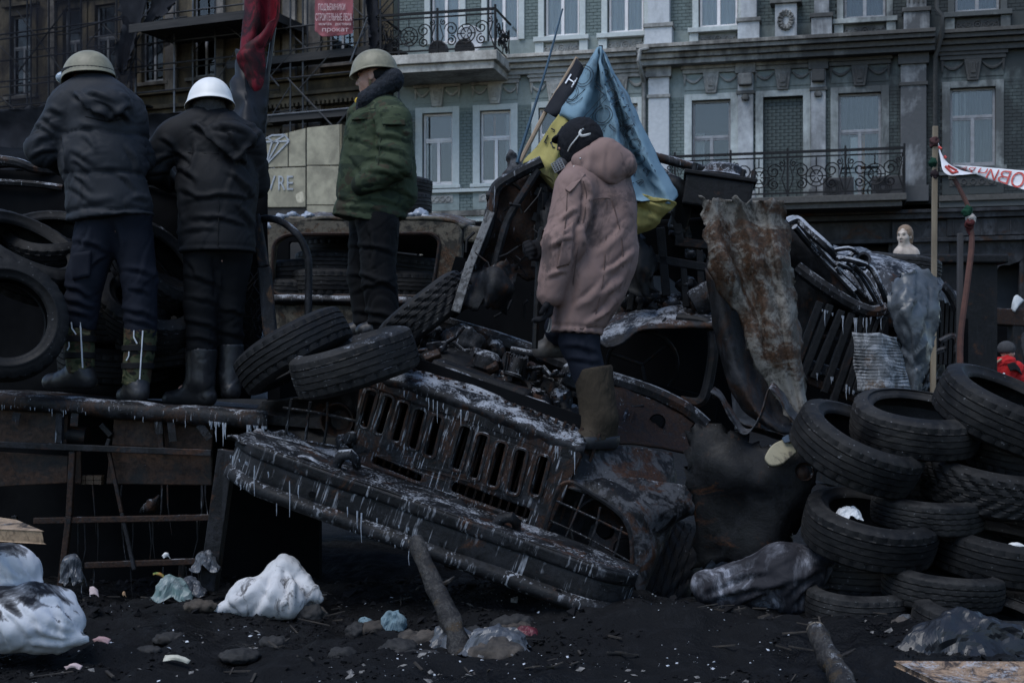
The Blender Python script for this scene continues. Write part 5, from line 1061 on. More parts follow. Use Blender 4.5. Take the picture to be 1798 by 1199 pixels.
# ---------------------------------------------------------------- the burnt trailer that the two men stand on
FD = Frame(at(180, 705, 7.45), -3, 4.6, 0); D = FD.on; d2 = lambda u, v, y=0: tuple(D(u, v, y).xz)
tr = thing('burnt_trailer', 'burnt flatbed trailer frame with iced deck edge under two men', 'trailer', FD.M)
M_tp = charred('rust_brown_side', base=(.009,.0085,.0085), grey=(.018,.017,.016), rust=.85, rustc=(.040,.021,.013), frost=.05, scale=3.2)
patch('deck_edge', [[D(-60,684,.08),D(100,695,.08),D(240,706,.08),D(385,716,.08),D(470,722,.08)],[D(-60,690,-.03),D(100,702,-.03),D(240,713,-.03),D(385,723,-.03),D(470,730,-.03)],[D(-60,712,-.03),D(100,721,-.03),D(240,733,-.03),D(385,745,-.03),D(470,750,-.03)],[D(-60,714,.05),D(100,724,.05),D(240,736,.05),D(385,748,.05),D(470,752,.05)]], charred('iced_rust_beam', rust=.4, frost=.34, scale=8, drip=.5, rustc=(.032,.017,.011)), tr, 6, .012, .008, 9, 81)
MB().box((D(-80,700).x, .06, -.05), (D(640,700).x, 1.9, .0)).build('deck', M_char, tr)
icicles(tr, FD, [(-20,712),(100,722),(240,734),(400,748)], -.04, 18, .08, r=.004); icicles(tr, FD, [(365,742),(400,746),(470,752)], -.05, 20, .25, r=.010)
def tp(name, pts, y0, y1, mt): return MB().prism([d2(u, v, y0) for u, v in pts], y0, y1).build(name, mt, tr, bev=.006)
tp('side_panel', [(-60,785),(116,790),(120,722),(-60,712)], .05, .07, M_tp); tp('side_panel', [(-60,858),(118,848),(120,800),(-60,790)], .04, .06, M_tp)
tp('side_panel', [(186,850),(372,852),(372,796),(192,792)], .05, .07, M_tp); tp('side_panel', [(196,782),(372,790),(375,742),(200,728)], .07, .09, M_tp)
tp('side_panel', [(118,848),(142,850),(142,792),(120,792)], .09, .11, M_tp)
for a, b, c, d, w_, y, mt in ((106,716,104,778,.036,.0,M_frosty),(-60,778,372,795,.034,-.02,M_char),(128,792,122,905,.032,-.01,M_rusty),(122,905,106,1035,.032,-.01,M_rusty),(60,914,370,908,.032,.0,M_rusty),(150,992,345,985,.032,.02,M_rusty),(190,786,214,900,.02,.0,M_rusty),(214,900,236,1000,.02,.0,M_char),(400,790,366,1035,.085,-.1,M_char),(178,745,196,765,.03,.05,M_char),(280,735,284,790,.03,.03,M_rusty),(192,770,186,790,.02,.0,M_char),(26,905,28,1040,.03,.3,M_char),(320,990,316,1040,.03,.2,M_char)):
    MB().bar(D(a, b, y), D(c, d, y), w_, w_, (0,1,0)).build('frame_bar', mt, tr, bev=.004)
for a, b, c, d in ((132,722,130,748),(278,738,280,762),(300,740,304,775),(350,745,368,770),(30,725,26,745)): MB().bar(D(a, b, -.02), D(c, d, -.02), .04, .006, (0,1,0)).build('hanger', M_frosty, tr)
tp('back_void', [(-80,1100),(560,1100),(560,740),(-80,720)], .9, 1.0, M_void)  # near-black sheet added as the shade beneath the deck
MB().lathe([(0,-.08),(.055,-.08),(.055,.08),(0,.08)], Matrix.Translation(D(128,765,.1)) @ Matrix.Rotation(R(90), 4, 'Y'), 14).build('air_tank', M_char, tr, True)
for k in range(6): MB().cbox(D(146+(k % 3)*14, 838+(k//3)*8, .15), (.04,.05,.022)).build('brick', plain('sooty_brick', (.10,.065,.04), None, 12), tr)
m = MB()
for k in range(26):
    u = random.uniform(120,380); v0 = random.choice((852, 915, 995)); m.tube([D(u, v0, .05), D(u+random.uniform(-4,4), v0+random.uniform(20,60), .05), D(u+random.uniform(-12,12), v0+random.uniform(60,90), .06)], [.005,.004,.001], 5)
tag(m.build('hanging_wires', M_frosty, tr, True), kind='stuff')
lump('melted_cable', [('c', 0, D(262,890,.1), D(280,872,.1), .03, .012), ('c', .02, D(245,900,.1), D(265,888,.1), .008, .03)], M_frosty, tr, .01, .008, 30, 3)
# burnt car behind the two men
FV = Frame(at(120, 330, 8.5), -4, 1, 0); V_ = FV.on
bc = thing('burnt_car', 'burnt black car body the two men lean on', 'car', FV.M)
patch('side', [[V_(-80,300,.0),V_(40,300,.0),V_(180,300,.0),V_(320,318,.0),V_(470,340,.0)],[V_(-80,380,-.05),V_(40,380,-.05),V_(180,380,-.05),V_(320,390,-.05),V_(470,400,-.05)],[V_(-80,520,.05),V_(40,520,.05),V_(180,520,.05),V_(320,520,.05),V_(470,520,.05)],[V_(-80,700,.0),V_(40,700,.0),V_(180,700,.0),V_(320,700,.0),V_(440,700,.0)]], M_void, bc, 6, .02, .03, 3, 91)
patch('roof', [[V_(-80,292,.0),V_(40,294,.0),V_(180,296,.0),V_(320,312,.0)],[V_(-80,262,.8),V_(40,262,.8),V_(180,262,.8),V_(320,280,.8)]], M_void, bc, 6, .02, .03, 3, 92)
m = MB(); m.tube(crv([V_(-80,284,-.05),V_(-20,280,-.08),V_(30,286,-.08),V_(60,296,-.05),V_(110,300,0)], 4), .03, 8); m.build('roof_rail', M_frosty, bc, True)
wires('gutter', bc, FV, [[(-80,318,-.05),(40,322,-.08),(110,330,-.05)], [(240,320,-.05),(300,332,-.08),(330,338,-.05)]], 0, .02, M_frosty)
MB().bar(V_(-80,398,-.12), V_(150,396,-.1), .05, .03, (0,1,0)).build('sill_strip', M_char, bc)
tag(MB().bar(at(448,378,8.1), at(464,470,8.05), .06, .06, (0,1,0)).bar(at(464,470,8.05), at(476,600,8.0), .075, .06, (0,1,0)).build('charred_post', charred('charred_timber', rust=.3, frost=.1, scale=8, rustc=(.09,.045,.02)), None, bev=.01), 'charred leaning post between the white helmet man and the cab', 'post')
m = MB(); m.tube(crv([at(450,388,8.15),at(470,384,8.1),at(495,390,8.05),at(522,412,8.0),at(538,442,8.0),at(542,470,8.0),at(541,560,8.0)], 6), .021, 10); tag(m.build('bent_pipe', charred('iced_dark_pipe', rust=.05, frost=.45, scale=8), None, True), 'curved dark pipe arching in front of the scorched cab', 'pipe')
m = MB()
for k in range(60):
    p = at(random.uniform(418,455), random.uniform(470,620), 8.2); q = p+Vector((random.uniform(-.12,.12), random.uniform(-.08,.08), random.uniform(-.15,.15))); m.tube([p, (p+q)/2+Vector((random.uniform(-.03,.03), 0, random.uniform(-.03,.03))), q], .003, 4)
tag(m.build('wire_tangle', M_black, None), 'tangle of burnt tyre wire beside the charred post', 'wire', None, 'stuff')
patch_o = wsheet('grey_tarp', [[(415,470,8.7),(440,465,8.7),(470,470,8.7)],[(415,560,8.65),(440,560,8.6),(470,560,8.7)],[(412,700,8.6),(440,700,8.6),(470,700,8.6)]], plain('pale_grey_tarp', (.34,.36,.39), (.2,.21,.23), 6, .7), 'pale grey tarpaulin glimpsed between the boots and charred post', 'tarpaulin', n=5, thick=.005, crumple=.03, cs=6)
# ---------------------------------------------------------------- tyres
def rubber(name, dust=.3, frost=0.0, base=(.0045,.0048,.0057)):
    t = NT(name); co = t.coord(5); n1 = t.noise(co, 1, 7, .7, .5); n2 = t.noise(t.coord(38), 1, 4, .6)
    c = t.mix(t.ramp(n1, [(.4, 0.0), (.75, 1.0)]), base, (.012+.035*dust,.012+.0335*dust,.0125+.032*dust))
    fl_ = t.ramp(t.math('ADD', t.noise(t.coord(60), 1, 3, .6), t.math('MULTIPLY', n1, .25)), [(.80, 0.0), (.84, 1.0)]); c = t.mix(t.math('MULTIPLY', fl_, .6), c, (.16,.165,.175))
    mu_ = t.ramp(t.noise(t.coord(2.6), 1, 6, .7, .8), [(.54, 0.0), (.64, 1.0)]); c = t.mix(t.math('MULTIPLY', mu_, .35+.4*dust), c, (.030,.028,.026))
    if frost: 
        s_ = t.math('ADD', t.math('MULTIPLY', t.upness(), .25), t.noise(t.coord(9), 1, 8, .75))
        c = t.mix(t.ramp(s_, [(.92-.3*frost, 0.0), (1.02-.3*frost, 1.0)]), c, (.30,.32,.36))
    t.set(c, t.ramp(n1, [(.3,.5),(.7,.85)]), Specular_IOR_Level=.22); t.bump(t.math('ADD', n1, n2), .35, .006); return t.m
M_rub = rubber('tyre_rubber', .25); M_rubf = rubber('frosted_tyre_rubber', .35, .5); M_rubd = rubber('dusty_tyre_rubber', .7); M_rubk = rubber('dark_tyre_rubber', .05)
def tyre_mesh(name, mat, Rr=.31, w=.205, rim=.2, kind='rib', n=120, sag=0.0, seed=0):
    hw = w/2; prof = []; tread = []
    ribs = 5; zs_ = np.linspace(-hw*.80, hw*.80, ribs*4+1)
    for i, z in enumerate(zs_):
        gr = (i % 4 == 0) and 0 < i < ribs*4
        crown = -.010*(z/hw)**2
        if gr: prof += [(Rr+crown, z-.0035), (Rr+crown-.011, z-.0025), (Rr+crown-.011, z+.0025), (Rr+crown, z+.0035)]; tread += [('e', z), ('g', z), ('g', z), ('e', z)]
        else: prof.append((Rr+crown, z)); tread.append(('t', z))
    side = [(Rr-.022, .92), (Rr-.045, 1.0), (Rr-.06, 1.03), (Rr-.062, 1.045), (Rr-.068, 1.045), (Rr-.07, 1.03), (rim+.035, .97), (rim+.018, .86), (rim+.012, .85), (rim+.004, .78), (rim, .68), (rim+.008, .6)]
    up = [(r, hw*k) for r, k in side]; inner = [(rim+.03, hw*.72), (Rr-.05, hw*.8), (Rr-.025, 0), (Rr-.05, -hw*.8), (rim+.03, -hw*.72)]
    dn = [(r, -hw*k) for r, k in reversed(side)]
    allp = prof+up+inner+dn; m = len(allp); A = np.zeros((n, m, 3))
    for s in range(n):
        a = 2*math.pi*s/n
        for j, (r, z) in enumerate(allp):
            if j < len(tread):
                tk, tz = tread[j]; zz = tz/hw
                if kind == 'rib' and abs(zz) > .5 and s % 4 == 0: r -= .008
                if kind == 'rib' and abs(zz) < .5 and (s+int(zz*8)) % 6 == 0 and tk == 't': r -= .003
                if kind == 'chev' and (s+int(abs(zz)*9)) % 5 in (0, 1) and tk != 'g': r -= .009
                if kind == 'worn' and (s+(int((zz+1)*10) % 2)*2) % 4 == 0: r -= .0025
                if kind == 'worn': r -= .003
            elif kind != 'worn' and len(tread) <= j < len(tread)+2 and s % 4 == 0: r -= .004
            A[s, j] = (r*math.cos(a), r*math.sin(a), z)
    V = A.reshape(-1, 3)
    if sag: V = V+np.stack([pn(V*3+seed+q*5) for q in range(3)], 1)*sag
    fs = [(s*m+j, ((s+1) % n)*m+j, ((s+1) % n)*m+(j+1) % m, s*m+(j+1) % m) for s in range(n) for j in range(m)]
    me = bpy.data.meshes.new(name); me.from_pydata(V.tolist(), [], fs); me.update(); me.materials.append(mat)
    for p in me.polygons: p.use_smooth = True
    autosmooth(me, 35); return me
TM = {'a': tyre_mesh('tyre_ribbed', M_rub, sag=.006), 'b': tyre_mesh('tyre_dusty', M_rubd, .30, .19, kind='rib', sag=.008, seed=3), 'c': tyre_mesh('tyre_chevron', M_rub, .315, .215, kind='chev', sag=.006), 'w': tyre_mesh('tyre_worn', M_rubd, .29, .165, .19, 'worn', sag=.012, seed=6), 'f': tyre_mesh('tyre_frosted', M_rubf, .32, .215, sag=.008, seed=9), 'k': tyre_mesh('tyre_dark', M_rubk, .31, .2, sag=.006, seed=4), 't': tyre_mesh('tyre_truck', M_rubk, .47, .26, .27, 'chev', sag=.006)}
def tyre(u, v, Y, ax, label, k='a', s=1.0, spin=None, group='tyres heaped on the barricade'):
    o = bpy.data.objects.new('tyre', TM[k]); C.objects.link(o)
    q = Vector((0, 0, 1)).rotation_difference(Vector(ax).normalized()) @ Euler((0, 0, spin if spin is not None else random.uniform(0, 6))).to_quaternion()
    o.rotation_mode = 'QUATERNION'; o.rotation_quaternion = q; o.location = at(u, v, Y); o.scale = (s, s, s)
    return tag(o, label, 'tyre', group)
# right-hand stack
tyre(1762,722,6.85,(.33,-.34,.88), 'large tilted tyre on top of the right hand stack', 'a', 1.08)
tyre(1606,744,6.9,(.06,-.30,.95), 'tyre lying flat on the right stack with dirt on its rim', 'b', 1.04)
tyre(1504,786,6.8,(.36,-.36,.86), 'ribbed tyre sliding left off the right hand stack beside felt pad', 'a', 1.03)
tyre(1732,852,6.85,(.14,-.16,.95), 'tyre second below the top tyre at the right edge', 'c', .98)
tyre(1812,797,6.95,(.1,-.12,.98), 'tyre wedged at the right edge between two larger tyres', 'k', 1.0)
tyre(1527,928,6.72,(.13,-.30,.94), 'wide tyre with white rag inside it, left side of stack', 'a', 1.03)
tyre(1628,897,6.78,(.05,-.10,.99), 'smooth worn zigzag tread tyre in the middle of the right stack', 'w', .93)
tyre(1752,972,6.75,(.13,-.14,.97), 'dark tyre third from the top at the right edge', 'k', 1.02)
tyre(1655,1026,6.6,(.06,-.12,.98), 'brownish tyre with cracked tread low in the right stack', 'w', .98)
tyre(1515,1005,6.95,(.02,-.04,1), 'black tyre half hidden behind the dark sack', 'k', .95)
tyre(1506,1062,6.62,(.02,-.06,1), 'flattened bottom tyre just right of the dark sack', 'b', .82)
tyre(1722,1098,6.35,(.08,-.14,.98), 'bottom tyre behind the black plastic bag', 'b', 1.0)
tyre(1878,668,6.7,(.75,-.5,.45), 'frosted tyre poking in at the right edge by red jacket', 'f', .95)
tyre(1828,905,7.15,(.05,-.1,1), 'shadowed tyre deep at the right edge of the stack', 'k', 1.0)
tyre(1610,965,7.35,(.0,-.05,1), 'shadowed tyre at the back of the right hand stack', 'k', 1.0)
tyre(1660,1085,7.1,(.0,-.05,1), 'shadowed tyre at the bottom rear of the right stack', 'k', 1.0)
tyre(1790,1050,7.0,(.0,-.05,1), 'shadowed bottom tyre at the far right corner', 'k', 1.0)
tyre(1620,840,7.2,(.05,-.1,1), 'shadowed tyre behind the flat dirty rimmed tyre', 'k', 1.0)
# on the trailer, left
tyre(8,563,7.3,(.42,-.88,.12), 'tyre standing upright with its hole facing out at left edge', 'k', 1.02)
tyre(38,452,7.75,(.52,-.32,.80), 'big tyre leaning above the upright tyre at left edge', 'a', 1.12)
tyre(92,425,8.1,(.1,-.5,.85), 'small dark tyre behind the leaning tyre at left', 'k', .9)
tyre(272,470,8.1,(.72,-.35,.5), 'frost streaked tyre behind the striped boot mans knees', 'f', .9)
tyre(262,545,8.0,(.35,-.5,.78), 'tyre between the two men behind their calves', 'k', 1.0)
tyre(205,560,8.05,(.05,-.2,.97), 'tyre seen between the legs in camouflage boots', 'k', .95)
tyre(300,600,8.2,(-.1,-.25,.96), 'dark tyre low between the two men', 'k', 1.0)
tyre(200,630,8.2,(.1,-.2,.96), 'bottom tyre behind the camouflage boots', 'k', 1.0)
# on the truck's nose
tyre(515,616,7.3,(-.50,.02,.86), 'slanting ribbed tyre beside the rubber boots', 'k', 1.0)
tyre(622,636,7.05,(-.28,-.14,.95), 'frost flecked tyre lying on the truck grille', 'f', 1.0)
tyre(748,552,8.0,(-.62,-.02,.78), 'deep chevron tread tyre under the green coated man', 'c', .95)
# in and on the cab
G2 = 'tyres stacked in the scorched cab'
for u, v, Y, ax, lb, k in ((505,484,10.6,(-.08,-.05,1),'upper tyre at the left of the cab windscreen','a'),(505,514,10.5,(.05,-.05,1),'lower ash stained tyre at the left of the cab windscreen','b'),(588,466,10.6,(.03,-.03,1),'upper tyre in the middle of the cab windscreen','b'),(582,500,10.45,(.02,-.03,1),'lower tyre in the middle of the cab windscreen','a'),(600,443,10.9,(0,-.05,1),'topmost dark tyre in the cab windscreen','k'),(706,470,10.7,(.12,-.1,1),'upper tyre right of the green coated mans legs','b'),(712,500,10.55,(.05,-.05,1),'lower tyre right of the green coated mans legs','b'),(762,480,11.0,(.05,-.05,1),'dark tyre at the right rear inside the cab','k'),(765,515,10.9,(.0,-.05,1),'bottom dark tyre at the right rear inside the cab','k')):
    tyre(u, v, Y, ax, lb, k, 1.0, None, G2)
tyre(700,330,10.7,(.1,-.05,1), 'upper of two tyres on the cab roof behind the green coat', 'a', .82); tyre(696,364,10.65,(-.05,-.03,1), 'lower of two tyres on the cab roof behind the green coat', 'a', .86)
tyre(1582,470,9.98,(.10,-.06,.98), 'tyre lying flat on the bulged hood under the mannequin', 'w', .98)
wh = bpy.data.objects.new('front_wheel', TM['t']); C.objects.link(wh); wh.parent = truck; wh.location = T(1160,1060,.95); wh.rotation_euler = (0, R(90), 0)
# ---------------------------------------------------------------- sacks, bags, timber, litter
def sack(name, prims, mat, label, cat='sack', h=.012, amp=.006, sc=(6,6,6), seed=0, ridge=.8, segs=(), sa=.012, sw=6):
    lo = min((min(p[2][2]-p[4], p[3][2]-p[5]) if p[0] == 'c' else p[2][2]-p[3][2]) for p in prims); c = Vector(prims[0][2]); org = Vector((c.x, c.y, gz(c.x, c.y)))
    return tag(placed(solid(name, prims, mat, None, h, lambda v: folds(v, amp, sc, seed, ridge)+pfolds(v, segs, sa, sw)+.004*pn(v*22), origin=org), org), label, cat)
def placed(o, org): o.location = org; return o
M_sack = cloth('white_woven_sack', (.58,.59,.62), (.47,.48,.51), 4, .6, 160, .3, 10, dirt=(.018,.018,.021), dirtlo=.83, top=.42)
M_sackd = cloth('sooty_sack', (.25,.26,.30), (.12,.125,.145), 4, .7, 160, .3, 16, dirt=(.018,.018,.022), dirtlo=.44)
M_cloth = cloth('dirty_white_cloth', (.52,.52,.53), (.42,.42,.43), 8, .7, 160, .3, 9, dirt=(.03,.027,.027), dirtlo=.60)
G = lambda u, v, Y: at(u, v, Y)
sack('sack', [('c', 0, G(-60,1088,5.75), G(50,1086,5.7), .21, .19, ((0,0,1), .68)), ('e', .05, G(92,1098,5.68), (.13,.12,.105)), ('c', .03, G(110,1112,5.66), G(152,1124,5.64), .075, .012), ('c', .04, G(60,1050,5.7), G(118,1046,5.74), .07, .03)], M_sack, 'lower white sack with sooty top at the left edge', seed=2, segs=[(150,1120,92,1048),(148,1120,80,1076),(145,1122,60,1100),(140,1126,50,1125),(0,1060,60,1130),(30,1050,80,1120),(-20,1070,20,1135),(60,1042,120,1062),(100,1060,110,1130,.7)])
sack('sack', [('c', 0, G(-60,1010,5.95), G(10,1010,5.95), .15, .15, ((0,0,1), .9)), ('c', .05, G(15,1015,5.95), G(66,1027,5.93), .11, .02)], M_sack, 'upper white sack resting on another sack at left edge', seed=5, segs=[(66,1027,20,975),(64,1028,10,1000),(60,1030,0,1020),(-10,975,30,1030)])
sack('cloth_bundle', [('c', 0, G(497,1000,6.85), G(495,1040,6.85), .055, .12), ('c', .08, G(495,1015,6.85), G(385,1072,6.72), .07, .035), ('c', .08, G(495,1010,6.85), G(545,1045,6.8), .07, .04), ('c', .06, G(540,1040,6.8), G(562,1052,6.78), .03, .012), ('c', .06, G(440,1050,6.76), G(505,1055,6.72), .10, .09)], M_cloth, 'dirty white cloth draped in a peak on the ground', 'cloth', .0105, .008, (7,7,7), 7, 1.0, segs=[(495,985,382,1072,1.3,1.4),(496,988,452,1082,1.5,1.2),(503,990,512,1078,1.2,.8),(507,985,556,1050,1.1,1.3),(400,1045,430,1080,.9),(455,1020,480,1050,.8,.8),(520,1020,500,1060,1.2)], sa=.014, sw=7)
sack('sack', [('c', 0, G(1262,1035,6.85), G(1380,1015,6.8), .12, .17, ((0,0,1), .82)), ('c', .08, G(1380,1005,6.8), G(1462,982,6.78), .15, .05), ('c', .05, G(1275,1040,6.83), G(1232,1022,6.84), .09, .05), ('e', .05, G(1400,1060,6.75), (.10,.09,.06))], M_sackd, 'soot stained grey sack slumped against the right tyres', seed=11, amp=.012, segs=[(1236,1038,1352,1000),(1245,1052,1384,1028,1.2),(1300,1062,1424,1008),(1380,1042,1456,990),(1240,1030,1320,985),(1420,990,1460,985),(1390,1060,1430,1020),(1280,1068,1340,1040)], sa=.016)
M_bag = plain('black_plastic_film', (.008,.0085,.011), (.013,.014,.017), 5, .36, .3, 25, spec=.45)
M_bark = charred('charred_bark', base=(.014,.013,.0135), grey=(.05,.047,.044), greyamt=.7, rust=.2, rustc=(.05,.035,.02), frost=.3, scale=14, bump=.8); M_cut = plain('pale_cut_wood', (.20,.165,.12), (.08,.065,.05), 18, .8)
def log(a, b, r0, r1, label, bend=.02):
    a, b = Vector(a), Vector(b); org = Vector((a.x, a.y, gz(a.x, a.y))); t = thing('log', label, 'log', org)
    p = [a.lerp(b, k/10)+Vector((bend*.5*math.sin(k*.5), 0, bend*.3*math.sin(k*.8)))-org for k in range(11)]
    m = MB(); m.tube(p, [r0+(r1-r0)*k/10+.004*math.sin(k*2.3) for k in range(11)], 14); o = m.build('trunk', M_bark, t, True); displace(o.data, lambda v: .008*fbm(v*22, 3))
    d = (p[-1]-p[-2]).normalized(); q = d.to_track_quat('Z', 'Y').to_matrix().to_4x4(); MB().lathe([(0,.004),(r1*.5,.006),(r1*.92,.0),(r1*.95,-.01)], Matrix.Translation(p[-1]) @ q, 14).build('cut_end', M_cut, t, True)
    s = p[6]; MB().tube([s, s+Vector((r0*1.3,-.01,.03)), s+Vector((r0*1.8,-.02,.05))], [.012,.009,.004], 6).build('branch_stub', M_bark, t, True); return t
log(at(812,1155,5.85), at(733,950,6.2), .046, .036, 'burnt log stuck upright in the mud before the bumper')
log(at(1492,1240,5.1), at(1436,1106,5.5), .05, .038, 'stubby burnt log poking up at the bottom right')
def timber(name, corners, th, mat, label, cat='board'):
    cs = [Vector(c) for c in corners]; org = cs[0].copy(); m = MB(); nr = (cs[1]-cs[0]).cross(cs[3]-cs[0]).normalized()
    if nr.z < 0: nr = -nr
    m.add([c-org for c in cs]+[c-org-nr*th for c in cs], [(0,1,2,3),(7,6,5,4)]+[(i,(i+1)%4,4+(i+1)%4,4+i) for i in range(4)]); o = m.build(name, mat, None, bev=.004); o.location = org; return tag(o, label, cat)
M_wood = charred('sooty_raw_timber', base=(.33,.235,.155), grey=(.25,.175,.115), greyamt=.7, rust=.45, rustc=(.03,.024,.02), frost=.1, scale=6)
timber('plank', [at(-60,925,5.6), at(74,932,5.35), at(27,912,5.75), at(-60,900,5.9)], .05, M_wood, 'sawn timber plank end with sooty top at the left edge', 'plank')
timber('board', [at(1572,1160,5.15), at(1860,1162,5.05), at(1900,1230,4.75), at(1665,1205,4.8)], .02, charred('frosted_plywood', base=(.30,.20,.13), grey=(.22,.15,.10), greyamt=.8, rust=.5, rustc=(.05,.036,.03), frost=.30, scale=10), 'brown plywood board with frost specks in the bottom right corner')
# stones, lumps and litter
M_stone = plain('sooty_cobble', (.006,.006,.0065), (.022,.021,.021), 9, .8, .6, 20); M_stonel = plain('pale_dirty_stone', (.085,.07,.058), (.018,.016,.015), 12, .85, .6, 24)
M_grey = plain('grey_plastic_film', (.085,.092,.105), (.035,.038,.045), 10, .35, .4, 30); M_paper = plain('white_paper', (.68,.68,.68), (.5,.49,.48), 8, .7)
M_blue = plain('pale_blue_rag', (.15,.22,.25), (.08,.12,.14), 10, .8); M_teal = plain('teal_bag', (.08,.14,.135), (.20,.23,.23), 14, .45); M_redp = plain('crimson_wrapper', (.10,.012,.02), (.05,.008,.012), 10, .5); M_card = plain('brown_card', (.055,.044,.034), (.028,.023,.02), 10, .85)
def clod(u, v, Y, r, mat, label, name='stone', cat='stone', seed=0, amp=.3, sc=3.0, group=None):
    p = at(u, v, Y); r = np.array(r); q = np.min(r); p.z = min(p.z, gz(p.x, p.y)+.12*r[2]) if v > 1050 else p.z; org = np.array((p.x, p.y, p.z))
    o = solid(name, [('e', 0, (0,0,0), r), ('e', q*.5, (r[0]*.3, -r[1]*.2, r[2]*.2), r*.7)], mat, None, max(.007, q/7), lambda w_: q*amp*(fbm(w_*sc/q*.35+seed, 3)))
    o.location = org; return tag(o, label, cat, group)
GS = 'stones in the mud'
for k, (u, v, Y, r, mt, lb) in enumerate([(872,1150,5.8,(.105,.09,.075),M_stonel,'rounded brown stone under crumpled grey film at bottom centre'),(752,1110,6.1,(.075,.07,.055),M_stonel,'pale blocky stone just left of the upright log'),(720,1100,6.2,(.05,.05,.04),M_stonel,'small brown stone left of the pale blocky stone'),(1374,1082,6.5,(.055,.05,.045),M_stone,'dark cobble under the grey sack'),(1345,1080,6.5,(.04,.04,.03),M_stone,'small dark cobble left of cobble under grey sack'),(1472,1100,6.3,(.085,.06,.03),M_stonel,'long flat stone in front of bottom tyres'),(1575,1105,6.2,(.05,.05,.05),M_stonel,'reddish stone between the bottom tyres'),(1592,1128,6.0,(.03,.04,.045),M_stone,'squared stone left of the black plastic bag'),(545,1062,6.7,(.06,.05,.05),M_stone,'rough lump beside the white cloth'),(560,1065,6.75,(.04,.04,.04),M_stonel,'brown lump under the edge of white cloth'),(655,1075,6.5,(.06,.05,.05),M_card,'square brown block under the bumper'),(625,1080,6.5,(.05,.05,.04),M_stone,'dark lump left of the brown block'),(700,1140,5.9,(.08,.07,.05),M_stone,'black lump left of the log foot'),(735,1160,5.8,(.10,.06,.04),M_stone,'flat black lump at the foot of the log'),(785,1105,6.1,(.05,.05,.05),M_stone,'dark lump right behind the upright log'),(830,1090,6.3,(.08,.06,.05),M_stone,'dark lump right of the upright log'),(900,1085,6.4,(.10,.06,.05),M_stone,'long black lump beneath the bumper end'),(300,1115,6.2,(.08,.06,.03),M_stone,'flat black lump between the two white sacks'),(260,1125,6.0,(.06,.05,.025),M_stone,'small flat lump right of the lower white sack'),(420,1125,5.9,(.09,.07,.03),M_stone,'flat black lump below the white cloth'),(480,1100,6.2,(.06,.05,.03),M_stone,'black lump in front of white cloth'),(350,1060,6.7,(.08,.06,.03),M_card,'flat brown lump left of the white cloth'),(600,1150,5.8,(.06,.05,.035),M_stone,'black lump in the open mud at lower centre')]):
    clod(u, v, Y, r, mt, lb, seed=k*3.3, group=GS)
def film(u, v, Y, w_, h_, d_, mat, label, cat='litter', seed=0, name='plastic_litter', amp=.35, n=4):
    """a crumpled skin of film: a low dome whose surface breaks into sharp ridges"""
    rr = random.Random(seed+100); p = at(u, v, Y); G_ = []
    if v > 1060 and Y < 6.6: p.z = min(p.z, gz(p.x, p.y)+(.14 if u == 872 else .75*h_))
    for i in range(7):
        row = []
        for j in range(7):
            a, b = i/3-1, j/3-1; r2 = min(1, a*a*.9+b*b*.9); row.append(Vector((b*w_*1.15+rr.uniform(-.12,.12)*w_, a*d_*1.1+rr.uniform(-.12,.12)*d_, h_*(1.9*(1-r2)**.6-.9)+rr.uniform(-.22,.22)*h_)))
        G_.append(row)
    o = patch(name, G_, mat, None, n, .003, min(w_, h_)*amp*.8, .9/min(w_, h_), seed, smooth=False); o.location = p; return tag(o, label, cat)
film(1690,1128,5.72,.26,.12,.14,M_bag,'crumpled black plastic bag below the right tyre stack','bag',seed=21,name='plastic_bag',amp=.3,n=7)
film(872,1122,5.85,.12,.055,.08,M_grey,'crumpled grey plastic film on the brown stone',seed=1); film(800,1122,6.0,.10,.05,.07,M_grey,'grey plastic film behind the foot of the upright log',seed=2); film(305,1032,7.0,.085,.055,.07,M_teal,'teal and white plastic bag under the trailer',seed=3); film(335,1030,7.05,.06,.045,.05,M_grey,'grey film beside the teal plastic bag',seed=4)
film(127,1000,7.2,.05,.08,.04,M_grey,'dark shiny film snagged on the left trailer strut',seed=5); film(905,1082,6.35,.09,.035,.05,M_card,'brown scrap under the bumper end',seed=6); film(924,1094,6.25,.05,.02,.04,M_redp,'crimson wrapper in front of the bumper end',seed=7); film(690,1072,6.5,.05,.05,.04,M_blue,'pale blue rag under the bumper',seed=8); film(640,1068,6.55,.035,.03,.03,M_blue,'small blue scrap left of the pale blue rag',seed=9)
film(1490,900,6.62,.05,.03,.04,M_paper,'white rag inside the wide tyre',seed=10); film(1530,1132,5.9,.035,.03,.03,M_grey,'small white film scrap in mud right of centre',seed=11); film(1640,965,6.9,.06,.03,.05,plain('deep_teal_film', (.01,.06,.07), None, 9, .3),'dark teal film squeezed between the right tyres',seed=12); film(1590,1085,6.4,.05,.035,.04,M_grey,'dark film scrap between the bottom tyres',seed=13)
film(360,985,7.25,.06,.05,.04,M_grey,'dark film caught on the lowest trailer rail',seed=14); film(1300,905,6.9,.001+.02,.02,.02,M_grey,'tiny film scrap on the door sheet',seed=15) if 0 else None
film(150,650,7.7,.05,.08,.04,M_card,'scorched brown card behind the left camouflage boot',seed=16)
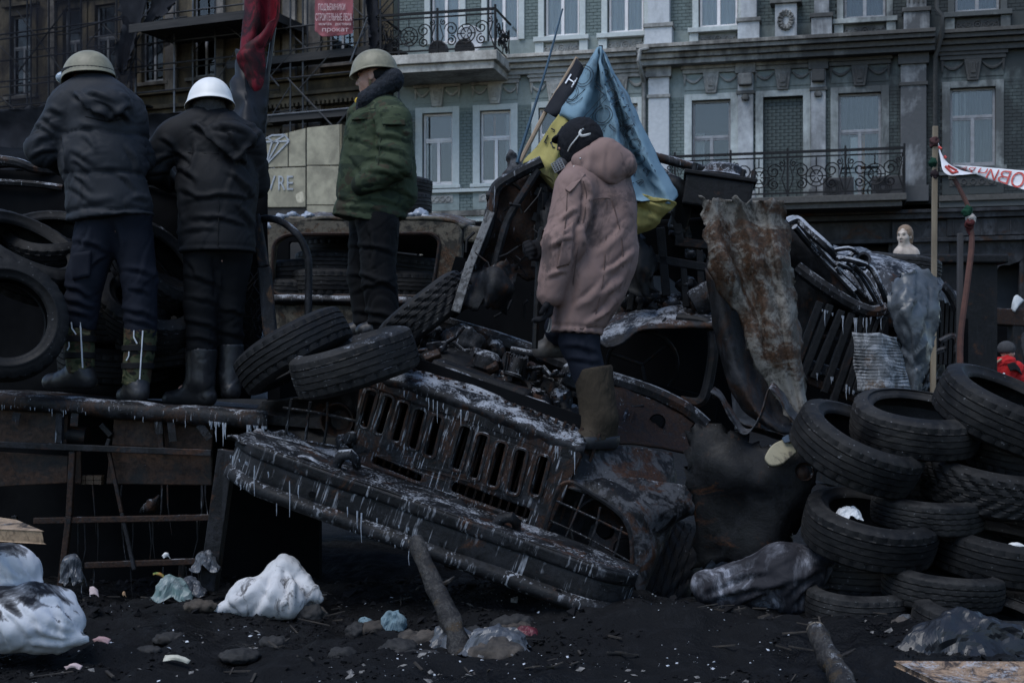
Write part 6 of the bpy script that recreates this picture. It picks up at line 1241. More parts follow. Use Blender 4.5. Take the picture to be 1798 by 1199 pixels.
def scrap(pts, Y, mat, label, bend=.01, cat='litter', name='paper_scrap', seed=0):
    ps = [at(u, v, Y-(v-pts[0][1])*.002) for u, v in pts]; c = sum(ps, Vector())/len(ps)
    q = [p-c for p in ps]; grid_ = [[q[0], (q[0]+q[1])/2+Vector((0,0,bend)), q[1]], [(q[0]+q[3])/2, Vector((0,-.01,bend*1.5)), (q[1]+q[2])/2], [q[3], (q[2]+q[3])/2+Vector((0,0,bend)), q[2]]]
    o = patch(name, grid_, mat, None, 4, .003, .006, 30, seed); c.z = min(c.z, gz(c.x, c.y)+.02) if pts[0][1] > 1050 else c.z; o.location = c; return tag(o, label, cat)
for k, (pts, Y, mt, lb) in enumerate([([(885,1100),(915,1103),(918,1110),(882,1110)],6.1,M_paper,'white paper scrap below the crimson wrapper'),([(290,1133),(335,1142),(330,1148),(286,1144)],5.7,plain('cream_scrap',(.5,.48,.4)),'cream sliver of board on the mud at lower left'),([(162,1093),(195,1092),(190,1101),(168,1100)],6.0,plain('pinkish_packet',(.55,.35,.35)),'torn pink and white packet right of the lower sack'),([(112,1162),(145,1162),(140,1169),(115,1168)],5.5,plain('pale_pink_packet',(.5,.38,.37)),'torn pale packet below the lower white sack'),([(158,1030),(172,1036),(174,1048),(158,1045)],6.9,plain('printed_packet',(.5,.4,.4)),'small printed carton under the trailer'),([(268,1005),(288,1010),(290,1016),(268,1009)],7.1,plain('red_yellow_wrapper',(.35,.12,.03),(.06,.2,.05),40),'tiny red and green sweet wrapper under the trailer'),([(1195,1060),(1220,1064),(1226,1082),(1205,1083)],6.6,M_paper,'crushed white paper cup left of the grey sack'),([(1226,1064),(1234,1063),(1232,1084),(1225,1084)],6.6,plain('beige_butt',(.4,.34,.26)),'beige stub right beside the crushed paper cup'),([(284,975),(296,972),(300,980),(288,980)],7.3,M_paper,'white paper corner on the lowest trailer rail'),([(216,1040),(220,1042),(221,1048),(217,1047)],6.9,plain('brown_stick_end',(.4,.25,.14)),'short pale stick end under the trailer'),([(1770,955),(1800,958),(1800,966),(1772,962)],6.5,M_paper,'white scrap on the tyre at the right edge')]):
    scrap(pts, Y, mt, lb, seed=k)
# ash, gravel and flecks of ice lying about (uncountable)
def scatter(name, n, x0, x1, y0, y1, smin_, smax_, mat, label, flat=1.0, seed=0):
    rr = random.Random(seed); base = [(-1,0,0),(1,0,0),(0,-1,0),(0,1,0),(0,0,-.6),(0,0,.8)]; fs = [(0,2,5),(2,1,5),(1,3,5),(3,0,5),(2,0,4),(1,2,4),(3,1,4),(0,3,4)]
    X = np.array([rr.uniform(x0, x1) for _ in range(n*3)]); Yv = np.array([rr.uniform(y0, y1) for _ in range(n*3)]); cl = pn(np.stack([X*1.7, Yv*1.7, X*0+seed*3.3], 1))+.5*pn(np.stack([X*6, Yv*6, X*0], 1)); k_ = np.argsort(-cl+np.array([rr.uniform(0, .5) for _ in range(n*3)]))[:n]; X, Yv = X[k_], Yv[k_]; Z = ground_z(X, Yv); m = MB()
    for i in range(n):
        s = smin_*(smax_/smin_)**(rr.random()**2.2); rot = Euler((rr.uniform(0,.6), rr.uniform(0,.6), rr.uniform(0,6))).to_matrix()
        m.add([Vector((X[i], Yv[i], Z[i]+s*.2*flat)) + rot @ Vector((p[0]*s*rr.uniform(.6,1.3), p[1]*s*rr.uniform(.6,1.3), p[2]*s*flat*rr.uniform(.6,1.2))) for p in base], fs)
    return tag(m.build(name, mat), label, 'debris', None, 'stuff')
scatter('cinders', 16000, -3, 3.2, 5.0, 8.2, .003, .018, plain('cinder', (.003,.003,.0036), (.010,.010,.0115), 9, .9, spec=.12), 'black cinders and ash crumbs over the ground', .8, 1)
scatter('ice_flecks', 1100, -2.6, 3, 5.0, 7.6, .002, .011, plain('ice_fleck', (.5,.53,.58), (.35,.37,.4), 9, .4), 'small flecks of ice and ash on the ground', .5, 2)
scatter('litter_crumbs', 420, -2.6, 3, 5.2, 7.4, .008, .026, plain('mixed_litter_crumbs', (.20,.19,.18), (.03,.03,.03), 60, .8), 'small scraps of paper, wood and plastic trodden into the mud', .35, 5)
def splinters(n, seed):
    rr = random.Random(seed); m = MB()
    for _ in range(n):
        x, y = rr.uniform(-2.5, 2.9), rr.uniform(5.1, 7.6)
        if float(pn([[x*1.7, y*1.7, 4.4]])[0]) < .08: continue
        z = gz(x, y)+.012; L_ = rr.uniform(.03,.16); a = rr.uniform(0,6.3); d = Vector((math.cos(a)*L_/2, math.sin(a)*L_/2, rr.uniform(-.01,.015))); p = Vector((x, y, z)); m.bar(p-d, p+d, rr.uniform(.004,.012), rr.uniform(.003,.008))
    return m
tag(splinters(320, 4).build('splinters', plain('charred_splinter', (.008,.0075,.0075), (.045,.037,.03), 7, .85)), 'charred wood splinters and wire ends scattered in the mud', 'debris', None, 'stuff')
scatter('rubble', 500, -2.6, 3, 6.4, 8.4, .02, .05, plain('sooty_rubble', (.004,.004,.0048), (.013,.013,.015), 9, .9, spec=.12), 'dark rubble lumps under the wrecks', .8, 3)
# ---------------------------------------------------------------- people
def basis(f, up=(0,0,1)):
    f = Vector(f).normalized(); r = f.cross(Vector(up)).normalized(); u = r.cross(f); return Matrix((r, f, u)).transposed()    # columns: right, forward, up
def head_prims(c, B, s=1.0, k0=.03):
    c = Vector(c); W = lambda x, y, z: tuple(c + B @ Vector((x*s, y*s, z*s)))
    e = lambda k, p, r: ('e', k*s, W(*p), tuple(q*s for q in r), B)
    L = [e(k0, (0,-.008,.03), (.075,.096,.098)), e(.03, (0,.03,-.045), (.058,.062,.066)), e(.02, (0,.068,-.095), (.026,.022,.02)), e(.015, (0,.082,.03), (.052,.016,.012)),
         ('c', .012*s, W(0,.092,.012), W(0,.108,-.022), .008*s, .012*s), e(.008, (.012,.098,-.028), (.009,.009,.007)), e(.008, (-.012,.098,-.028), (.009,.009,.007)),
         e(.008, (0,.088,-.052), (.022,.010,.006)), e(.008, (0,.086,-.066), (.019,.010,.006)), e(.02, (.04,.06,-.02), (.022,.024,.026)), e(.02, (-.04,.06,-.02), (.022,.024,.026)),
         e(.008, (.077,-.008,-.005), (.008,.02,.031)), e(.008, (-.077,-.008,-.005), (.008,.02,.031)), e(-.012, (.031,.098,.012), (.016,.012,.009)), e(-.012, (-.031,.098,.012), (.016,.012,.009))]
    return L
def hand_prims(w, d, palm_n, curl=.5, s=1.0, side=1):
    """palm, four curled fingers of different lengths and a thumb; w wrist, d pointing direction, palm_n the way the palm faces"""
    w = Vector(w); d = Vector(d).normalized(); n = Vector(palm_n); n = (n-d*n.dot(d)).normalized(); x = d.cross(n)*side
    W = lambda a, b, c: tuple(w + (x*a+d*b+n*c)*s)
    L = [('c', .01, W(-.015,.0,0), W(-.02,.08,0), .022*s, .017*s), ('c', .01, W(.015,0,0), W(.022,.08,0), .022*s, .016*s), ('c', .01, W(0,.0,0), W(0,.085,0), .022*s, .018*s)]
    for i, (fx_, ln) in enumerate(((-.03,.066), (-.010,.076), (.011,.072), (.031,.056))):
        p = Vector((fx_, .085, 0)); a = .15
        for sg in (.45, .32, .23):
            a += curl*1.1; q = p + Vector((0, math.cos(a)*ln*sg*1.15, math.sin(a)*ln*sg*1.15)); L.append(('c', .003, W(*p), W(*q), .0092*s, .0084*s)); p = q
    p = Vector((-.03,.025,.005)); q = Vector((-.055,.055,.02)); r_ = Vector((-.05,.085,.035)); L += [('c', .008, W(*p), W(*q), .013*s, .011*s), ('c', .004, W(*q), W(*r_), .011*s, .009*s)]
    return L
def figure(J, skin, par, org, headB, hands=(), hs=1.0, h=.011):
    """one continuous body under the clothes"""
    pr = [('c', 0, J['chest'], J['pelvis'], .125, .115, ((0,1,0), .75)), ('c', .05, J['sl'], J['sr'], .055, .055), ('c', .03, J['neck'], J['head'], .055, .052)]
    for s_ in 'lr':
        pr += [('c', .03, J['s'+s_], J['e'+s_], .05, .04), ('c', .02, J['e'+s_], J['w'+s_], .04, .026), ('c', .03, J['h'+s_], J['k'+s_], .06, .042), ('c', .02, J['k'+s_], J['a'+s_], .042, .03), ('c', .01, J['a'+s_], tuple(np.array(J['a'+s_])*.35+np.array(J['t'+s_])*.65), .028, .02)]
    for hp in hands: pr += hp
    pr += head_prims(J['head'], headB, hs)
    return solid('body', pr, skin, par, h, origin=org, smooth_it=1)
M_skin = plain('weathered_skin', (.42,.25,.19), (.33,.18,.135), 30, .55, .15, 120, .002, Subsurface_Weight=0.1, spec=.35)
M_glove = cloth('black_glove', (.012,.012,.014), None, 8, .8)
def helmet(par, c, B, mat, rx=.125, ry=.15, hgt=.125, flare=.06, front=.03, name='helmet', th=.006, ribs=False):
    n = 48; prof = [(0,1.0),(.18,.985),(.36,.93),(.53,.84),(.68,.72),(.81,.56),(.9,.39),(.96,.22),(1.0,.04),(1.0+flare*.3,-.1),(1.0+flare*.8,-.2),(1.0+flare,-.25)]
    V = []; 
    for i, (r, z) in enumerate(prof):
        for k in range(n):
            a = 2*math.pi*k/n; fy = math.sin(a); f = 1+(front*max(0, fy)**2 if i >= 9 else 0)+(0 if i < 9 else -.015*max(0, -fy))
            rr = r*f; zz = z-(.05*max(0, fy)**3 if i > 9 else 0)+(.10*abs(math.cos(a))**4 if i >= 10 else 0)*(0 if ribs else 1)
            if ribs and i < 9 and i > 0: rr *= 1+.012*(1 if abs(math.cos(a)) < .14 or abs(abs(math.cos(a))-.45) < .06 else 0)
            V.append((rx*rr*math.cos(a), ry*rr*math.sin(a), hgt*zz))
    fs = [(i*n+k, i*n+(k+1) % n, (i+1)*n+(k+1) % n, (i+1)*n+k) for i in range(1, len(prof)-1) for k in range(n)] + [(0, n+k, n+(k+1) % n) for k in range(n)]
    me = bpy.data.meshes.new(name); me.from_pydata(V, [], fs); me.update(); o = link(name, me, mat, par, True)
    o.matrix_local = Matrix.Translation(c) @ B.to_4x4(); m = o.modifiers.new('th', 'SOLIDIFY'); m.thickness = th; m.offset = -1
    m = o.modifiers.new('s', 'SUBSURF'); m.levels = 1; m.render_levels = 1
    return o
def quilt(zs_, amp=.016, w_=.010):
    def f(v): 
        d = np.zeros(len(v))
        for z0, tx in zs_: d -= amp*np.exp(-np.abs(v[:,2]-z0-tx*v[:,0]-.012*pn(v*7))/w_)
        return d
    return f
def limb(*pts): # chain of (point, radius)
    out = []
    for (a, ra), (b, rb) in zip(pts[:-1], pts[1:]): out.append(('c', .03, a, b, ra, rb))
    return out
def boot(par, org, top, ank, toe, rt, ra, fm, sm=None, sole_z=None, h=.009, name='boot', fw=.052, cuff=None, seed=0):
    top, ank, toe = Vector(top), Vector(ank), Vector(toe); hd = (toe-ank); hd.z = 0; heel = ank-hd.normalized()*.045
    sz = sole_z if sole_z is not None else toe.z-.045
    ft = [('c', 0, (heel.x, heel.y, sz+.045), (toe.x, toe.y, sz+.035), fw, fw*.92), ('c', .05, (ank.x, ank.y, ank.z), ((ank.x+toe.x)/2, (ank.y+toe.y)/2, sz+.06), ra*.95, fw*.8), ('e', .02, (toe.x, toe.y, sz+.035), (fw*1.02, fw*1.02, fw*.8))]
    shaft = [('c', .03, tuple(top), tuple(ank), rt, ra)]
    cut = lambda G_, D_: np.maximum(D_, sz-G_[:,2])
    if sm is None:
        def tp_(G_, D_): return np.maximum(np.maximum(D_, sz-G_[:,2]), (G_-np.array(top)) @ np.array((top-ank).normalized()))
        return solid(name, ft+shaft, fm, par, h, lambda v: folds(v, .004, (14,14,20), seed), tp_, org)
    o = solid(name, ft, fm, par, h, lambda v: folds(v, .002, (20,20,20), seed), cut, org)
    def tp_(G_, D_): return np.maximum(np.maximum(D_, (G_-np.array(top)) @ np.array((top-ank).normalized())), (np.array(ank)-np.array((0,0,.03))-G_) @ np.array((top-ank).normalized()))
    solid('boot_shaft', shaft, sm, o, h, lambda v: folds(v, .004, (14,14,22), seed+3), tp_, org); return o
PF = {'m1': [(132,164,158,190,2.6,.9),(156,188,196,208,2.8,.9),(194,208,224,186,2.4,.9),(150,158,200,176,1.2),(172,172,205,196,.9),(128,262,165,288),(130,280,160,305),(125,302,162,332),(124,325,158,352),(150,238,168,262),(75,205,104,226,1.3),(68,216,100,242,1.3),(58,252,88,238),(54,272,98,262),(85,188,110,200),(225,255,243,300),(205,300,240,335),(165,300,215,296,.7),(200,190,232,215),(140,215,175,232,.7),(110,240,120,290,1.6,.8),(235,345,262,350),(150,355,200,350,.6)],
 'm1t': [(130,420,192,442),(150,472,186,448),(112,500,162,522,1.2),(108,522,166,542,1.2),(215,470,272,482),(214,540,272,556,1.2),(218,560,272,572),(205,392,214,446,1.3),(160,400,140,440),(120,545,160,556),(228,505,262,515)],
 'm2': [(342,218,372,242,2.6,.9),(370,240,418,284,2.8,.9),(416,284,452,236,2.4,.9),(372,222,430,228,1.4),(390,216,420,262,.8),(300,262,335,282),(262,294,302,270,1.3),(258,305,296,300),(312,292,345,315,1.2),(345,250,332,302),(402,300,446,342,1.2),(330,350,440,344),(338,380,432,392),(318,330,350,345),(400,270,440,290),(420,360,448,400),(320,405,380,400,.7),(286,240,310,262),(310,320,316,420,1.4)],
 'm2t': [(325,480,388,502),(328,520,384,532),(324,560,382,576,1.2),(328,590,380,602,1.2),(388,540,430,552),(386,580,430,592),(382,455,384,520,1.5),(330,455,350,490)],
 'g': [(662,235,718,246,1.2),(656,255,716,270,1.3),(648,275,708,292,1.3),(638,296,694,308),(690,215,722,240),(618,350,702,356,1.2),(600,364,692,376),(700,330,727,346),(610,270,640,302),(614,240,652,252,.8),(706,300,727,312),(640,335,700,330),(660,205,668,260,1.4),(590,340,615,352)],
 'gt': [(612,480,692,502),(620,512,692,490,.8),(624,545,704,562,1.2),(624,565,704,578),(614,430,692,442),(650,400,656,470,1.4)],
 'p': [(1030,316,1034,352,1.6),(1034,350,1022,404,1.8),(1022,400,1016,455,1.6),(1104,392,1046,446,.9,1.3),(1112,440,1062,478,1.1,.9),(1052,368,1036,412,.6),(984,386,1012,368,1.0,.8),(966,434,1004,414,1.1),(960,486,992,476,.8,.8),(1104,470,1060,520,.9,1.4),(1090,512,1036,566,1.1),(1058,500,1012,540,.9,1.2),(1020,470,1004,562,.6,1.5),(1078,335,1102,380,.5,1.6),(1046,560,1064,545,.8,.7)],
 'pt': [(990,605,1048,615),(995,628,1052,636),(1030,590,1048,640,.8)]}
# ---- first man: olive helmet, dark puffer jacket, camouflage snow boots
M_puff = cloth('dark_blue_grey_puffer', (.019,.0215,.0265), (.014,.016,.020), 3, .66, 300, .12, 16, spec=.18)
M_navy = cloth('navy_work_trousers', (.009,.0115,.019), (.0065,.008,.013), 3, .8, 260, .15, 12)
M_oliveh = plain('olive_steel_helmet', (.22,.205,.145), (.135,.125,.088), 14, .5, .2, 50, .002, lo=.4, hi=.72, spec=.35)
M_band = cloth('black_elastic_band', (.012,.012,.013), None, 10, .8)
M_lens = plain('clear_goggle_lens', (.30,.36,.42), (.2,.24,.28), 20, .12, .1, 30, spec=.6)
M_camo = cloth('camouflage_fabric', (.060,.066,.036), (.048,.052,.03), 5, .8, 260, .1, 14, camo=[((.02,.027,.014), .53), ((.052,.034,.021), .54), ((.009,.009,.0085), .58), ((.13,.115,.065), .64)])
M_rubb = plain('black_rubber_boot', (.012,.0125,.014), (.02,.02,.022), 12, .45, .25, 40, spec=.4)
M_refl = plain('white_reflective_piping', (.62,.64,.67), (.5,.52,.55), 20, .4)
def mk(u, v, Y): return tuple(at(u, v, Y))
Y0 = 7.6; A = lambda u, v, d=0.0: mk(u, v, Y0+d)
org = Vector((at(190,690,7.6).x, 7.6, at(190,698,7.6).z))
p1 = thing('person', 'man in olive steel helmet with goggles, dark puffer jacket and camouflage boots', 'person', org, 'people on the barricade')
J = dict(pelvis=A(195,395), chest=A(172,220), neck=A(165,165,.03), head=A(153,141,.06), sl=A(118,192), sr=A(226,200,.04), el=A(76,262,0), er=A(244,278,.14), wl=A(108,288,.36), wr=A(200,292,.4), hl=A(168,400), hr=A(225,400), kl=A(150,490,.0), kr=A(244,490,.02), al=A(140,640), ar=A(240,665), tl=A(92,668,.06), tr=A(222,690,.16))
B1 = basis((-.72,.68,-.08))
figure(J, M_skin, p1, org, B1, (hand_prims(J['wl'], (.5,.8,-.1), (0,0,-1), .25), hand_prims(J['wr'], (-.4,.9,-.1), (0,0,-1), .25, side=-1)))
zq = lambda v: CH+(HZ-v)/F*7.45
hem = zq(380)
jk = [('c', 0, A(166,178,.02), A(180,270), .165, .205, ((0,1,0), .74)), ('c', .08, A(180,270), A(197,400), .205, .235, ((0,1,0), .78)), ('c', .10, A(122,188,.0), A(222,196,.05), .095, .095), ('c', .05, A(148,172,.04), A(186,172,.05), .07, .07)]
hd_ = [('c', .05, A(136,166,-.03), A(205,164,-.04), .042, .052), ('e', .07, A(180,176,-.11), (.12,.085,.065)), ('e', .06, A(202,188,-.11), (.075,.075,.06))]; jk += hd_
jk += limb((A(112,196), .098), (A(76,262), .093), (A(112,290,.38), .062)) + limb((A(228,208,.05), .092), (A(243,278,.14), .085), (A(200,294,.4), .06))
q1 = quilt([(zq(243), -.02), (zq(288), .02), (zq(345), .03), (zq(368), .03)], .02, .011)
def d1(v):
    arm = np.clip((at(118,0,7.6).x-v[:,0])*14+.3, 0, 1); b = q1(v)*(1-arm) - arm*.014*np.exp(-np.abs(v[:,2]-zq(212)-.5*(v[:,0]-at(90,0,7.6).x))/.010)
    return b + pfolds(v, PF['m1'], .013, 5.5) + folds(v, .006, (9,9,9), 3, 1, 60) + .008*pn(v*np.array((5,5,9)))
def c1(G_, D_): return np.maximum(D_, hem+.10*(G_[:,0]-at(195,0,7.6).x)-G_[:,2])
jo = solid('puffer_jacket', jk, M_puff, p1, .0105, d1, c1, org)
solid('trousers', [('c', 0, A(178,372), A(226,372), .125, .125)] + limb((A(174,405), .125), (A(150,488,-.02), .098), (A(139,572), .094)) + limb((A(230,405,.02), .115), (A(245,490,.02), .092), (A(247,582,.02), .088)), M_navy, p1, .011, lambda v: pfolds(v, PF['m1t'], .012, 5)+folds(v, .006, (8,8,8), 21, 1, 55), lambda G_, D_: np.maximum(D_, zq(583)-G_[:,2]+.15*(G_[:,0]-at(190,0,7.6).x)*-1), org)
for nm, pts in (('cargo_pocket', ((128,445),(160,440),(158,485),(128,492))),):
    patch(nm, [[Vector(A(pts[0][0], pts[0][1], -.125))-org, Vector(A(pts[1][0], pts[1][1], -.13))-org], [Vector(A(pts[3][0], pts[3][1], -.125))-org, Vector(A(pts[2][0], pts[2][1], -.125))-org]], M_navy, p1, 5, .012, .008, 14)
for top, ank, toe, sz in ((A(138,563), A(141,648), A(92,668,.07), at(0,682,7.6).z), (A(247,577,.02), A(240,668,.02), A(222,690,.17), at(0,706,7.6).z)):
    bo = boot(p1, org, top, ank, toe, .088, .074, M_rubb, M_camo, sz, seed=int(top[0]*100)); a_, t_ = Vector(ank), Vector(top)
    for f_ in (.28, .62):
        c_ = a_.lerp(t_, f_)-org; r_ = .074+(.088-.074)*f_+.004; m = MB(); m.lathe([(r_, -.016), (r_+.004, -.014), (r_+.004, .014), (r_, .016)], Matrix.Translation(c_), 24); m.build('strap', M_band, bo, True)
    for dx, f0, f1, dr in ((.035, .02, .95, -1), (-.01, .7, .95, -1), (-.03, .38, .55, .6)):
        p = a_.lerp(t_, f0)-org; q = a_.lerp(t_, f1)-org; r_ = .0815; yy = -math.sqrt(max(.0001, r_*r_-dx*dx))-.006; MB().tube([p+Vector((dx-(0 if dx > 0 else .02*dr), yy+.006*(1-f0), 0)), (p+q)/2+Vector((dx, yy, 0)), q+Vector((dx, yy-.006*f1, 0))], .0042, 5).build('piping', M_refl, bo, True)
h1 = helmet(p1, Vector(A(155,132,.05))-org, B1 @ Matrix.Rotation(R(-4), 3, 'X'), M_oliveh, .126, .15, .122, .05, .02)
def ringstrap(par, c, B, rx, ry, z0, z1, w_, mat, name, t0=0, t1=360, th=.004):
    n = 40; m = MB(); pr = []
    for k in range(n+1):
        a = R(t0+(t1-t0)*k/n); zc = z0+(z1-z0)*(math.sin(a)*.5+.5)
        for s_ in (-1, 1): pr.append(Vector(c)+B @ Vector((rx*math.cos(a), ry*math.sin(a), zc+s_*w_/2)))
    m.add(pr, [(2*k, 2*k+1, 2*k+3, 2*k+2) for k in range(n)]); o = m.build(name, mat, par, True); q = o.modifiers.new('t', 'SOLIDIFY'); q.thickness = th; return o
hc = Vector(A(155,134,.05))-org
ringstrap(p1, hc, B1, .131, .157, .0, .028, .026, M_band, 'goggle_strap')
gp = hc+B1 @ Vector((0,.165,.02)); g_ = [('e', 0, gp, (.098,.036,.045), B1), ('e', .01, gp+B1 @ Vector((0,.02,0)), (.085,.028,.036), B1)]
solid('goggles', g_, M_lens, p1, .008, None, None, None)
solid('chin_pad', [('c', 0, Vector(A(130,138,.1))-org, Vector(A(160,148,.05))-org, .05, .05)], M_band, p1, .012)
# ---- second man: white hard hat, black parka
M_parka = cloth('black_parka', (.009,.0095,.0115), (.0065,.007,.0083), 3, .7, 260, .15, 12, spec=.2)
M_blk = cloth('black_trousers', (.007,.0075,.0088), (.005,.0055,.0063), 3, .8, 260, .15, 12)
M_white = plain('white_plastic_hard_hat', (.70,.69,.665), (.66,.65,.625), 5, .4, .05, 30, .001, spec=.4)
M_knit = cloth('grey_knit', (.06,.06,.063), (.035,.035,.037), 6, .95, 130, .4, 60)
Y0 = 7.9; A = lambda u, v, d=0.0: mk(u, v, Y0+d)
org = Vector((at(365,700,7.9).x, 7.9, at(365,712,7.9).z)); p2 = thing('person', 'man in white hard hat and black hooded parka seen from behind', 'person', org, 'people on the barricade')
B2 = basis((-.5,.86,-.05))
J = dict(pelvis=A(383,440), chest=A(372,260), neck=A(366,205), head=A(366,180,.02), sl=A(298,245), sr=A(440,250,.04), el=A(264,292,.0), er=A(448,320,.16), wl=A(296,318,.36), wr=A(400,330,.4), hl=A(360,450), hr=A(410,450,.03), kl=A(352,535,-.01), kr=A(404,535,.06), al=A(352,670), ar=A(404,655,.1), tl=A(300,690,.03), tr=A(400,690,.22))
figure(J, M_skin, p2, org, B2, (hand_prims(J['wl'], (.5,.8,-.1), (0,0,-1), .25), hand_prims(J['wr'], (-.4,.9,-.1), (0,0,-1), .25, side=-1)))
jk = [('c', 0, A(368,235,.02), A(380,330), .17, .205, ((0,1,0), .74)), ('c', .08, A(380,330), A(382,455), .205, .215, ((0,1,0), .78)), ('c', .10, A(305,238,.0), A(436,245,.05), .085, .085), ('c', .05, A(352,224,.03), A(386,224,.03), .055, .055)]
jk += [('c', .05, A(348,220,-.03), A(398,220,-.06), .04, .05), ('e', .07, A(405,236,-.12), (.13,.08,.06)), ('c', .06, A(408,246,-.12), A(424,270,-.12), .065, .035)]
jk += limb((A(297,250), .095), (A(266,295), .09), (A(300,322,.38), .06)) + limb((A(440,258,.05), .09), (A(446,322,.16), .085), (A(400,332,.4), .06))
hem2 = at(0,441,7.8).z
jo = solid('parka', jk, M_parka, p2, .0105, lambda v: pfolds(v, PF['m2'], .014, 5.5)+folds(v, .006, (7,7,7), 33, 1, 50)-.008*np.exp(-np.abs(v[:,2]-at(0,432,7.8).z)/.006)-.006*np.exp(-np.abs(v[:,2]-at(0,268,7.8).z)/.005), lambda G_, D_: np.maximum(D_, hem2-G_[:,2]), org)
solid('trousers', [('c', 0, A(362,425), A(408,425), .12, .12)] + limb((A(358,452), .115), (A(352,535,-.02), .092), (A(354,612), .086)) + limb((A(412,452,.03), .10), (A(404,535,.06), .075), (A(404,605,.1), .07)), M_blk, p2, .011, lambda v: pfolds(v, PF['m2t'], .012, 5)+folds(v, .006, (8,8,8), 41, 1, 60), lambda G_, D_: np.maximum(D_, at(0,618,7.9).z-G_[:,2]), org)
for top, ank, toe, sz in ((A(354,612), A(352,668), A(302,692,.04), at(0,712,7.88).z), (A(405,604,.1), A(405,660,.1), A(405,690,.26), at(0,700,8.0).z)): boot(p2, org, top, ank, toe, .09 if top[0] < -1.68 else .075, .078 if top[0] < -1.68 else .072, M_rubb, None, sz, seed=7)
solid('balaclava', [('e', 0, A(368,182,.02), (.088,.105,.105), B2), ('c', .03, A(366,195,.02), A(368,215,.02), .078, .085)], M_knit, p2, .010, lambda v: .002*np.sin(v[:,0]*420), lambda G_, D_: np.maximum(D_, -((G_-np.array(A(336,205,-.03)))**2).sum(1)**.5+.045), org)
helmet(p2, Vector(A(369,178,.02))-org, B2 @ Matrix.Rotation(R(-6), 3, 'X') @ Matrix.Rotation(R(3), 3, 'Y'), M_white, .118, .142, .125, .13, .10, 'hard_hat', .005, True)
# ---- third man: olive helmet in profile, green camouflage coat with fur collar
M_gcamo = cloth('green_camouflage_coat', (.045,.060,.035), (.034,.046,.027), 3.2, .8, 260, .18, 14, camo=[((.024,.034,.022), .54), ((.040,.036,.024), .60), ((.060,.074,.044), .64)])
M_fur = cloth('dark_pile_collar', (.030,.034,.042), (.015,.017,.021), 40, .95, 200, .6, 90)
M_cuffd = cloth('dark_green_lining', (.02,.026,.018), None, 5, .85)
Y0 = 9.0; A = lambda u, v, d=0.0: mk(u, v, Y0+d)
org = Vector((at(660,592,9).x, 9.0, at(660,592,9).z)); p3 = thing('person', 'man in profile in olive helmet and green camouflage coat, hand in pocket', 'person', org, 'people on the barricade')
B3 = basis((-.97,.20,-.08))
J = dict(pelvis=A(660,385), chest=A(668,235), neck=A(668,170), head=A(655,138,.0), sl=A(690,205,-.2), sr=A(668,205,.2), el=A(694,292,-.24), er=A(650,290,.26), wl=A(644,322,-.19), wr=A(645,318,.18), hl=A(664,395,-.09), hr=A(650,395,.09), kl=A(668,490,-.1), kr=A(640,485,.1), al=A(672,575,-.1), ar=A(645,572,.1), tl=A(640,588,-.12), tr=A(612,585,.1))
figure(J, M_skin, p3, org, B3, (hand_prims(J['wl'], (-.45,.85,-.3), (-1,0,0), .3), hand_prims(J['wr'], (-.9,-.1,-.35), (0,-1,0), .3)), h=.0085)
jk = [('c', 0, A(668,215), A(662,300), .17, .2, ((0,1,0), 1.0)), ('c', .08, A(662,300), A(650,400), .2, .225, ((0,1,0), .95)), ('c', .09, A(688,205,-.16), A(666,205,.16), .10, .10), ('c', .06, A(640,230,-.05), A(625,330,-.05), .12, .12), ('c', .06, A(690,230,0), A(700,340,0), .12, .12), ('c', .04, A(625,200,-.03), A(655,190,.0), .05, .09), ('c', .08, A(610,380,-.05), A(600,395,-.05), .09, .07)]
sl_ = limb((A(694,212,-.19), .105), (A(695,290,-.24), .098), (A(640,322,-.21), .07)); jk += sl_ + limb((A(665,212,.18), .1), (A(660,290,.24), .09), (A(645,318,.18), .06))
hem3 = at(0,383,8.95).z
jo = solid('coat', jk, M_gcamo, p3, .0105, lambda v: pfolds(v, PF['g'], .011, 5)+folds(v, .006, (8,8,8), 53, 1, 62)+folds(v, .003, (16,16,16), 54, 1, -40)-.007*np.exp(-np.abs(v[:,2]-at(0,372,8.95).z)/.006), lambda G_, D_: np.maximum(D_, hem3-G_[:,2]+.03*np.sin(G_[:,0]*9)), org)
solid('fur_collar', [('c', 0, A(645,172,-.11), A(690,140,-.05), .05, .062), ('c', .04, A(690,140,-.05), A(690,145,.08), .06, .055), ('c', .04, A(690,145,.08), A(640,172,.1), .055, .045), ('c', .04, A(640,178,-.1), A(632,196,-.08), .045, .03)], M_fur, jo, .0095, lambda v: .006*fbm(v*60, 2), None, org)
for nm, pts, d in (('chest_pocket', ((620,200),(650,196),(640,245),(612,245)), -.14), ('arm_pocket', ((672,207),(712,210),(712,220),(672,220)), -.30), ('pocket_flap', ((622,200),(652,195),(650,210),(618,212)), -.16)):
    patch(nm, [[Vector(A(pts[0][0], pts[0][1], d))-org, Vector(A((pts[0][0]+pts[1][0])/2, pts[0][1]-2, d-.02))-org, Vector(A(pts[1][0], pts[1][1], d))-org], [Vector(A(pts[3][0], pts[3][1], d-.01))-org, Vector(A((pts[3][0]+pts[2][0])/2, pts[2][1], d-.03))-org, Vector(A(pts[2][0], pts[2][1], d-.01))-org]], M_gcamo, jo, 6, .014, .006, 14)
solid('sleeve_cuff', [('c', 0, A(650,318,-.215), A(636,325,-.2), .074, .07)], M_cuffd, jo, .010, None, None, org)
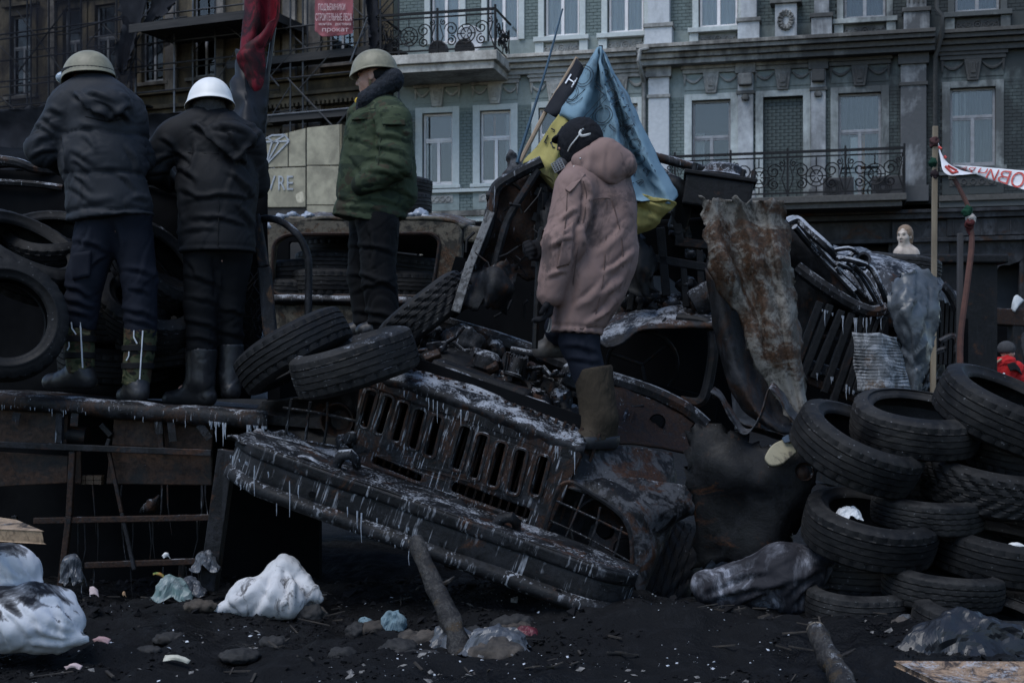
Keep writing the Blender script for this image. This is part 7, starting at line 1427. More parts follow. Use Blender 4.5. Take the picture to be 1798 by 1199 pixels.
solid('trousers', [('c', 0, A(660,378,-.06), A(656,378,.06), .13, .13)] + limb((A(664,395,-.08), .135), (A(664,488,-.1), .105), (A(676,572,-.1), .10)) + limb((A(648,395,.08), .125), (A(636,485,.1), .095), (A(646,572,.1), .092)), M_blk, p3, .011, lambda v: pfolds(v, PF['gt'], .013, 4.5)+folds(v, .006, (8,8,8), 61, 1, 60), lambda G_, D_: np.maximum(D_, at(0,580,9).z-G_[:,2]), org)
for ank, toe in ((A(672,570,-.1), A(640,586,-.12)), (A(645,568,.1), A(612,584,.1))): boot(p3, org, Vector(ank)+Vector((0,0,.1)), ank, toe, .07, .06, M_rubb, None, at(0,592,9).z, seed=4)
helmet(p3, Vector(A(657,122,.0))-org, B3 @ Matrix.Rotation(R(-3), 3, 'X'), M_oliveh, .118, .143, .12, .05, .06)
hc = Vector(A(657,128,.0))-org
solid('cap_liner', [('e', 0, Vector(A(664,134,.0))-org, (.083,.10,.062), B3)], M_band, p3, .009, None, lambda G_, D_: np.maximum(D_, (G_-np.array(Vector(A(646,134,0))-org)) @ np.array(B3 @ Vector((0,1,0)))))
ringstrap(p3, Vector(A(652,150,0))-org, Matrix.Rotation(R(88), 3, 'Z') @ Matrix.Rotation(R(90), 3, 'X') if 0 else basis((0,0,1), (-1,.0,.0)), .082, .085, 0, 0, .018, plain('olive_webbing', (.12,.09,.045), None, 20, .8), 'chin_strap', -180, 180)
for s_ in (-1, 1): solid('eye', [('e', 0, Vector(J['head'])-org+B3 @ Vector((.031*s_,.083,.012)), (.011,.011,.011))], plain('dark_eye', (.05,.04,.035), None, 5, .2), p3, .004)
solid('scarf', [('c', 0, Vector(A(630,178,-.03))-org, Vector(A(640,192,-.05))-org, .022, .03), ('c', .02, Vector(A(630,178,-.03))-org, Vector(A(632,180,.06))-org, .022, .022)], plain('yellow_scarf', (.55,.36,.03), (.45,.28,.02), 9, .8), p3, .007); solid('scarf_band', [('c', 0, Vector(A(632,190,-.04))-org, Vector(A(640,196,-.05))-org, .022, .024)], plain('blue_scarf', (.03,.10,.32), None, 9, .8), p3, .007)
# ---- fourth man: dusty pink coat with hood, balaclava and respirator, felt boots
M_pink = cloth('dusty_pink_coat', (.222,.147,.129), (.172,.114,.101), 2.5, .75, 300, .14, 12, spec=.25, dirt=(.06,.044,.042), dirtlo=.575)
M_felt2 = cloth('brown_felt_boot', (.045,.036,.026), (.026,.021,.016), 7, .95, 200, .3, 30)
M_bal = cloth('black_balaclava', (.010,.0105,.013), (.015,.016,.02), 6, .9, 160, .3, 40)
Y0 = 7.15; A = lambda u, v, d=0.0: mk(u, v, Y0+d)
org = Vector((at(1040,785,7.15).x, 7.15, at(1040,785,7.15).z)); p4 = thing('person', 'hooded man in dusty pink coat and respirator stepping over the truck engine', 'person', org, 'people on the barricade')
B4 = basis((-.80,.30,-.42)); TL_ = (.0,1,0)
J = dict(pelvis=A(1055,480,.05), chest=A(1045,345,.05), neck=A(1035,290,.05), head=A(1016,258,.03), sl=A(1008,335,-.12), sr=A(1055,325,.22), el=A(990,430,-.16), er=A(975,410,.22), wl=A(966,520,-.15), wr=A(952,432,.1), hl=A(1040,520,-.05), hr=A(1020,520,.14), kl=A(1020,610,-.06), kr=A(985,570,.18), al=A(1045,740,-.05), ar=A(985,600,.3), tl=A(1015,770,-.1), tr=A(955,610,.22))
hR = hand_prims(J['wr'], (-.45,-.1,-.15), (-.2,-.9,0), 1.15, 1.0)
figure(J, M_skin, p4, org, B4, (hand_prims(J['wl'], (-.1,.05,-1), (-1,0,0), .45), hR), h=.0085)
jk = [('c', 0, A(1040,330,.04), A(1042,420,.03), .165, .195, ((0,1,0), .85)), ('c', .08, A(1042,420,.03), A(1036,495,.0), .195, .178, ((0,1,0), .9)), ('c', .08, A(1032,495,.0), A(1008,600,-.02), .168, .128, ((0,1,0), 1.05)), ('c', .10, A(1010,325,-.10), A(1055,318,.18), .09, .09), ('e', .08, A(1075,455,.03), (.11,.14,.12)), ('e', .08, A(1070,360,.05), (.13,.14,.17)), ('e', .06, A(1060,300,.03), (.12,.12,.08))]
sl4 = limb((A(1010,335,-.12), .105), (A(988,425,-.17), .095), (A(967,515,-.15), .07)); jk += sl4 + limb((A(1050,330,.2), .09), (A(985,408,.24), .08), (A(958,430,.12), .055))
hm0 = np.array(at(1012,585,7.1)); hmn = np.array(Vector((-.08,0,-1)).normalized())
pn0 = np.array(at(967,526,7.0))
def c4(G_, D_): return np.maximum(D_, (G_-hm0) @ hmn)
def d4(v):
    hem_ = -.012*np.exp(-np.abs((v-hm0) @ hmn+.03)/.006)+.005*np.sin(v[:,0]*160)*np.exp(-np.abs((v-hm0) @ hmn+.012)/.02)
    return pfolds(v, PF['p'], .014, 6)+folds(v, .0035, (5,5,5), 77, .8, 38)+folds(v, .0025, (12,12,12), 79, 1, -30)+hem_-.007*np.exp(-np.abs(v[:,2]-at(0,590,7).z)/.01)*0
jo = solid('pink_coat', jk, M_pink, p4, .0095, d4, c4, org)
solid('hood', [('c', 0, A(1020,285,-.08), A(1062,268,-.06), .05, .075), ('e', .05, A(1075,285,.0), (.10,.12,.085)), ('c', .05, A(1070,300,-.08), A(1098,292,-.02), .065, .055), ('c', .04, A(1030,300,-.1), A(1075,312,-.06), .04, .04), ('c', .04, A(1040,275,.14), A(1080,285,.1), .06, .07)], M_pink, jo, .0095, lambda v: folds(v, .008, (6,6,6), 81, .7), None, org)
patch('epaulette', [[Vector(A(992,332,-.225))-org, Vector(A(1004,322,-.215))-org, Vector(A(1020,302,-.18))-org],[Vector(A(1000,338,-.24))-org, Vector(A(1012,326,-.23))-org, Vector(A(1028,306,-.19))-org]], M_pink, jo, 5, .008, .003, 20)
patch('sleeve_pocket', [[Vector(A(990,405,-.275))-org, Vector(A(1006,390,-.25))-org],[Vector(A(984,440,-.27))-org, Vector(A(1004,450,-.25))-org],[Vector(A(978,470,-.25))-org, Vector(A(1000,462,-.235))-org]], M_pink, jo, 5, .008, .004, 20)
m = MB(); m.tube(crv([Vector(A(1008,292,-.13))-org, Vector(A(1000,310,-.19))-org, Vector(A(985,340,-.2))-org, Vector(A(975,365,-.17))-org], 5), .005, 6); m.build('drawstring', plain('pale_cord', (.4,.36,.33)), jo, True)
m = MB(); m.tube(crv([Vector(A(967,548,-.1))-org, Vector(A(963,575,-.1))-org, Vector(A(960,582,-.1))-org, Vector(A(966,580,-.1))-org, Vector(A(968,560,-.1))-org], 5), .004, 6); m.build('cuff_cord', plain('pale_cord_end', (.35,.31,.29)), jo, True)
for u, v, d in ((1019,279,-.145),(1060,255,-.05)): solid('snap', [('e', 0, Vector(A(u, v, d))-org, (.007,.007,.007))], plain('steel_snap', (.5,.5,.5), None, 5, .3, metallic=.8), jo, .004)
solid('balaclava', [('e', 0, A(1020,247,.03), (.099,.118,.118), B4), ('c', .03, A(1015,275,.04), A(1028,298,.06), .078, .085)], M_bal, p4, .0095, lambda v: folds(v, .006, (18,18,18), 85), None, org)
hc4 = Vector(A(1019,246,.03))-org
solid('cap_peak', [('e', 0, hc4+B4 @ Vector((0,.095,.06)), (.07,.04,.016), B4)], M_bal, p4, .008)
gl_ = plain('white_goggle_frame', (.55,.56,.55), None, 9, .4)
hs_ = lambda u, v: Vector(A(u, v, .03-math.sqrt(max(.0004, .1005**2-(((u-1020)/349)**2+((v-247)/349)**2)*.85))-.004))-org
def on_head(pl, r, nm): m = MB(); m.tube(crv([hs_(u, v) for u, v in pl], 5), r, 7); return m.build(nm, gl_, p4, True)
on_head([(1053,240),(1049,230),(1040,224),(1030,224),(1021,229),(1018,235),(1022,239),(1032,237),(1040,233),(1048,236)], .0075, 'goggle_frame')
on_head([(1018,236),(1010,246),(1002,256),(997,266)], .0035, 'goggle_strap')
rc = Vector(J['head'])-org+B4 @ Vector((0,.115,-.055)); rs_ = solid('respirator', [('e', 0, rc, (.055,.045,.055), B4), ('c', .02, rc+B4 @ Vector((-.04,-.01,0)), rc+B4 @ Vector((-.065,.0,-.01)), .034, .03)], plain('grey_respirator', (.06,.062,.068), None, 9, .45), p4, .008)
m = MB()
for k in range(5): m.tube([rc+B4 @ Vector((-.098,-.028+k*.014,-.03)), rc+B4 @ Vector((-.098,-.028+k*.014,.018))], .003, 4); m.tube([rc+B4 @ Vector((-.098,-.03,-.03+k*.012)), rc+B4 @ Vector((-.098,.03,-.03+k*.012))], .003, 4)
m.build('respirator_grille', plain('steel_mesh', (.35,.36,.38), None, 9, .4, metallic=.5), rs_)
for s_, wp in (('l', J['wl']), ('r', J['wr'])):
    hp = hand_prims(wp, (-.1,.05,-1) if s_ == 'l' else (-.45,-.1,-.15), (-1,0,0) if s_ == 'l' else (-.2,-.9,0), .45 if s_ == 'l' else 1.15)
    solid('glove', [(*q[:4], q[4]+.004, q[5]+.004) for q in hp], M_glove, p4, .006, None, None, org)
solid('trousers', [('c', 0, A(1036,500,.0), A(1020,500,.06), .10, .10)] + limb((A(1030,540,.0), .10), (A(1016,600,-.03), .095), (A(1036,660,-.04), .086)) + limb((A(1005,540,.10), .085), (A(988,575,.2), .085), (A(985,596,.27), .075)), M_navy, p4, .011, lambda v: pfolds(v, PF['pt'], .012, 5)+folds(v, .007, (9,9,9), 91), lambda G_, D_: D_, org)
bo = boot(p4, org, A(1040,645,-.04), A(1052,735,-.04), A(1028,762,-.1), .098, .094, M_felt2, None, at(0,786,7.1).z, fw=.066, seed=3)
gsz = at(0,787,7.1).z
a_, t_ = Vector(A(1052,735,-.04)), Vector(A(1028,762,-.1)); hd = (t_-a_); hd.z = 0; he = a_-hd.normalized()*.045
solid('galosh', [('c', 0, (he.x, he.y, gsz+.045), (t_.x, t_.y, gsz+.037), .073, .068), ('e', .02, (t_.x, t_.y, gsz+.037), (.07,.07,.055))], plain('black_galosh', (.02,.022,.026), None, 9, .5), bo, .009, None, lambda G_, D_: np.maximum(np.maximum(D_, gsz-.003-G_[:,2]), G_[:,2]-gsz-.062), org)
boot(p4, org, A(985,585,.28), A(985,600,.3), A(956,612,.22), .085, .075, plain('brown_rubber_boot', (.035,.032,.03), (.06,.055,.05), 9, .55), None, at(0,628,7.4).z, fw=.062, seed=5)
# ---- fifth: far-off figure in a red jacket
M_red = cloth('red_jacket', (.42,.02,.02), (.33,.015,.018), 3, .7, 200, .15, 10)
Y0 = 19.0; A = lambda u, v, d=0.0: mk(u, v, Y0+d)
org = Vector((at(1762,0,19).x, 19.0, 0)); p5 = thing('person', 'distant person in red hooded jacket and dark beanie beyond the tyres', 'person', org)
gy = 690+1.06*F/19
J = dict(pelvis=A(1760,720), chest=A(1762,660), neck=A(1766,632), head=A(1768,618), sl=A(1744,646), sr=A(1786,650), el=A(1738,680), er=A(1795,682), wl=A(1746,705,-.1), wr=A(1798,700,-.15), hl=A(1753,725), hr=A(1769,725), kl=A(1752,772), kr=A(1770,772), al=A(1752,gy-8), ar=A(1770,gy-8), tl=A(1748,gy-3,-.1), tr=A(1774,gy-3,-.1))
B5 = basis((.8,-.55,-.1)); figure(J, M_skin, p5, org, B5, (hand_prims(J['wl'], (0,0,-1), (0,1,0), .4), hand_prims(J['wr'], (0,0,-1), (0,1,0), .4)), h=.016)
jo = solid('red_jacket', [('c', 0, A(1763,655), A(1760,722), .19, .19, ((0,1,0), .75)), ('c', .1, A(1748,648), A(1784,650), .10, .10)]+limb((A(1746,650), .095), (A(1738,682), .085), (A(1746,703,-.1), .065))+limb((A(1786,652), .09), (A(1795,682), .08), (A(1798,698,-.15), .06)), M_red, p5, .018, lambda v: folds(v, .016, (7,7,8), 3), None, org)
solid('hood', [('c', 0, A(1752,640,-.05), A(1772,636,-.05), .09, .09)], M_red, jo, .018, lambda v: folds(v, .014, (8,8,8), 5), None, org)
patch('shoulder_panel', [[Vector(A(1768,640,-.2))-org, Vector(A(1780,636,-.18))-org, Vector(A(1790,646,-.14))-org],[Vector(A(1774,652,-.22))-org, Vector(A(1784,650,-.2))-org, Vector(A(1794,658,-.15))-org]], M_band, jo, 4, .01)
for pts in (((1744,655,-.19),(1752,662,-.21),(1764,656,-.21)), ((1768,664,-.21),(1776,674,-.2))): MB().tube([Vector(A(*p))-org for p in pts], .016, 5).build('white_stripe', M_refl, jo)
MB().tube(crv([Vector(A(1738,660,-.14))-org, Vector(A(1746,640,-.16))-org, Vector(A(1758,630,-.14))-org], 4), .016, 5).build('bag_strap', plain('tan_strap', (.4,.3,.2)), p5)
solid('beanie', [('e', 0, A(1767,612), (.105,.12,.105), B5)], M_knit, p5, .016, None, lambda G_, D_: np.maximum(D_, at(0,621,19).z-G_[:,2]), org)
solid('trousers', limb((A(1754,725), .11), (A(1752,772), .085), (A(1752,gy-8), .07))+limb((A(1768,725), .11), (A(1770,772), .085), (A(1770,gy-8), .07)), M_blk, p5, .02, None, None, org)
# ---- mannequin bust
M_mann = plain('chipped_mannequin', (.46,.39,.33), (.30,.24,.20), 16, .5, .3, 50); M_mh = plain('painted_blond_hair', (.22,.15,.10), (.15,.10,.065), 20, .7)
Ym = 16.6; A = lambda u, v, d=0.0: mk(u, v, Ym+d); org = Vector(A(1590,455))
mq = thing('mannequin_bust', 'pale mannequin bust with short painted hair standing above the wrecks', 'mannequin', org)
BM = basis((-.62,-.78,.0)); hcM = Vector(A(1588,416))
sM = 1.02
solid('bust', head_prims(hcM, BM, sM)+[('c', .02, tuple(hcM-Vector((0,0,.06))), A(1593,442), .05, .055), ('c', .05, A(1580,446), A(1602,447), .075, .085), ('c', .04, A(1590,446), A(1592,462), .12, .13, ((0,1,0), .7)), ('e', .03, A(1580,445,-.05), (.05,.05,.06))], M_mann, mq, .010, None, lambda G_, D_: np.maximum(D_, org.z-G_[:,2]), org)
solid('hair', [('e', 0, tuple(hcM-org+BM @ Vector((0,-.022,.045))*sM), (.088*sM,.102*sM,.098*sM), BM), ('c', .02, tuple(hcM-org+BM @ Vector((-.06,-.03,.0))), tuple(hcM-org+BM @ Vector((-.055,-.04,-.06))), .035, .03), ('c', .02, tuple(hcM-org+BM @ Vector((.06,-.03,.0))), tuple(hcM-org+BM @ Vector((.055,-.04,-.06))), .035, .03)], M_mh, mq, .010, lambda v: .004*fbm(v*40, 2), lambda G_, D_: np.maximum(D_, np.minimum((G_-np.array(hcM-org+BM @ Vector((0,.058,0)))) @ np.array(BM @ Vector((0,1,0))), -((G_-np.array(hcM-org)) @ np.array(BM @ Vector((0,0,1)))-.055)+0)))
for s_ in (-1, 1):
    solid('painted_eye', [('e', 0, tuple(hcM-org+BM @ Vector((.031*s_,.086,.012))*sM), (.013,.006,.006), BM)], plain('dark_paint', (.04,.035,.03), None, 5, .4), mq, .004)
    solid('painted_brow', [('e', 0, tuple(hcM-org+BM @ Vector((.031*s_,.093,.034))*sM), (.02,.006,.004), BM)], plain('brown_paint', (.08,.05,.035), None, 5, .5), mq, .004)
solid('painted_lips', [('e', 0, tuple(hcM-org+BM @ Vector((0,.093,-.058))*sM), (.02,.008,.008), BM)], plain('faded_lip_paint', (.25,.12,.10), None, 5, .5), mq, .004)
ki = thing('burnt_kiosk', 'low burnt kiosk roof the mannequin bust stands on', 'kiosk', (org.x, org.y, 0))
MB().box((-.9,-.5,0), (.9,.6,org.z-.1)).build('wall', M_black, ki); MB().box((-1.0,-.6,org.z-.1), (1.0,.7,org.z)).build('roof', M_black, ki, bev=.02)
# seams and stitching lying on the coats
def seams(coat, lines, mat, r=.0028, nm='seam', d=.001):
    la = Lay([coat], True); og = coat.parent.matrix_basis.translation
    for l in lines: MB().tube([p-og for p in crv([la(u, v, d) for u, v in l], 3)], r, 5).build(nm, mat, coat, True)
CO = {o.name: o for o in bpy.data.objects}
dk = plain('dark_pink_seam', (.10,.065,.058), None, 30, .9); dg_ = plain('dark_green_seam', (.016,.022,.014), None, 30, .9); dn = plain('black_seam', (.004,.0045,.0055), None, 30, .9)
seams(CO['pink_coat'], [[(1024,318),(1030,345),(1024,390),(1014,440),(1006,500)],[(1034,352),(1065,348),(1100,356)],[(1066,352),(1064,420),(1058,500),(1040,575)],[(952,512),(968,518),(984,516)],[(996,340),(992,400),(978,470),(970,512)],[(1000,396),(988,436),(998,466)],[(972,572),(1010,578),(1048,572)],[(1075,352),(1092,420),(1094,470)]], dk)
seams(CO['coat'], [[(676,206),(668,250),(664,290)],[(624,196),(650,192),(690,188)],[(606,250),(600,320),(590,372)],[(640,304),(652,316),(656,334)],[(588,366),(640,374),(710,372)],[(700,200),(712,250),(712,300)]], dg_)
seams(CO['puffer_jacket'], [[(118,165),(112,200),(116,250),(112,290)],[(150,205),(190,212),(228,206)],[(130,366),(195,368),(264,358)]], dn)
seams(CO['parka'], [[(312,230),(304,262),(312,300)],[(330,268),(380,270),(440,268)],[(382,280),(384,360),(382,432)],[(318,430),(384,434),(446,430)],[(330,300),(328,360),(322,425)]], dn)
# the iron bar in the pink-coated man's hand
m = MB(); m.tube([at(951,404,7.24), at(948,425,7.24), at(944,500,7.22), at(939,612,7.2)], [.017,.017,.016,.016], 8); tag(m.build('iron_bar', M_black, None, True), 'upright iron bar gripped by the man in pink coat', 'bar')
# ---------------------------------------------------------------- flags, poles and ribbon
def outline(ch, c, size, rot, lay, m, r=.0022, sx=1.0, mirror=False):
    V, fs = text_geo(ch); a, b = V.min(0), V.max(0); cen = (a+b)/2; cnt = {}
    for f in fs:
        for i in range(len(f)): e_ = (f[i], f[(i+1) % len(f)]); k = tuple(sorted(e_)); cnt[k] = cnt.get(k, 0)+1
    co = math.cos(R(rot)); si = math.sin(R(rot)); px = {}
    def pix(i):
        x, y = (V[i]-cen)/(b[1]-a[1])*size; x *= sx*(-1 if mirror else 1); return c[0]+x*co-y*-si*-1*-1 if 0 else (c[0]+x*co+y*si, c[1]+x*si-y*co)
    for (i, j), n_ in cnt.items():
        if n_ == 1: m.tube([lay(*pix(i)), lay(*pix(j))], r, 4, False)
M_fblue = cloth('pale_blue_flag_cloth', (.165,.255,.315), (.135,.21,.265), 4, .85, 300, .16, 10, dirt=(.09,.13,.16), dirtlo=.62)
M_fyel = cloth('mustard_yellow_flag_cloth', (.30,.262,.095), (.225,.195,.07), 4, .85, 300, .16, 10, dirt=(.12,.10,.045), dirtlo=.58)
M_ink = plain('black_marker', (.018,.022,.03), None, 9, .8)
fo = at(1053,85,7.95); fl1 = thing('flag', 'blue and yellow flag with outlined marker letters draped over the wreck', 'flag')
bl_ = [[(1049,84,7.95),(1051,83,7.94),(1053,82,7.93),(1055,83,7.92),(1057,84,7.95),(1058,86,7.97),(1059,88,8.0)],
      [(1034,112,7.95),(1043,116,7.90),(1052,118,7.96),(1056,116,7.86),(1062,114,7.95),(1066,112,7.9),(1069,110,8.0)],
      [(1010,155,7.95),(1030,165,7.88),(1052,170,7.98),(1068,168,7.83),(1074,162,7.96),(1084,154,7.88),(1090,146,8.0)],
      [(992,183,7.95),(1016,205,7.86),(1048,222,7.98),(1080,222,7.80),(1088,212,7.98),(1104,200,7.86),(1112,186,8.0)],
      [(986,196,7.95),(1010,215,7.88),(1050,270,7.98),(1092,278,7.78),(1104,262,7.98),(1122,245,7.84),(1131,228,8.0)],
      [(984,199,7.96),(1012,222,7.92),(1060,310,7.98),(1104,322,7.78),(1124,305,7.96),(1142,290,7.82),(1152,270,7.98)],
      [(983,201,7.97),(1016,228,7.95),(1070,335,7.98),(1112,345,7.78),(1140,335,7.94),(1162,325,7.82),(1172,300,7.96)],
      [(982,203,7.97),(1020,234,7.97),(1080,345,7.96),(1122,352,7.76),(1152,354,7.86),(1176,358,7.8),(1190,345,7.9)]]
ye = [[(982,203,7.98),(1000,214,7.94),(1020,228,7.96),(1045,250,8.0)],[(962,232,7.96),(985,245,7.90),(1010,262,7.95),(1040,285,8.0)],[(940,262,7.95),(968,280,7.86),(1000,300,7.92),(1035,320,8.0)],[(921,283,7.92),(950,300,7.82),(985,325,7.9),(1030,350,8.0)],[(923,292,7.96),(955,305,7.84),(988,345,7.9),(1030,380,8.0)],[(935,288,8.05),(962,318,7.92),(985,362,7.94),(1020,420,8.0)]]
ye2 = [[(1070,290,8.0),(1090,320,7.96),(1100,338,7.92),(1110,345,7.9)],[(1080,340,7.96),(1105,345,7.88),(1135,342,7.82),(1160,352,7.8)],[(1090,375,7.92),(1120,362,7.84),(1152,362,7.8),(1188,357,7.8)],[(1095,400,7.94),(1125,395,7.86),(1148,390,7.84),(1170,378,7.84)],[(1100,415,7.98),(1125,408,7.92),(1140,404,7.9),(1150,398,7.9)]]
gg = lambda g_: [[at(*p) for p in r] for r in g_]
f1 = patch('blue_half', gg(bl_), M_fblue, fl1, 7, .003, .014, 5, 3); f2 = patch('yellow_half', gg(ye), M_fyel, fl1, 7, .003, .018, 5, 4); f3 = patch('yellow_tail', gg(ye2), M_fyel, fl1, 7, .003, .02, 5, 5)
displace(f1.data, lambda v: pfolds(v, [(1052,95,1000,190,1,.8),(1054,100,1030,200),(1056,100,1062,230,1.2),(1058,105,1090,260),(1062,110,1120,260,1.2),(1090,260,1150,330),(1100,280,1180,345),(1010,180,1060,200,.6),(1040,150,1075,190,.6),(1110,230,1140,300,.8),(1020,130,1045,165,.6)], .011, 4))
for f_ in (f2, f3): displace(f_.data, lambda v: pfolds(v, [(985,205,930,285),(1000,220,965,310,1.2),(975,240,985,340),(935,270,990,300,.8),(960,260,1000,330),(1110,350,1180,362),(1100,360,1160,385,1.2),(1120,345,1130,395)], .014, 4.5))
lay = Lay([f1]); m = MB()
for ch, c, sz, rt, sx_ in (('О',(1024,134),38,35,1),('Л',(1032,172),60,42,1),('О',(1058,203),36,45,1),('О',(1003,165),30,35,.8),('Р',(1078,224),34,45,1),('О',(1062,128),12,60,1),('Т',(1072,140),16,60,1),('Н',(1080,162),22,60,1),('И',(1089,186),24,58,1),('Н',(1100,204),22,60,1),('А',(1104,224),22,60,1),('О',(1102,232),20,58,1),('С',(1115,252),20,62,1),('Ю',(1120,278),20,60,1),('К',(1140,300),18,60,1),('М',(1112,318),26,48,1)): outline(ch, c, sz, rt, lay, m, .0017, sx_)
m.build('outlined_lettering', M_ink, fl1)
lay = Lay([f2, f3]); m = MB()
for pl in (((968,226),(974,229),(972,232)),((962,238),(956,250),(960,252)),((988,222),(978,238)),((982,236),(966,252)),((968,250),(970,258),(974,260)),((980,252),(979,264)),((1124,345),(1128,350),(1120,356))): m.tube([lay(u, v) for u, v in pl], .004, 4)
m.build('faded_marks', M_ink, fl1)
tag(MB().tube([at(1055,80,7.95), at(1050,200,8.05), at(1044,330,8.15), at(1040,440,8.2)], .012, 8).build('flagpole', plain('dark_blue_pole', (.03,.05,.08), None, 9, .5), None, True), 'dark pole holding up the blue and yellow flag', 'pole')
# black flag behind it
M_fblk = cloth('black_flag_cloth', (.014,.015,.019), (.02,.022,.028), 4, .7, 300, .15, 10)
bf = thing('flag', 'black flag with pale letter tilted behind the blue and yellow flag', 'flag')
fb_ = patch('cloth', gg([[(1013,103,8.6),(1022,114,8.56),(1040,140,8.62)],[(990,142,8.6),(1006,155,8.55),(1030,180,8.62)],[(965,180,8.6),(985,195,8.55),(1015,215,8.62)],[(955,196,8.6),(972,204,8.57),(992,212,8.62)]]), M_fblk, bf, 7, .003, .01, 5, 6)
lb = Lay([fb_]); V, fs = text_geo('Н'); a, b = V.min(0), V.max(0); m = MB(); co, si = math.cos(R(32)), math.sin(R(32))
kk = (V-(a+b)/2)/(b[1]-a[1])*19; m.add([lb(1003+x*co+y*si, 142+x*si-y*co, .02) for x, y in kk], fs); m.build('letter', M_refl, bf)
patch('cloth_corner', gg([[(1084,150,8.7),(1090,158,8.68),(1098,168,8.7)],[(1088,168,8.7),(1096,174,8.66),(1107,180,8.7)]]), M_fblk, bf, 5, .003, .01, 6, 2)
MB().tube([at(1014,102,8.62), at(985,150,8.62), at(958,197,8.62), at(905,300,8.6), at(896,330,8.6)], .0145, 8).build('stick', plain('pale_birch_stick', (.32,.24,.17), (.22,.16,.11), 12, .8), bf, True)
tag(MB().tube(crv([at(908,286,8.3), at(930,215,8.3), at(958,125,8.3), at(988,16,8.3)], 6), [.011-.006*k/18 for k in range(19)], 7).build('whip_antenna', plain('blue_fibreglass', (.03,.075,.12), (.02,.05,.08), 9, .4), None, True), 'thin blue whip antenna rising behind the torn cab wall', 'antenna')
tag(lump('flag_stump', [('c', 0, at(898,275,8.35), at(905,300,8.35), .035, .05), ('c', .03, at(905,300,8.35), at(880,335,8.35), .05, .03)], M_ash, None, .012, .02, 18, 2), 'torn metal stump at the foot of the antenna', 'metal stump')
# red and black flag beside the white helmet
M_fred = cloth('crimson_flag_cloth', (.15,.011,.020), (.09,.008,.014), 5, .6, 300, .15, 10, dirt=(.008,.006,.007), dirtlo=.535)
rf = thing('flag', 'twisted crimson and black flag hanging beside the white helmet', 'flag')
def ff(g_, nm, mt, sd, am=.012): return patch(nm, gg(g_), mt, rf, 7, .003, am, 6, sd)
ff([[(431,-40,8.45),(450,-40,8.38),(472,-40,8.46),(494,-40,8.42)],[(430,10,8.45),(450,12,8.36),(472,10,8.46),(492,5,8.40)],[(427,45,8.46),(446,50,8.36),(468,48,8.46),(490,35,8.40)],[(424,68,8.46),(440,76,8.38),(458,72,8.46),(480,60,8.42)],[(420,88,8.46),(434,92,8.40),(450,88,8.46),(466,85,8.44)]], 'upper_red', M_fred, 3)
ff([[(462,55,8.309),(470,42,8.300),(484,32,8.318)],[(448,66,8.291),(462,62,8.282),(478,56,8.318)],[(428,84,8.282),(446,82,8.273),(466,80,8.309)],[(417,98,8.291),(436,94,8.255),(464,86,8.309)],[(418,112,8.300),(440,112,8.255),(466,108,8.309)],[(428,130,8.300),(445,132,8.264),(465,130,8.309)],[(438,148,8.300),(450,150,8.273),(462,146,8.309)],[(447,160,8.300),(452,160,8.287),(458,156,8.309)]], 'red_fold', M_fred, 7)
ff([[(418,88,8.46),(434,92,8.42),(448,95,8.46),(464,90,8.46)],[(414,120,8.44),(432,130,8.36),(450,150,8.42),(468,135,8.46)],[(408,165,8.42),(430,170,8.30),(452,172,8.38),(470,170,8.46)],[(402,200,8.42),(428,205,8.28),(450,212,8.36),(468,205,8.44)],[(404,232,8.42),(428,238,8.30),(450,245,8.38),(464,238,8.44)],[(415,270,8.42),(435,275,8.34),(450,280,8.40),(460,270,8.44)]], 'black_lower', cloth('black_satin_flag', (.013,.0135,.016), (.02,.021,.025), 4, .45, 300, .12, 8, spec=.15), 9, .03)
MB().tube([at(496,-60,8.46), at(470,130,8.5), at(462,250,8.5), at(458,420,8.5)], .014, 8).build('stick', M_pole, rf, True)
# stakes with a printed ribbon, right
M_stake = plain('weathered_stake', (.27,.22,.155), (.15,.12,.085), 12, .85, .4, 30, stretch=(1,1,.15)); M_stk2 = plain('reddish_bark', (.12,.055,.042), (.07,.035,.03), 14, .85, .5, 30)
Ys = 8.8; sk = thing('stake', 'pale wooden stake with rags tied to its top', 'stake', at(1640,490,Ys)); so_ = at(1640,490,Ys)
MB().bar(Vector(at(1638,700,Ys))-so_, Vector(at(1642,222,Ys))-so_, .034, .022, (0,1,0)).build('post', M_stake, sk, bev=.004)
for k, (u, v, r, mt) in enumerate(((1640,250,.03,cloth('brown_rag', (.06,.03,.03))),(1638,285,.026,cloth('green_rag', (.012,.045,.03))),(1641,305,.024,cloth('dark_rag', (.03,.022,.025))))): lump('rag', [('e', 0, Vector(at(u, v, Ys))-so_, (r, r, r*1.2)), ('c', .01, Vector(at(u, v, Ys))-so_, Vector(at(u+6-k*4, v+22, Ys))-so_, r*.5, r*.25)], mt, sk, .008, .012, 40, k)
s2 = thing('branch', 'crooked reddish branch tied together with rag beside the stake', 'branch', at(1690,600,8.7)); o2 = at(1690,600,8.7); w2 = lambda u, v: Vector(at(u, v, 8.7))-o2
MB().tube(crv([w2(1688,700), w2(1686,600), w2(1698,500), w2(1706,430), w2(1704,390), w2(1702,370)], 5), [.02]*6+[.019]*10+[.017]*10, 8).build('lower_limb', M_stk2, s2, True)
MB().tube(crv([w2(1704,372), w2(1694,350), w2(1684,330), w2(1672,308)], 5), .014, 8).build('upper_limb', M_stk2, s2, True); MB().lathe([(0,.004),(.02,.002),(.021,-.03)], Matrix.Translation(w2(1671,307)), 10).build('cut_end', M_cut, s2, True)
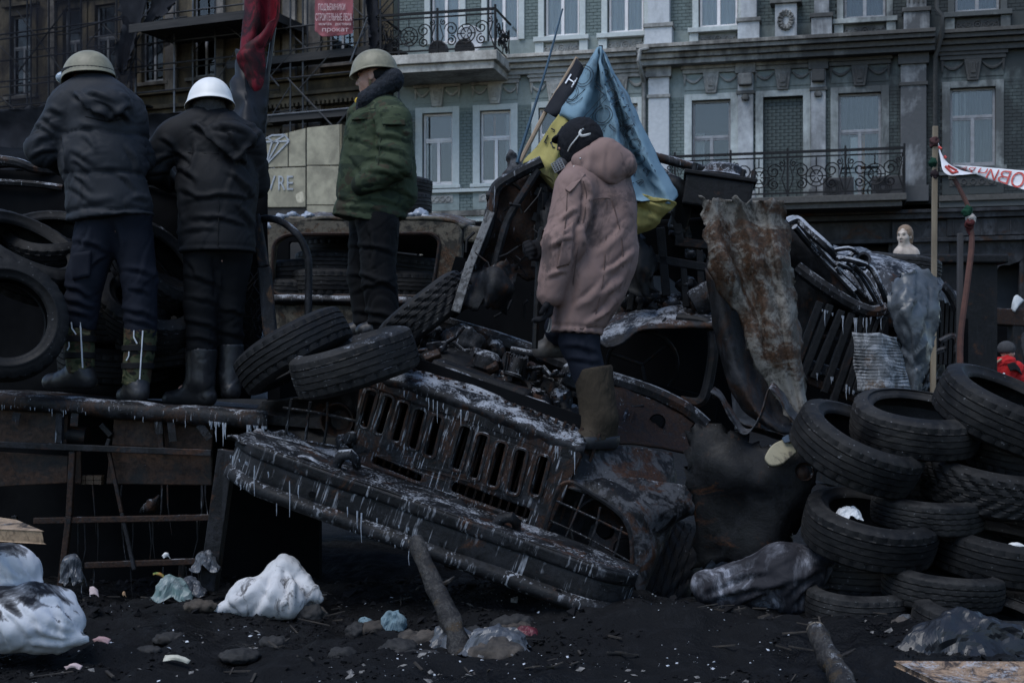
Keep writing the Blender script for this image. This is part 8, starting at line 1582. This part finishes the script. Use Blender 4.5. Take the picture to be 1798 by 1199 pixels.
for k, (u, v, mt) in enumerate(((1697,372,'green_knot'),(1703,385,'pale_knot'),(1700,392,'red_knot'))): lump('knot', [('e', 0, w2(u, v)+Vector((0,-.02,0)), (.03,.03,.035)), ('c', .01, w2(u, v), w2(u+2, v+20), .014, .008)], cloth(mt, ((.012,.05,.03),(.4,.37,.34),(.10,.03,.03))[k]), s2, .008, .012, 40, k)
tag(MB().bar(at(1684,700,8.75), at(1686,410,8.75), .034, .03, (0,1,0)).build('stake', plain('charred_stake', (.035,.034,.036), (.06,.058,.06), 12, .8, stretch=(1,1,.15)), None, bev=.004), 'dark charred stake between the pale stake and red branch', 'stake')
M_tape = plain('white_ribbon', (.64,.64,.66), (.56,.56,.58), 3, .5, .1, 10); M_tred = plain('red_print', (.50,.075,.06), (.42,.06,.05), 6, .6)
rb = thing('ribbon', 'white ribbon printed with red letters stretched from the pale stake', 'ribbon')
tp1 = patch('tied_end', gg([[(1646,252,8.75),(1650,262,8.74),(1660,282,8.72),(1672,292,8.7),(1692,300,8.7),(1714,306,8.72)],[(1646,262,8.77),(1652,285,8.72),(1656,300,8.68),(1668,308,8.66),(1690,308,8.66),(1714,306,8.7)]]), M_tape, rb, 7, .002, .008, 8, 2)
tp2 = patch('band', gg([[(1672,290,8.76),(1700,292,8.72),(1740,295,8.68),(1798,300,8.6),(1850,305,8.5)],[(1694,298,8.74),(1712,304,8.70),(1745,312,8.66),(1798,325,8.58),(1850,338,8.48)],[(1712,305,8.72),(1728,312,8.69),(1752,320,8.65),(1798,334,8.57),(1850,350,8.47)]]), M_tape, rb, 7, .002, .006, 8, 3)
lt = Lay([tp2]); m = MB()
def on_band(x, y):   # x along, y 0 bottom .. 1 top, in pixels of the band
    u = x; top = 290+(u-1672)*.0812; bot = 298+(u-1694)*.345 if u < 1800 else 334+(u-1798)*.31
    return (u-(1-y)*10, bot*(1-y)+top*y)
x = 1694.0
for ch, w_ in (('А',11),('Р',12),('.',5),('Ч',17),('И',20),('В',22),('О',26),('К',24),('Ь',22)):
    V, fs = text_geo(ch); a, b = V.min(0), V.max(0); k_ = (V-a)/(b-a)*np.array((1, .84 if ch != '.' else .2))+np.array((0, .08))
    m.add([lt(*on_band(x+(1-q[0])*w_*.85, q[1]), .01) for q in k_], fs); x += w_
m.build('red_lettering', M_tred, rb)
lt = Lay([tp1]); m = MB()
for a, b in (((1648,258),(1653,262)),((1658,274),(1661,278)),((1660,292),(1672,304)),((1664,291),(1680,300)),((1672,304),(1682,302))): m.tube([lt(*a, .008), lt(*b, .008)], .008, 4)
m.build('red_print', M_tred, rb)
